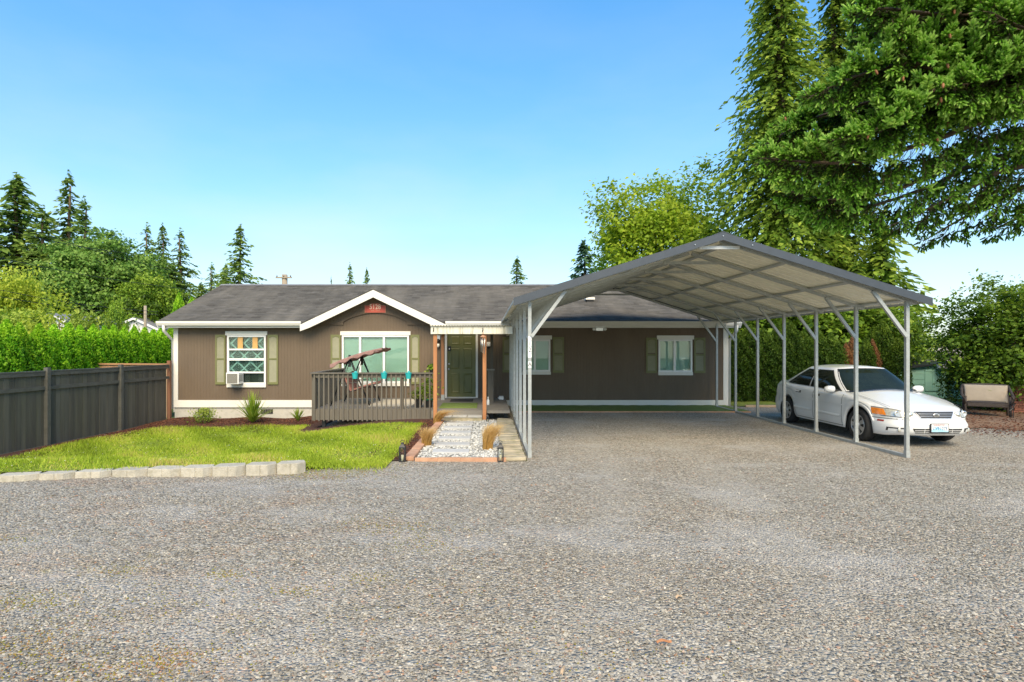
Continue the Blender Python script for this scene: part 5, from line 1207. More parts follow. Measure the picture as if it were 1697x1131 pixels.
# ---------------------------------------------------------------- small things
def lantern(loc, h, label):
    t_ = empty('lantern', loc); w_ = h * .27; d = w_ / 2
    def b(mb_, name, mat, par=None, **k):
        o = mb_.build(name, mat, None, **k); o.parent = par or t_; return o
    b(MB().box((-d*1.1, -d*1.1, 0), (d*1.1, d*1.1, h*.05)), 'base', M['black'])
    for sx in (-1, 1):
        for sy in (-1, 1): b(MB().box((sx*d - .008, sy*d - .008, h*.05), (sx*d + .008, sy*d + .008, h*.72)), 'corner_post', M['black'])
    for k in range(4):
        arch = [(-d + .008, h*.72), (-d + .008, h*.58)] + [(-(d - .008) * math.cos(math.pi*i/8), h*.58 + h*.1*math.sin(math.pi*i/8)) for i in range(1, 8)] + [(d - .008, h*.58), (d - .008, h*.72)]
        o = b(MB().prism(arch, -d - .005, -d + .003), 'arched_frame', M['black']); o.rotation_euler = (0, 0, k * math.pi / 2)
        o = b(MB().box((-d + .008, -d + .0035, h*.05), (d - .008, -d + .0055, h*.66)), 'pane', M['clear']); o.rotation_euler = (0, 0, k * math.pi / 2)
    b(MB().lathe([(d*1.6, h*.72), (d*1.55, h*.75), (d*.75, h*.87), (d*.7, h*.9), (d*.75, h*.92), (d*.5, h*.95), (d*.2, h*.96)], n=4), 'roof', M['black']).rotation_euler = (0, 0, math.pi/4)
    b(MB().tube([(0.03*math.cos(a), 0, h*.97 + .03*math.sin(a)) for a in np.linspace(0, math.pi, 9)], .005, 6), 'handle', M['black'], smooth=True)
    b(MB().lathe([(d*.5, h*.05), (d*.5, h*.33), (d*.4, h*.34), (d*.1, h*.335)], n=16), 'candle', M['candle'], smooth=True)
    return tag(t_, label, 'lantern', 'black candle lanterns by the path')
lantern((PX(667, 9.72), 9.72, .0), .34, 'black lantern with cream candle at the left front corner of the path')
lantern((PX(829.5, 9.75), 9.75, .0), .33, 'black lantern with cream candle at the right front corner of the path')
lantern((PX(808, 14.7), 14.7, .02), .2, 'small lantern low beside the right porch post')

def tuft(px_, Y, h, r_, lean, n_, label, mat='tan_grass', z=0.03):
    c = np.array([PX(px_, Y), Y, z]); N = n_; K = 5
    a = rng.uniform(0, 6.28, N); rr = rng.uniform(0, .09, N); d0 = np.stack([np.cos(a), np.sin(a)], 1)
    sp = rng.uniform(.1, 1, N) * r_; hh = h * rng.uniform(.6, 1.05, N); az = rng.uniform(0, 3.14, N); w0 = .0035
    T = np.linspace(0, 1, K)
    P_ = np.zeros((N, K, 3))
    for k, t_ in enumerate(T):
        P_[:, k, 0] = c[0] + d0[:, 0] * (rr + sp * t_ ** 2) + lean[0] * t_ ** 2 * hh; P_[:, k, 1] = c[1] + d0[:, 1] * (rr + sp * t_ ** 2) + lean[1] * t_ ** 2 * hh
        P_[:, k, 2] = z + hh * (t_ - .28 * t_ ** 2.6 * (1 + abs(lean[0])))
    sd_ = np.stack([np.cos(az), np.sin(az), 0 * az], 1) * w0
    Q = []; TT = []
    for k in range(K - 1):
        w1, w2 = 1 - .8 * T[k], 1 - .8 * T[k+1]
        Q.append(np.stack([P_[:, k] - sd_*w1, P_[:, k] + sd_*w1, P_[:, k+1] + sd_*w2, P_[:, k+1] - sd_*w2], 1)); TT.append(np.clip(.1 + .75 * T[k] + rng.normal(size=N) * .15, 0, 1))
    o = link('ornamental_grass', poly_mesh('ornamental_grass', np.concatenate(Q) - c, np.concatenate(TT), M[mat])); o.location = c
    return tag(o, label, 'grass clump', 'dry grass clumps along the path')
tuft(707, 11.15, .5, .2, (.12, 0), 700, 'short upright tan grass clump on the left side of the pebble path')
tuft(724, 14.4, .62, .3, (.75, -.05), 600, 'straw-coloured grass flopping to the right near the porch steps')
tuft(808, 10.75, .72, .22, (.28, .1), 900, 'tall straw-coloured grass clump on the right side of the pebble path')

def leafy(name, loc, h, r_, n_, mat, label, cat, L=.07, W=.035, group=None, up=.5):
    c = rng.normal(size=(n_, 3)) * [r_*.5, r_*.5, h*.25] + [0, 0, h*.55]; c[:, 2] = np.clip(c[:, 2], .02, h)
    d = rvec(n_) + [0, 0, up]; V = rhombi(c, d, rvec(n_) + [0, 0, 1.0], rng.uniform(.6, 1.2, n_) * L, rng.uniform(.6, 1.2, n_) * W)
    t_ = empty(name, loc); f_ = link('foliage', poly_mesh('foliage', V, np.clip(c[:, 2] / h + rng.normal(size=n_) * .2, 0, 1), M[mat])); f_.parent = t_
    st_ = MB()
    for k in range(3): a = k * 2.1; st_.tube([(0, 0, 0), (r_*.2*math.cos(a), r_*.2*math.sin(a), h*.5), (r_*.35*math.cos(a), r_*.35*math.sin(a), h*.85)], [.008, .006, .003], 5)
    s_ = st_.build('stem', M['bark'], None); s_.parent = t_
    return tag(t_, label, cat, group)
# bedding plants by the foundation
GM = lambda x, y: float(MZ(x, y))
def spiky(px_, Y, h, r_, n_, mat, label):
    x = PX(px_, Y); z = GM(x, Y); a = rng.uniform(0, 6.28, n_); sp = rng.uniform(.05, 1, n_); K = 6; T = np.linspace(0, 1, K); P_ = np.zeros((n_, K, 3)); L = h * rng.uniform(.75, 1.1, n_)
    for k, t_ in enumerate(T):
        rad = r_ * sp * t_ ** 1.1; P_[:, k, 0] = np.cos(a) * rad; P_[:, k, 1] = np.sin(a) * rad; P_[:, k, 2] = L * (t_ - .35 * sp ** 2 * t_ ** 2.5) * (1 - .45 * sp ** 2)
    az = np.stack([-np.sin(a), np.cos(a), 0*a], 1); Q = []; TT = []
    for k in range(K - 1):
        w = [.013, .017, .016, .013, .008, .001]; Q.append(np.stack([P_[:, k] - az*w[k], P_[:, k] + az*w[k], P_[:, k+1] + az*w[k+1], P_[:, k+1] - az*w[k+1]], 1)); TT.append(np.clip(.3 + .5 * T[k] + rng.normal(size=n_) * .2, 0, 1))
    o = link('spiky_plant', poly_mesh('spiky_plant', np.concatenate(Q), np.concatenate(TT), M[mat])); o.location = (x, Y, z); return tag(o, label, 'plant')
spiky(419, 17.6, .98, .8, 150, 'lime', 'large spiky strap-leaved plant in the mulch below the left window')
spiky(494, 17.6, .42, .45, 40, 'lime', 'small spiky plant in the mulch near the deck corner')
x = PX(338, 17.7); leafy('leafy_shrub', (x, 17.7, GM(x, 17.7)), .46, .34, 900, 'lime', 'small lime-green leafy shrub in the mulch in front of a foundation vent', 'shrub', .07, .03)
# pots with plants on the deck
def pot(loc, r_, h, mat, label, plant_h, leaf, rimmat=None):
    t_ = empty('flower_pot', loc); o = MB().lathe([(r_*.72, 0), (r_, h), (r_*1.08, h), (r_*1.08, h*.9), (r_*1.0, h*.9), (r_*.9, h*.88), (.001, h*.86)], n=20).build('pot', M[mat], None, smooth=False); o.parent = t_
    if rimmat: q_ = MB().lathe([(r_*1.03, h*.86), (r_*1.1, h*.86), (r_*1.1, h*1.01), (r_*1.03, h*1.01)], n=20).build('rim', M[rimmat], None); q_.parent = t_
    n_ = int(260 * plant_h / .5); c = rng.normal(size=(n_, 3)) * [r_*.9, r_*.9, plant_h*.3] + [0, 0, h + plant_h*.45]; c[:, 2] = np.clip(c[:, 2], h*.9, h + plant_h*1.1)
    V = rhombi(c, rvec(n_) + [0, 0, .3], rvec(n_) + [0, -.3, .8], .085, .05); f_ = link('leaves', poly_mesh('leaves', V, np.clip(rng.normal(.6, .25, n_), 0, 1), M[leaf])); f_.parent = t_
    s_ = MB().tube([(0, 0, h*.8), (.02, 0, h + plant_h*.5), (.0, .01, h + plant_h)], .008, 6).build('stem', M['lime'] if False else M['bark'], None); s_.parent = t_
    return tag(t_, label, 'potted plant', 'potted plants on the deck')
M['darkgreen'] = pmat('dark_green_plastic', (0.01, 0.1, 0.06), .4, .1)
pot((PX(694, 15.9), 15.9, DZ), .11, .24, 'blackplastic', 'black pot with a bushy green plant behind the railing', .3, 'lime')
pot((PX(710, 15.9), 15.95, DZ), .13, .24, 'blackplastic', 'black pot with green rim and tall stem next to the porch post', .7, 'lime', 'darkgreen')
pot((PX(715, DY), DY, RT), .05, .08, 'blackplastic', 'tiny pot on the rail against the left porch post', .12, 'shrub')
# turquoise rail buckets
for px_, lab in ((588.5, 'turquoise bucket hooked on the railing, left of three'), (636.5, 'turquoise bucket hooked on the railing, middle of three'), (677, 'turquoise bucket hooked on the railing, right of three')):
    t_ = empty('rail_bucket', (PX(px_, DY - .2), DY - .2, RT - .16)); 
    o = MB().lathe([(.062, 0), (.085, .145), (.092, .145), (.092, .16), (.082, .16), (.058, .02), (.001, .02)], n=22).build('bucket', M['teal'], None, smooth=False); o.parent = t_
    o = MB().box((-.03, .06, .14), (.03, .072, .2)).box((-.03, .072, .188), (.03, .16, .2)).build('hook_tab', M['teal'], None, bevel=.004); o.parent = t_
    tag(t_, lab, 'bucket', 'turquoise buckets on the deck rail')
# swing seat with tilted canopy
sw = empty('swing_seat', (-3.9, 17, DZ)); tag(sw, 'black-framed garden swing with tilted mauve canopy on the deck', 'swing')
YN, YFF = 16.35, 17.75
for Yq, ap, f1, f2 in ((YN, (579.5, 592), (548, 678), (613, 678)), (YFF, (600, 590), (571, 668), (630, 667))):
    A = (PX(ap[0], Yq), Yq, PZ(ap[1], Yq))
    for f in (f1, f2): MB().tube([A, (PX(f[0], Yq), Yq, DZ)], .02, 8).build('frame_leg', M['black'], sw, smooth=True)
    MB().bar((A[0], Yq, A[2] + .06), (A[0], Yq, A[2] - .28), .06, .06).build('frame_joint', M['black'], sw)
    MB().tube([(A[0] - .25, Yq, A[2] - .75), (A[0] + .22, Yq, A[2] - .72)], .012, 6).build('cross_bar', M['black'], sw)
    for dx in (-.18, .3): MB().tube([(A[0], Yq, A[2] - .1), (A[0] + dx, Yq, DZ + .62)], .009, 6).build('hanger', M['black'], sw)
MB().tube([(PX(579.5, YN), YN, PZ(592, YN)), (PX(600, YFF), YFF, PZ(590, YFF))], .02, 8).build('top_bar', M['black'], sw)
x0, z0, x1, z1 = PX(549, YN), PZ(603, YN), PX(634, YN), PZ(576, YN)
def canopy(u, v):
    x = x0 + (x1 - x0) * u; z = z0 + (z1 - z0) * u + .05 * math.sin(math.pi * u) - .03 * math.sin(math.pi * v * 2) ** 2
    e = max(0, abs(v - .5) * 2 - .88) / .12; return (x, YN - .15 + (YFF - YN + .2) * v, z - .09 * e + .012 * math.sin(u * 40) * e)
MB().grid(canopy, 36, 24).build('canopy', M['cloth'], sw, smooth=True, solid=.012)
vl = MB(); vl.grid(lambda u, v: (x0 + (x1-x0)*u, YN - .16 - .012*math.sin(u*50), z0 + (z1-z0)*u + .05*math.sin(math.pi*u) - .02 - (.10 + .03*math.sin(u*26))*v*(1 if u < .85 else .5)), 50, 4); vl.build('canopy_valance', M['cloth'], sw, smooth=True, solid=.006)
def seatp(u, v):
    if u < .45: q = u / .45; x = -4.12 + .22 * q; z = DZ + .92 - .52 * q
    else: q = (u - .45) / .55; x = -3.9 + .72 * q; z = DZ + .40 + .2 * q ** 1.3
    return (x, YN + .12 + (YFF - YN - .2) * v, z - .03 * math.sin(math.pi * v) - .03 * math.sin(u * 6))
MB().grid(seatp, 20, 10).build('sling_seat', M['clothred'], sw, smooth=True, solid=.05)
for v in (0, 1): MB().tube([seatp(u, v) for u in np.linspace(0, 1, 12)], .014, 6).build('seat_frame', M['black'], sw)
# wind chime
wx, wy, wz = PX(800.5, 14.93), 14.93, PZ(557, 14.93)
wc = empty('wind_chime', (wx, wy, wz)); tag(wc, 'silver-tubed wind chime hanging from the porch beam by the right post', 'wind chime')
o = MB().tube([(wx, wy, wz + .01), (wx, wy, wz + .06), (wx, PYF - .115, wz + .1)], .006, 5).build('cord', M['cedar'], wc)
MB().lathe([(.07, wz - .04), (.075, wz - .02), (.03, wz + .01), (.001, wz + .015)], (wx, wy, 0), 18).build('top_disc', M['terra'], wc, smooth=True)
for k in range(7):
    a = k * .9; L = .24 + .03 * k; MB().tube([(wx + .052*math.cos(a), wy + .052*math.sin(a), wz - .05), (wx + .052*math.cos(a), wy + .052*math.sin(a), wz - .05 - L)], .009, 8).build('tube', M['metal'], wc, smooth=True)
MB().lathe([(.001, wz - .44), (.02, wz - .43), (.02, wz - .415), (.001, wz - .405)], (wx, wy, 0), 12).build('wind_catcher', M['terra'], wc)
# white bottle and small white device on the deck
bx_ = PX(809, 17); tag(MB().lathe([(.035, 0), (.04, .02), (.04, .13), (.015, .18), (.015, .2), (.02, .2), (.02, .235), (.001, .24)], (bx_, 16.6, DZ), 14).build('spray_bottle', M['winwhite'], smooth=True), 'white spray bottle standing behind the right porch post', 'bottle')
tag(MB().box((PX(827, 18.4), 18.3, DZ), (PX(834.5, 18.4), 18.55, DZ + .1)).box((PX(825, 18.4), 18.35, DZ + .02), (PX(827, 18.4), 18.5, DZ + .07)).build('outlet_box', M['winwhite'], bevel=.01), 'small white box lying on the deck at the foot of the wall', 'box')

# ---------------------------------------------------------------- right side: loveseat, shed, brick wall
lv = empty('wicker_loveseat', (PX(1634, 16.1), 16.1, 0)); tag(lv, 'dark wicker loveseat with tan back cushion under the bush', 'loveseat')
x0, x1 = PX(1599, 16.1) + .02, PX(1671, 16.1) - .02; cx = (x0 + x1) / 2; hw = (x1 - x0) / 2
MB().box((x0 + .06, 15.85, .3), (x1 - .06, 16.45, .42)).build('seat', M['wicker'], lv, bevel=.02)
MB().grid(lambda u, v: (x0 + .05 + (x1-x0-.1)*u, 16.42 + .16*v, .38 + .55*v + .02*math.sin(math.pi*u)), 16, 6).build('backrest', M['wicker'], lv, solid=.05)
MB().tube([(x0 + .02 + (x1-x0-.04)*u, 16.6, .94 + .025*math.sin(math.pi*u)) for u in np.linspace(0, 1, 12)], .028, 8).build('top_rail', M['wicker'], lv, smooth=True)
MB().grid(lambda u, v: (cx + (u-.5)*2*(hw - .04 + .02*v), 16.3 + .14*v - .05*math.sin(math.pi*u)**.3*math.sin(math.pi*v)**.4, .42 + .53*v), 24, 12).build('back_cushion', M['cushion'], lv, smooth=True, solid=.09, offset=1)
MB().grid(lambda u, v: (cx + (u-.5)*2*(hw - .1), 15.87 + .46*v, .43 + .045*math.sin(math.pi*u)**.3*math.sin(math.pi*v)**.4), 20, 10).build('seat_cushion', M['wicker'], lv, smooth=True)
for s_, xa in ((-1, x0), (1, x1)):
    MB().tube([(xa, 16.58, .93), (xa + s_*.04, 16.4, .8), (xa + s_*.06, 16.1, .66), (xa + s_*.05, 15.85, .62), (xa + s_*.03, 15.78, .54), (xa, 15.84, .4)], .042, 8).build('arm', M['wicker'], lv, smooth=True)
    for y_ in (15.9, 16.45): MB().tube([(xa - s_*.02, y_, .62 if y_ < 16 else .85), (xa - s_*.02, y_, 0)], .035, 8).build('leg', M['wicker'], lv, smooth=True)
lv.rotation_euler = (0, 0, -.6); lv.scale = (.84, .84, .9)
# small wire stand beside it
ws = empty('wire_stand', (PX(1679, 15.6), 15.6, 0)); tag(ws, 'thin dark wire plant stand beside the loveseat', 'stand')
xq = PX(1679, 15.6)
MB().tube([(xq, 15.6, 0), (xq, 15.6, .42)], .012, 6).build('stem', M['black'], ws)
MB().tube([(xq - .1, 15.6, .2), (xq, 15.6, .28), (xq + .06, 15.6, .4), (xq - .02, 15.6, .36), (xq - .09, 15.6, .42)], .01, 6).build('scroll', M['black'], ws)
# teal sheds, board by board
def shed(name, xa, xb, Y, z0, zl, zr_, label, roofmat, back=3.0, door=True):
    t_ = empty(name, ((xa + xb) / 2, Y, 0)); tag(t_, label, 'shed')
    MB().prism([(xa, z0), (xb, z0), (xb, zr_), (xa, zl)], Y + .02, Y + back).build('wall', M['tealwood'], t_)
    z = z0
    while z < max(zl, zr_) - .02:
        h = .2; top = z + h - .012
        # trim the board ends to the roof slope
        def xlim(zq):
            if zr_ > zl: return (max(xa, xa + (xb-xa) * (zq - zl) / (zr_ - zl)), xb)
            if zl > zr_: return (xa, min(xb, xa + (xb-xa) * (zl - zq) / (zl - zr_)))
            return (xa, xb)
        l0, r0 = xlim(z); l1, r1 = xlim(min(top, max(zl, zr_) - .01))
        if r1 - l1 > .02: MB().prism([(l0, z), (r0, z), (r1, top), (l1, top)], Y - .012, Y + .019).build('siding_board', M['tealwood'], t_)
        z += h
    if door:
        dx0, dx1 = PX(1532, Y), PX(1557, Y); dz0, dz1 = PZ(648, Y), PZ(613, Y)
        d_ = MB().box((dx0, Y - .03, dz0), (dx1, Y - .013, dz1)).build('shutter_door', M['tealwood'], t_)
        MB().box((dx0, Y - .045, dz1 - .06), (dx1, Y - .031, dz1)).build('batten', M['tealwood'], d_); MB().box((dx0, Y - .045, dz0), (dx1, Y - .031, dz0 + .06)).build('batten', M['tealwood'], d_)
        MB().box(((dx0+dx1)/2 - .015, Y - .045, dz0 + .062), ((dx0+dx1)/2 + .015, Y - .031, dz1 - .062)).build('batten', M['tealwood'], d_)
    MB().prism([(xa - .15, zl), (xb + .15, zr_), (xb + .15, zr_ + .06), (xa - .15, zl + .06)], Y - .15, Y + back).build('roof', M[roofmat], t_)
    return t_
YS = 22.0
sh1 = shed('teal_shed', PX(1488, YS), PX(1568, YS), YS, -.1, PZ(613, YS), PZ(602, YS), 'weathered teal wooden shed behind the white sedan', 'black')
MB().lathe([(.17, PZ(611, YS)), (.2, PZ(604, YS))], (PX(1555, YS), YS - .2, 0), 16).build('pail', M['winwhite'], sh1)
b2 = shed('teal_outbuilding', PX(1636, 20.5), PX(1760, 20.5), 20.5, -.1, PZ(604, 20.5), PZ(606, 20.5), 'teal clapboard outbuilding at the right edge behind the bush', 'houserooflight', 4, False)
# pinkish roof rising behind the shed
MB().prism([(PX(1545, 26), PZ(603, 26)), (PX(1640, 26), PZ(603, 26)), (PX(1600, 26), PZ(575, 26))], 25.5, 31).build('rear_roof', M['houserooflight'], sh1)
# brick wall
bwall = empty('low_brick_wall', (PX(1690, 16.9), 16.9, 0)); tag(bwall, 'low old red brick wall at the right edge beside the loveseat', 'wall')
MB().box((PX(1676, 16.9), 16.95, 0), (PX(1770, 16.9), 17.15, .8)).build('core', M['mortar'], bwall)
bk = MB().box((-.1, -.05, -.03), (.1, .05, .03)).mesh('brick', M['brick'])
for r_ in range(11):
    for k in range(9): inst('brick', bk, (PX(1677, 16.9) + .1 * (r_ % 2) + k * .213 + .06, 16.92, .038 + r_ * .071), (R(random.uniform(-1, 1)), 0, R(random.uniform(-1.5, 1.5))), bwall)
# log edging of the back lawn strip
tag(MB().box((PX(1226, 18.9), 18.45, 0), (PX(1283, 18.9), 18.55, .07)).build('timber_edging', M['cedarold'], bevel=.01), 'short timber edging on the ground behind the sedan', 'edging')
# ---------------------------------------------------------------- vegetation generators
def trunk_mesh(h, r0, r1, bend=.2, limbs=()):
    mb = MB(); k = 8; ph = random.uniform(0, 6)
    pts_ = [(bend * math.sin(ph + i * .7) * i / k, bend * math.cos(ph + i * .9) * i / k, h * i / k) for i in range(k + 1)]
    mb.tube(pts_, [r0 + (r1 - r0) * i / k for i in range(k + 1)], 8)
    for a, z0, L, rise in limbs:
        mb.tube([(0, 0, z0), (math.cos(a) * L * .5, math.sin(a) * L * .5, z0 + rise * .6), (math.cos(a) * L, math.sin(a) * L, z0 + rise)], [r0 * .4, r0 * .25, r0 * .08], 6)
    return mb.mesh('trunk', M['bark'], True)
def arborvitae(h, r_, n_, mat):
    t_ = rng.uniform(0, 1, n_) ** .85; a = rng.uniform(0, 6.283, n_)
    prof = np.where(t_ < .12, .75 + .25 * t_ / .12, 1) * (1 - np.clip((t_ - .5) / .5, 0, 1) ** 2.4 * .93)
    lump = 1 + .13 * np.sin(a * 3 + t_ * 14) * np.sin(t_ * 23 + a) + .08 * np.sin(a * 7 + t_ * 31)
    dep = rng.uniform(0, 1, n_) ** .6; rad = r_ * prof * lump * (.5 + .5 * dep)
    c = np.stack([np.cos(a) * rad, np.sin(a) * rad, t_ * h + rng.normal(size=n_) * .03 + .03], 1)
    d = np.stack([np.cos(a) * .6, np.sin(a) * .6, np.ones(n_) * 1.0], 1) + rng.normal(size=(n_, 3)) * .6
    nrm = np.stack([np.cos(a), np.sin(a), .2 + 0 * a], 1) + rng.normal(size=(n_, 3)) * .7
    V = rhombi(c, d, nrm, rng.uniform(.05, .1, n_), rng.uniform(.03, .055, n_))
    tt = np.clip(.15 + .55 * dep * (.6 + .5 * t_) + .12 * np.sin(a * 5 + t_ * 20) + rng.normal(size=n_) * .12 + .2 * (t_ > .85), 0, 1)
    return poly_mesh('foliage', V, tt, M[mat])
def conifer(h, r_, n_whorl, mat, sparse=1.0, droop=.35, leaf=.5, asym=0.0, base=.06, kb=5):
    C_, D_, N_, T_, L_ = [], [], [], [], []
    for i in range(n_whorl):
        f = base + (1 - base) * (i / n_whorl); z = f * h; R_ = r_ * min(1, 1.9 * (1 - f)) ** .8 * random.uniform(.6, 1.1) + .05
        for k in range(random.randint(kb, kb + 2)):
            if random.random() > sparse: continue
            z = f * h + random.uniform(-.5, .5) * h / n_whorl * 1.6; a = random.uniform(0, 6.283); L = R_ * random.uniform(.65, 1.15) * (1 + asym * math.cos(a)); m = max(4, int(L / (leaf * .26)))
            for j in range(m):
                u = (j + random.random()) / m; rr = L * u; zz = z - droop * L * u ** 1.3 + .12 * L * max(0, u - .75) * 2
                w_ = leaf * .55 * (1 - .5 * u); off = random.uniform(-1, 1) * w_
                C_.append((math.cos(a) * rr - math.sin(a) * off, math.sin(a) * rr + math.cos(a) * off, zz + random.uniform(-.5, .2) * leaf)); sg = 1 if off > 0 else -1
                D_.append((math.cos(a) * .8 - math.sin(a) * sg * .7, math.sin(a) * .8 + math.cos(a) * sg * .7, -.55 + random.uniform(-.6, .35)))
                T_.append(.15 + .6 * u + random.gauss(0, .14)); L_.append(leaf * random.uniform(.6, 1.25))
    C_ = np.array(C_); n_ = len(C_); L_ = np.array(L_)
    nrm = rng.normal(size=(n_, 3)) * .8 + [0, 0, .8]
    tip = np.stack([rng.normal(size=24) * .02 * r_, rng.normal(size=24) * .02 * r_, h * (.96 + .06 * rng.uniform(0, 1, 24))], 1)
    V = np.concatenate([rhombi(C_, np.array(D_), nrm, L_, L_ * .42), rhombi(tip, rng.normal(size=(24, 3)) * .5 + [0, 0, 1], rvec(24), leaf * .6, leaf * .2)])
    return poly_mesh('foliage', V, np.clip(np.concatenate([np.array(T_), np.full(24, .6)]), 0, 1), M[mat])
def broadleaf(h, r_, z0, n_clump, per, mat, leaf=.25, flat=.75, seed=0, clump=.2, shell=.55, lobe=1.0):
    """crown of leaf clumps spread through an uneven ellipsoid from z0 to h"""
    cz = (h + z0) / 2; hz = (h - z0) / 2
    d = rvec(n_clump); rad = rng.uniform(shell, 1, n_clump) ** .7
    az = np.arctan2(d[:, 1], d[:, 0]); lob = 1 + lobe * .18 * np.sin(3 * az + seed) * np.cos(2.3 * d[:, 2] + seed) + lobe * .12 * np.sin(5 * az + 2 * seed + 4 * d[:, 2])
    cc = d * (rad * lob)[:, None] * [r_, r_, hz] + [0, 0, cz]
    cr = clump * r_ * rng.uniform(.6, 1.4, n_clump)
    idx = np.repeat(np.arange(n_clump), per); n_ = len(idx)
    off = rng.normal(size=(n_, 3)) * .5 * [1, 1, flat]; c = cc[idx] + off * cr[idx][:, None]
    out = unit(c - [0, 0, cz - hz * .3])
    nrm = out * .8 + [0, 0, .6] + rng.normal(size=(n_, 3)) * .7
    dd = np.cross(nrm, rvec(n_)) + [0, 0, -.25]
    L = leaf * rng.uniform(.6, 1.3, n_); V = rhombi(c, dd, nrm, L, L * rng.uniform(.5, .75, n_))
    ct = rng.normal(size=n_clump) * .12
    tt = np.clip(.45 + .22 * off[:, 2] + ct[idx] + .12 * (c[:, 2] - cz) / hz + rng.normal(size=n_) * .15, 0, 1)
    return poly_mesh('crown', V, tt, M[mat])
def plant(name, loc, crown_me, trunk_me, label, cat, group=None, rz_=0, scale=(1, 1, 1), cname='crown'):
    t_ = empty(name, loc, rz_); t_.scale = scale
    o = bpy.data.objects.new(cname, crown_me); COL.objects.link(o); o.parent = t_
    if trunk_me: o = bpy.data.objects.new('trunk', trunk_me); COL.objects.link(o); o.parent = t_
    return tag(t_, label, cat, group)

# arborvitae hedge beyond the fence
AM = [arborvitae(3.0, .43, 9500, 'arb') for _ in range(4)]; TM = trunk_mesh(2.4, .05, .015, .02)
hy = 15.75; i = 0
HB = []
while hy < 26: HB.append(hy); hy += .62
for i, y in enumerate(HB):
    x = -13.55 - .02 * (y - 13) + random.uniform(-.08, .08); z = -.45
    top = PZ(536 + 12 * min(1, max(0, (PX(0, 1) * 0 + 807 + 960 * x / y) / 245)), y) + random.uniform(-.05, .07); h = top - z
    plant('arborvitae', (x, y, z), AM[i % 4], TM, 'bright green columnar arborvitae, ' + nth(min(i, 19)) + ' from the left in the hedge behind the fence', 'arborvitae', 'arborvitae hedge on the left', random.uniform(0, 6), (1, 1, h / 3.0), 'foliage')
plant('arborvitae', (PX(268, 25), 25, -.4), AM[1], TM, 'single arborvitae beside the left corner of the house', 'arborvitae', None, 1.0, (1.0, 1.0, (PZ(546, 25) + .4) / 3), 'foliage')
for px_, py_, Y in ((297, 490, 29), (318, 497, 29)):
    plant('arborvitae', (PX(px_, Y), Y, -.4), AM[2], TM, 'pointed arborvitae tip showing above the left end of the roof, ' + ('left one' if px_ < 300 else 'right one'), 'arborvitae', None, 2.0, (1.1, 1.1, (PZ(py_, Y) + .4) / 3), 'foliage')
# hedge on the right
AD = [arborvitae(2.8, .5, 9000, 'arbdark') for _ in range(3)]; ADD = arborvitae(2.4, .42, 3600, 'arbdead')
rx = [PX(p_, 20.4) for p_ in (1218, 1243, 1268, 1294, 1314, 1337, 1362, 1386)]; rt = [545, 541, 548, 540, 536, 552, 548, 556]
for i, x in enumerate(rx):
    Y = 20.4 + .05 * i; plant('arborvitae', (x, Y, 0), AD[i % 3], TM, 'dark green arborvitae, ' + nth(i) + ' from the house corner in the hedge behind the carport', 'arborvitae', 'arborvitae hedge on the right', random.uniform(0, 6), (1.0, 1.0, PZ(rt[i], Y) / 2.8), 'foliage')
for k, (p_, pt) in enumerate(((1402, 572), (1412, 562), (1436, 566), (1446, 566))):
    Y = 20.9 + .2 * (k % 2); plant('arborvitae', (PX(p_, Y), Y, 0), ADD if k != 2 else AD[1], TM, ['small rust-brown dead arborvitae at the end of the green hedge', 'tall rust-brown dead arborvitae left of the pair behind the sedan roof', 'thin green arborvitae between two dead brown ones', 'rust-brown dead arborvitae nearest the tall green trio'][k], 'arborvitae', None, k, (.62, .62, PZ(pt, Y) / (2.4 if k != 2 else 2.8)), 'foliage')
for k, (p_, pt, Y) in enumerate(((1448, 545, 21.6), (1463, 535, 21.4), (1487, 562, 21.2))):
    plant('arborvitae', (PX(p_, Y), Y, 0), AD[k], TM, 'tall green arborvitae behind the sedan, ' + ['left', 'middle', 'right'][k] + ' of a group of three', 'arborvitae', None, k, (.9, .9, PZ(pt, Y) / 2.8), 'foliage')

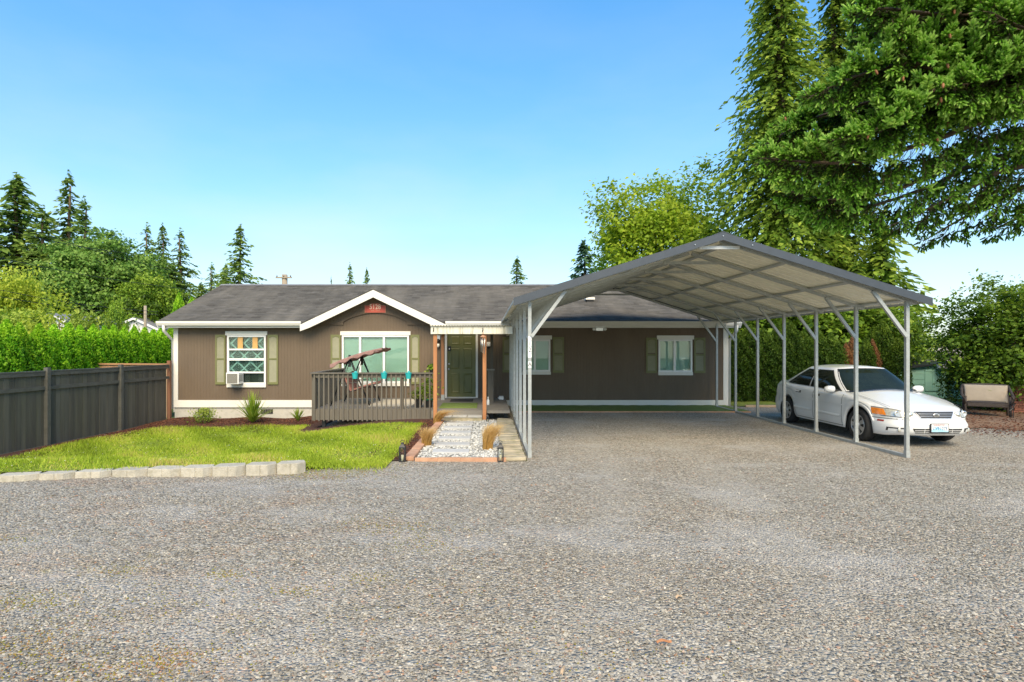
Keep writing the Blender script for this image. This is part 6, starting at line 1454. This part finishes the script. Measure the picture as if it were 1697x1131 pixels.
# conifers and trees far behind
CF = [conifer(30, 5.2, 66, 'conifer', .75, .32, .85), conifer(30, 4.6, 56, 'conifer', .6, .36, .8), conifer(30, 6.5, 70, 'conifer', .82, .3, 1.0)]
CT = trunk_mesh(28, .5, .08, .15)
def far_conifer(px_, py_, Y, wpx, k, label, mat=None, base=-.5):
    h = PZ(py_, Y) - base; w = wpx / F * Y / 2 * 1.45; R0 = (5.2, 4.6, 6.5)[k]
    return plant('fir_tree', (PX(px_, Y), Y, base), CF[k], CT, label, 'fir tree', 'tall firs on the skyline', random.uniform(0, 6), (w / R0, w / R0, h / 30), 'crown')
for a in ((28, 292, 120, 150, 2, 'tall dense fir at the far left of the skyline'), (-20, 330, 118, 150, 0, 'fir cut by the left edge of the picture'), (72, 345, 118, 100, 1, 'ragged lower fir between the two tallest firs at left'), (114, 288, 125, 95, 1, 'slender tall fir rising highest at left'), (140, 330, 122, 85, 1, 'ragged fir just right of the slender tall one'),
          (52, 420, 112, 150, 0, 'broad dark fir behind the yellow-green willow'), (95, 400, 115, 140, 2, 'dark fir behind the left side of the maple'),
          (244, 373, 140, 62, 1, 'left fir of the skyline trio left of the roof'), (270, 374, 141, 58, 0, 'middle fir of the skyline trio left of the roof'), (299, 382, 140, 66, 1, 'right fir of the skyline trio left of the roof'),
          (283, 440, 135, 110, 2, 'low dark fir filling in beneath the skyline trio'), (398, 376, 100, 78, 0, 'broad solitary fir above the left end of the roof'), (351, 438, 110, 50, 1, 'small fir left of the solitary fir above the roof'), (375, 440, 108, 60, 2, 'bushy young fir at the foot of the solitary fir above the roof'), (333, 470, 110, 60, 2, 'low fir just above the left roof slope'),
          (580, 438, 120, 34, 1, 'fir tip above the roof ridge, left of the gable pair'), (608, 447, 120, 32, 0, 'fir tip above the roof ridge, right of the gable pair'), (549, 460, 120, 14, 1, 'tiny fir tip above the roof ridge left of the gable'),
          (857, 428, 60, 62, 0, 'small pointed fir above the roof ridge near the carport'), (1515, 560, 90, 60, 2, 'distant dark fir behind the teal shed')):
    far_conifer(*a)
BF = conifer(12, 2.4, 30, 'bluefir', .97, .1, .6); 
plant('blue_spruce', (PX(968, 45), 45, -.3), BF, trunk_mesh(11, .16, .04, .05), 'blue-green spruce top beside the carport roof', 'spruce tree', None, .5, (1.3, 1.3, (PZ(403, 45) + .3) / 12))
maple = broadleaf(22, 12.4, 1.5, 520, 110, 'maple', .62, .4, 1.0, .17, .35, .45)
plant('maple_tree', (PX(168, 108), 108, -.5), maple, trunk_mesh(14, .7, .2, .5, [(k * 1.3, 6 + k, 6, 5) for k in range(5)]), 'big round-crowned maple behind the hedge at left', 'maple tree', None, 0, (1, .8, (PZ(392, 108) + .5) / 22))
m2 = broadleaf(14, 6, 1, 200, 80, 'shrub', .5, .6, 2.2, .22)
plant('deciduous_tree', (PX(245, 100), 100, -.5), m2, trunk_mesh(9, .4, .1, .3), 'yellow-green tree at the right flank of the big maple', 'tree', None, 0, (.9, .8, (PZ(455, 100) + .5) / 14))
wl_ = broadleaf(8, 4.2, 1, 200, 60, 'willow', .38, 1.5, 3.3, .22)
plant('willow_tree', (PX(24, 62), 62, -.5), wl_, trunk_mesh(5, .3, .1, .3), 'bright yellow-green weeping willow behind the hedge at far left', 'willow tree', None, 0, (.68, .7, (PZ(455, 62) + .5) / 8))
B1 = broadleaf(4, 1.6, .5, 90, 40, 'lime', .2, .8, .7, .28); B2 = broadleaf(4, 1.6, .4, 60, 26, 'willow', .17, .9, 1.7, .3, .4); B3 = broadleaf(4, 1.7, .3, 110, 44, 'shrub', .2, .8, 2.7, .26)
BT = trunk_mesh(3, .07, .02, .1, [(k * 1.6, 1 + .3 * k, .8, .9) for k in range(4)])
for px_, py_, Y, me_, sx_, lab in ((100, 489, 34, B2, 1.15, 'airy pale-leaved young tree rising above the hedge'), (144, 507, 32, B1, .7, 'lime-green rounded shrub above the middle of the hedge'), (190, 497, 45, B3, .5, 'olive-green conical bush left of the white house'), (40, 508, 36, B1, 1.25, 'light green bush above the hedge below the willow'), (8, 512, 38, B3, 1.1, 'green bush at the left edge above the hedge')):
    plant('garden_bush', (PX(px_, Y), Y, -.4), me_, BT, lab, 'bush', None, px_, (sx_, sx_, (PZ(py_, Y) + .4) / 4))
leafy('flowering_shrub', (PX(252, 27), 27, -.4), PZ(575, 27) + .5, 1.0, 700, 'arbdead', 'reddish shrub between the hedge end and the house', 'shrub', .12, .07)
# alder behind the carport
al = broadleaf(12, 4.3, 2.0, 460, 80, 'alder', .26, .8, 4.1, .2, .4)
plant('alder_tree', (PX(1100, 36), 36, 0), al, trunk_mesh(11.2, .2, .03, .3, [(k * 1.1, 3.5 + .6 * k, 1.7, 1.6) for k in range(9)]), 'bright yellow-green leafy tree behind the carport roof', 'tree', None, 0, (1, 1, PZ(300, 36) / 12))
al2 = broadleaf(12, 4.3, 1.0, 200, 40, 'alder', .28, .8, 1.1, .2, .45)
plant('alder_tree', (PX(1180, 38), 38, 0), al2, trunk_mesh(9, .16, .03, .3), 'lower yellow-green tree at the foot of the ivy-covered conifer', 'tree', None, 0, (.7, .7, PZ(385, 38) / 12))
# ivy-clad conifers behind the carport
def ivy_column(h, r_, n_cl, per, mat, leaf, top=.5):
    t_ = rng.uniform(.02, 1, n_cl); a = rng.uniform(0, 6.283, n_cl)
    prof = (1 - (1 - top) * t_) * (1 + .25 * np.sin(t_ * 17 + 2 * np.sin(a)) + .2 * np.sin(3 * a + t_ * 9)); rad = r_ * prof * rng.uniform(.35, 1, n_cl)
    cc = np.stack([np.cos(a) * rad, np.sin(a) * rad, t_ * h], 1); idx = np.repeat(np.arange(n_cl), per); n_ = len(idx); off = rng.normal(size=(n_, 3)) * [.35, .35, .6] * r_ * .3; off[:, 2] -= np.abs(off[:, 2]) * .6
    c = cc[idx] + off; nrm = np.stack([np.cos(a[idx]), np.sin(a[idx]), 0 * idx + .5], 1) + rng.normal(size=(n_, 3)) * .7; L = leaf * rng.uniform(.6, 1.3, n_)
    V = rhombi(c, np.cross(nrm, rvec(n_)) + [0, 0, -.8], nrm, L, L * .55); tt = np.clip(.42 - .25 * off[:, 2] / r_ * 0 + rng.normal(size=n_cl)[idx] * .14 + rng.normal(size=n_) * .16 + .15 * (rad[idx] / (r_ * prof[idx]) - .6), 0, 1)
    return poly_mesh('crown', V, tt, M[mat])
YI = 29.0
plant('ivy_clad_conifer', (PX(1290, YI), YI, 0), conifer(25, 3.5, 170, 'ivy', .95, .8, .34, 0, .03, 9), trunk_mesh(24, .38, .18, .1), 'very tall trailing ivy-clad conifer behind the carport', 'conifer', None)
plant('ivy_clad_conifer', (PX(1385, 31), 31, 0), conifer(24, 3.2, 140, 'ivy', .95, .8, .36, 0, .03, 8), trunk_mesh(21, .3, .12, .1), 'second tall conifer right of the ivy-clad one, mostly behind spruce branches', 'conifer', None)
CF3 = conifer(10, 2.6, 40, 'ivy', .95, .3, .55)
plant('hemlock_tree', (PX(1462, 27), 27, 0), CF3, trunk_mesh(9.5, .16, .04, .05), 'drooping hemlock beyond the right eave of the carport', 'hemlock tree', None, 0, (1, 1, PZ(372, 27) / 10))
CF4 = CF3
plant('hemlock_tree', (PX(1418, 26), 26, 0), CF4, trunk_mesh(8, .16, .04, .05), 'shorter hemlock left of the drooping one behind the carport eave', 'hemlock tree', None, 2, (.9, .9, PZ(440, 26) / 10))
BK = broadleaf(5.4, 2.2, .2, 190, 44, 'shrub', .2, .7, 5.0, .24, .4)
for k, (px_, py_, Y, sx_) in enumerate(((1245, 455, 25.5, 1.0), (1310, 450, 24.6, 1.05), (1370, 455, 24.2, 1.0), (1425, 480, 23.8, .9), (1478, 505, 24.5, .8))):
    plant('laurel_bush', (PX(px_, Y), Y, 0), BK, BT, 'big leafy laurel bush above the right hedge, ' + nth(k) + ' from the left', 'bush', 'laurels behind the right hedge', k * 1.3, (sx_, sx_, PZ(py_, Y) / 5.4))
# bush over the loveseat
BR = broadleaf(4.0, 1.5, .1, 300, 80, 'shrub', .115, .8, 6.0, .24, .35); BR2 = arborvitae(3.2, .75, 5200, 'arbdark')
YB = 17.6
plant('vine_tree', (PX(1668, YB), YB, 0), BR, trunk_mesh(3, .1, .03, .15, [(k * 1.5, 1.2 + .3 * k, .9, .9) for k in range(5)]), 'spreading green bush arching over the wicker loveseat', 'bush', None, 0, (1.15, 1, PZ(468, YB) / 4))
plant('overgrown_arborvitae', (PX(1604, 18), 18, 0), BR2, TM, 'overgrown arborvitae between the teal shed and the loveseat', 'arborvitae', None, 1, (1, 1, PZ(540, 18) / 3.2), 'foliage')
plant('overgrown_arborvitae', (PX(1640, 18.2), 18.2, 0), BR2, TM, 'brownish overgrown arborvitae directly behind the loveseat', 'arborvitae', None, 3, (.9, .9, PZ(550, 18.2) / 3.2), 'foliage')
plant('vine_tree', (PX(1735, 18.6), 18.6, 0), BR, BT, 'green bush cut by the right edge above the brick wall', 'bush', None, 2, (.8, .8, PZ(455, 18.6) / 4))
# far wood on the right
fw = broadleaf(9, 6, .5, 200, 50, 'maple', .5, .7, 8.0, .22)
for k, (px_, py_, lab) in enumerate(((1535, 566, 'rounded distant tree left of the shed roof'), (1575, 570, 'rounded distant tree behind the shed roof'), (1625, 572, 'rounded distant tree behind the loveseat bush'), (1690, 570, 'rounded distant tree at the right edge'))):
    plant('distant_tree', (PX(px_, 85), 85, 0), fw, CT if False else trunk_mesh(4, .3, .1, .1), lab, 'tree', 'distant trees on the right', k, (.62, .62, max(.35, (PZ(py_, 85)) / 9)))

# ---------------------------------------------------------------- overhanging spruce
SPX, SPY = 15.2, 11.8
spr = empty('spruce_tree', (SPX, SPY, 0)); tag(spr, 'big spruce whose bright green boughs hang in from the upper right', 'spruce tree')
MB().tube([(SPX, SPY, -.2), (SPX + .05, SPY, 3), (SPX, SPY + .05, 7), (SPX, SPY, 14)], [.42, .34, .28, .14], 14).build('trunk', M['bark'], spr, smooth=True)
LIMBS = [  # photo col, row, distance along each bough from its tip back to the trunk
    [(1262, 262, 11.6), (1330, 268, 11.5), (1420, 268, 11.4), (1540, 235, 11.4), (1697, 185, 11.5)],
    [(1268, 240, 12.4), (1340, 200, 12.3), (1440, 170, 12.2), (1560, 150, 12.0), (1697, 120, 11.9)],
    [(1300, 315, 12.3), (1370, 330, 12.2), (1470, 320, 12.0), (1580, 270, 11.9), (1697, 215, 11.8)],
    [(1345, 160, 11.0), (1410, 130, 11.0), (1500, 105, 11.0), (1600, 90, 11.2), (1697, 70, 11.4)],
    [(1480, 30, 10.6), (1500, 90, 10.7), (1560, 120, 10.8), (1640, 110, 11.1), (1720, 90, 11.4)],
    [(1420, -10, 12.2), (1500, -15, 12.2), (1600, -20, 12.0), (1697, -30, 11.9)],
    [(1640, 20, 10.0), (1690, 45, 10.2), (1740, 60, 10.6), (1800, 70, 11.0)],
    [(1385, 232, 10.6), (1450, 215, 10.7), (1540, 165, 10.9), (1697, 110, 11.2)],
    [(1545, 150, 10.2), (1620, 135, 10.4), (1697, 115, 10.7), (1760, 100, 11.0)],
    [(1475, 375, 12.6), (1540, 345, 12.5), (1620, 305, 12.3), (1697, 275, 12.1)],
    [(1530, 400, 13.2), (1590, 365, 13.0), (1650, 335, 12.8), (1720, 305, 12.5)],
    [(1640, 385, 13.4), (1680, 365, 13.2), (1740, 335, 12.9)],
    [(1350, 350, 13.4), (1430, 345, 13.2), (1540, 310, 12.9), (1660, 260, 12.5)],
    [(1420, 60, 13.0), (1520, 40, 12.9), (1640, 20, 12.6), (1720, 0, 12.3)],
    [(1420, 20, 10.4), (1470, 15, 10.5), (1560, 25, 10.7), (1680, 20, 11.1)],
    [(1570, -5, 11.0), (1620, 5, 11.0), (1697, 10, 11.3)],
]
def catmull(P_, m):
    P_ = [np.array(p_) for p_ in P_]; P_ = [2*P_[0]-P_[1]] + P_ + [2*P_[-1]-P_[-2]]; out = []
    for i in range(1, len(P_) - 2):
        p0, p1, p2, p3 = P_[i-1:i+3]
        for t_ in np.arange(m) / m: out.append(.5*((2*p1)+(-p0+p2)*t_+(2*p0-5*p1+4*p2-p3)*t_*t_+(-p0+3*p1-3*p2+p3)*t_**3))
    out.append(P_[-2]); return out
SB, SD, ST, SLn = [], [], [], []        # shoot base, direction, tint, length
tw = MB(); cones = []
for li, P_ in enumerate(LIMBS):
    lower0 = li in (9, 10, 11, 12)
    pts_ = [(PX(a, Y), Y, PZ(b_, Y)) for a, b_, Y in P_]
    endz = pts_[-1][2] + (SPX - pts_[-1][0]) * .12
    pts_ = catmull(pts_ + [(SPX - .1, SPY, endz)], 10); n_ = len(pts_)
    MB().tube(pts_, [.012 + .075 * (i / n_) ** 1.2 for i in range(n_)], 8).build('bough', M['bark'], spr, smooth=True)
    cl = [0]
    for a, b_ in zip(pts_[:-1], pts_[1:]): cl.append(cl[-1] + np.linalg.norm(b_ - a))
    tot = cl[-1]; s = 0.02; side = 1
    while s < tot * .93:
        j = np.searchsorted(cl, s) - 1; j = max(0, min(j, n_ - 2)); f = (s - cl[j]) / (cl[j+1] - cl[j]); p = pts_[j] * (1-f) + pts_[j+1] * f
        ax = unit(pts_[j] - pts_[j+1])      # towards the tip
        if p[0] / p[1] > 1.02: break
        lower = lower0 or (li in (0, 2) and p[0] / p[1] > .68)
        lat = unit(np.cross(ax, [0, 0, 1])) * side; side *= -1
        L = min(1.0, .22 + .38 * s) * random.uniform(.55, 1.15) * (.9 if lower else 1)
        hang = random.random() < (.6 if lower else .34); btint = random.gauss(0, .13)
        d = unit(ax * .75 + lat * (.35 if hang else .8) + np.array([0, 0, -.95 if hang else random.uniform(-.2, .45)]))
        m = max(3, int(L / .05)); q = p.copy(); br = [tuple(q)]
        for k in range(m):
            d = unit(d + np.array([0, 0, -.05 if hang else .02]) + rng.normal(size=3) * .08); q = q + d * (L / m); br.append(tuple(q)); u = k / m
            if u < (.45 if lower else .12): continue
            dens = (2 if lower else 4)
            for r_ in range(dens):
                sd_ = unit(d * .8 + unit(np.cross(d, rvec(1)[0])) * random.uniform(.5, 1.0) + np.array([0, -.12, .22 if not hang else .0]))
                SB.append(q + rng.normal(size=3) * .015); SD.append(sd_); ln = random.uniform(.09, .165); SLn.append(ln)
                ST.append((.1 if lower else .12) + .62 * u + random.gauss(0, .1) + (-.14 if hang else .08) + btint)  # inner, lower and hanging shoots darkened as painted shade; lime ends are new growth
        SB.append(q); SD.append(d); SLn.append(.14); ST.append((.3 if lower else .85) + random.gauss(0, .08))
        tw.tube(br[::2] if len(br) > 4 else br, .005, 3)
        if not lower and li in (3, 4, 7, 8, 1) and random.random() < .05: cones.append((q, d))
        s += random.uniform(.017, .033) if not lower else random.uniform(.025, .05)
tw.build('twigs', M['bark'], spr)['kind'] = 'stuff'
SB = np.array(SB); SD = unit(np.array(SD)); SLn = np.array(SLn); ST = np.array(ST); n_ = len(SB); print('shoots', n_)
c = SB + SD * SLn[:, None] / 2; V = []; TT = []
r1 = unit(np.cross(SD, rvec(n_))); r2 = np.cross(SD, r1)
def fingers(sv, w_):
    L_ = SLn[:, None]; q_ = [SB - sv * w_ * .25, SB + SD * L_ * .3 - sv * w_ * .5, SB + SD * L_ * .85 - sv * w_ * .42, SB + SD * L_, SB + SD * L_ * .85 + sv * w_ * .42, SB + SD * L_ * .3 + sv * w_ * .5]
    return np.stack(q_, 1)
V = np.concatenate([fingers(r1, .034), fingers(r2, .034)]); tv = np.stack([ST - .4, ST - .1, ST + .16, ST + .34, ST + .16, ST - .1], 1)  # shoot bases darkened as painted shade between the lime tips
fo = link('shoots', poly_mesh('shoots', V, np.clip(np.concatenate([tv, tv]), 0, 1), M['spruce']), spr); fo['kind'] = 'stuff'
V = []; TT = []
for k in range(5):
    f = rng.uniform(.05, 1, n_)[:, None]; b_ = SB + SD * SLn[:, None] * f; rad = unit(np.cross(SD, rvec(n_))); nd = unit(SD * .8 + rad)
    w_ = unit(np.cross(nd, rvec(n_))) * .003; V.append(np.stack([b_ - w_, b_ + w_, b_ + nd * .034], 1)); TT.append(ST + .15 * f[:, 0])
fo = link('needles', poly_mesh('needles', np.concatenate(V), np.clip(np.concatenate(TT), 0, 1), M['spruce']), spr); fo['kind'] = 'stuff'
cme = MB().lathe([(.008, 0), (.02, -.02), (.024, -.05), (.018, -.09), (.004, -.11)], n=8).mesh('cone', M['cone'], True)
for q, d in cones: inst('cone', cme, q + np.array([0, -.04, 0]), (random.uniform(-.3, .3), random.uniform(-.3, .3), 0), spr)

# ---------------------------------------------------------------- far houses, poles, wires
def far_house(loc_px, Y, xa, xb, zeave, zpk, depth, label, roofm, wins, side_roof=True):
    t_ = empty('neighbour_house', (PX((xa + xb) / 2, Y), Y, -.4)); tag(t_, label, 'house')
    x0, x1 = PX(xa, Y), PX(xb, Y); xc = (x0 + x1) / 2; ze, zp = PZ(zeave, Y), PZ(zpk, Y)
    MB().prism([(x0, -.6), (x1, -.6), (x1, ze), (xc, zp), (x0, ze)], Y, Y + depth).build('wall', M['housewhite'], t_)
    for s_ in (-1, 1):
        xe = xc + s_ * (x1 - x0) * .55; sl = (zp - ze) / ((x1 - x0) / 2); zz = lambda x: zp - abs(x - xc) * sl
        MB().prism([(xc, zp + .08), (xe, zz(xe) + .08), (xe, zz(xe) + .28), (xc, zp + .28)], Y - .5, Y + depth + .4).build('roof', M[roofm], t_)
        MB().prism([(xc, zp - .12), (xe, zz(xe) - .12), (xe, zz(xe) + .24), (xc, zp + .24)], Y - .6, Y - .502).build('bargeboard', M['housewhite'], t_)
    for a, b_, c, d in wins:
        w_ = MB().box((PX(a, Y), Y - .08, PZ(d, Y)), (PX(b_, Y), Y - .01, PZ(c, Y))).build('window', M['housewhite'], t_)
        e = .12; MB().box((PX(a, Y) + e, Y - .1, PZ(d, Y) + e), (PX(b_, Y) - e, Y - .081, PZ(c, Y) - e)).build('pane', M['houseglass'], w_)
    return t_
nh = far_house(0, 95, 187, 262, 546, 529, 12, 'white gabled house behind the end of the hedge', 'houseroof', [(244.5, 252.5, 551, 566), (208, 216, 552, 564)])
MB().box((PX(206, 100), 103, PZ(530, 100) - 2), (PX(275, 100), 110, PZ(527, 100))).build('rear_roof', M['houseroof'], nh)
MB().box((PX(232, 100), 101, PZ(526, 100)), (PX(237, 100), 102, PZ(523.5, 100))).build('chimney', M['brick'], nh)
far_house(0, 92, 166, 188, 540, 533.5, 8, 'small white outbuilding left of the white gabled house', 'houserooflight', [(168.5, 178, 541, 547)])
far_house(0, 80, -12, 26, 531, 522.5, 10, 'pale gabled house roof at the far left above the hedge', 'houserooflight', [(6, 14, 533, 538)])
far_house(0, 78, 52, 112, 534, 522, 10, 'grey-roofed house partly hidden by the young tree', 'houseroof', [(92, 104, 536, 541)])
def upole(px_, Y, top, r_, label, cross=None):
    x = PX(px_, Y); t_ = empty('utility_pole', (x, Y, -.5)); MB().tube([(x, Y, -.5), (x, Y, top)], [r_ * 1.2, r_], 10).build('pole', M['pole'], t_, smooth=True)
    if cross:
        MB().bar((x - cross, Y - r_, top - .35), (x + cross, Y - r_, top - .35), .12, .14).build('crossarm', M['pole'], t_)
        for s_ in (-.85, .0, .85): MB().lathe([(.05, 0), (.07, .08), (.03, .2)], (x + s_ * cross, Y - r_, top - .28), 8).build('insulator', M['houseglass'], t_)
    return tag(t_, label, 'utility pole')
upole(241, 70, PZ(507, 70), .16, 'pale wooden utility pole in front of the white house')
upole(472, 62, PZ(455.5, 62), .3, 'stout utility pole top with crossarm behind the roof ridge', .85)
for k, (ya, xb, yb, Y0, Y1, lab) in enumerate(((365, 300, 452, 55, 75, 'highest power line sagging across the firs at left'), (378, 210, 420, 55, 70, 'second power line just below the highest'), (428, 330, 482, 55, 78, 'middle power line crossing the maple'), (481, 262, 517, 58, 70, 'upper of the two low lines meeting the utility pole'), (492, 262, 522, 58, 70, 'lower of the two low lines meeting the utility pole'), (531, 262, 548, 40, 68, 'thin lowest wire along the hedge top'))):
    pts_ = []
    for i in range(25):
        u = i / 24 * 1.1 - .1; px_ = xb * u; py_ = ya + (yb - ya) * u + 5 * math.sin(math.pi * max(0, u)); Y = Y0 + (Y1 - Y0) * u; pts_.append((PX(px_, Y), Y, PZ(py_, Y)))
    tag(MB().tube(pts_, .028 if k != 5 else .018, 5).build('power_line', M['black']), lab, 'wire', 'power lines at left')
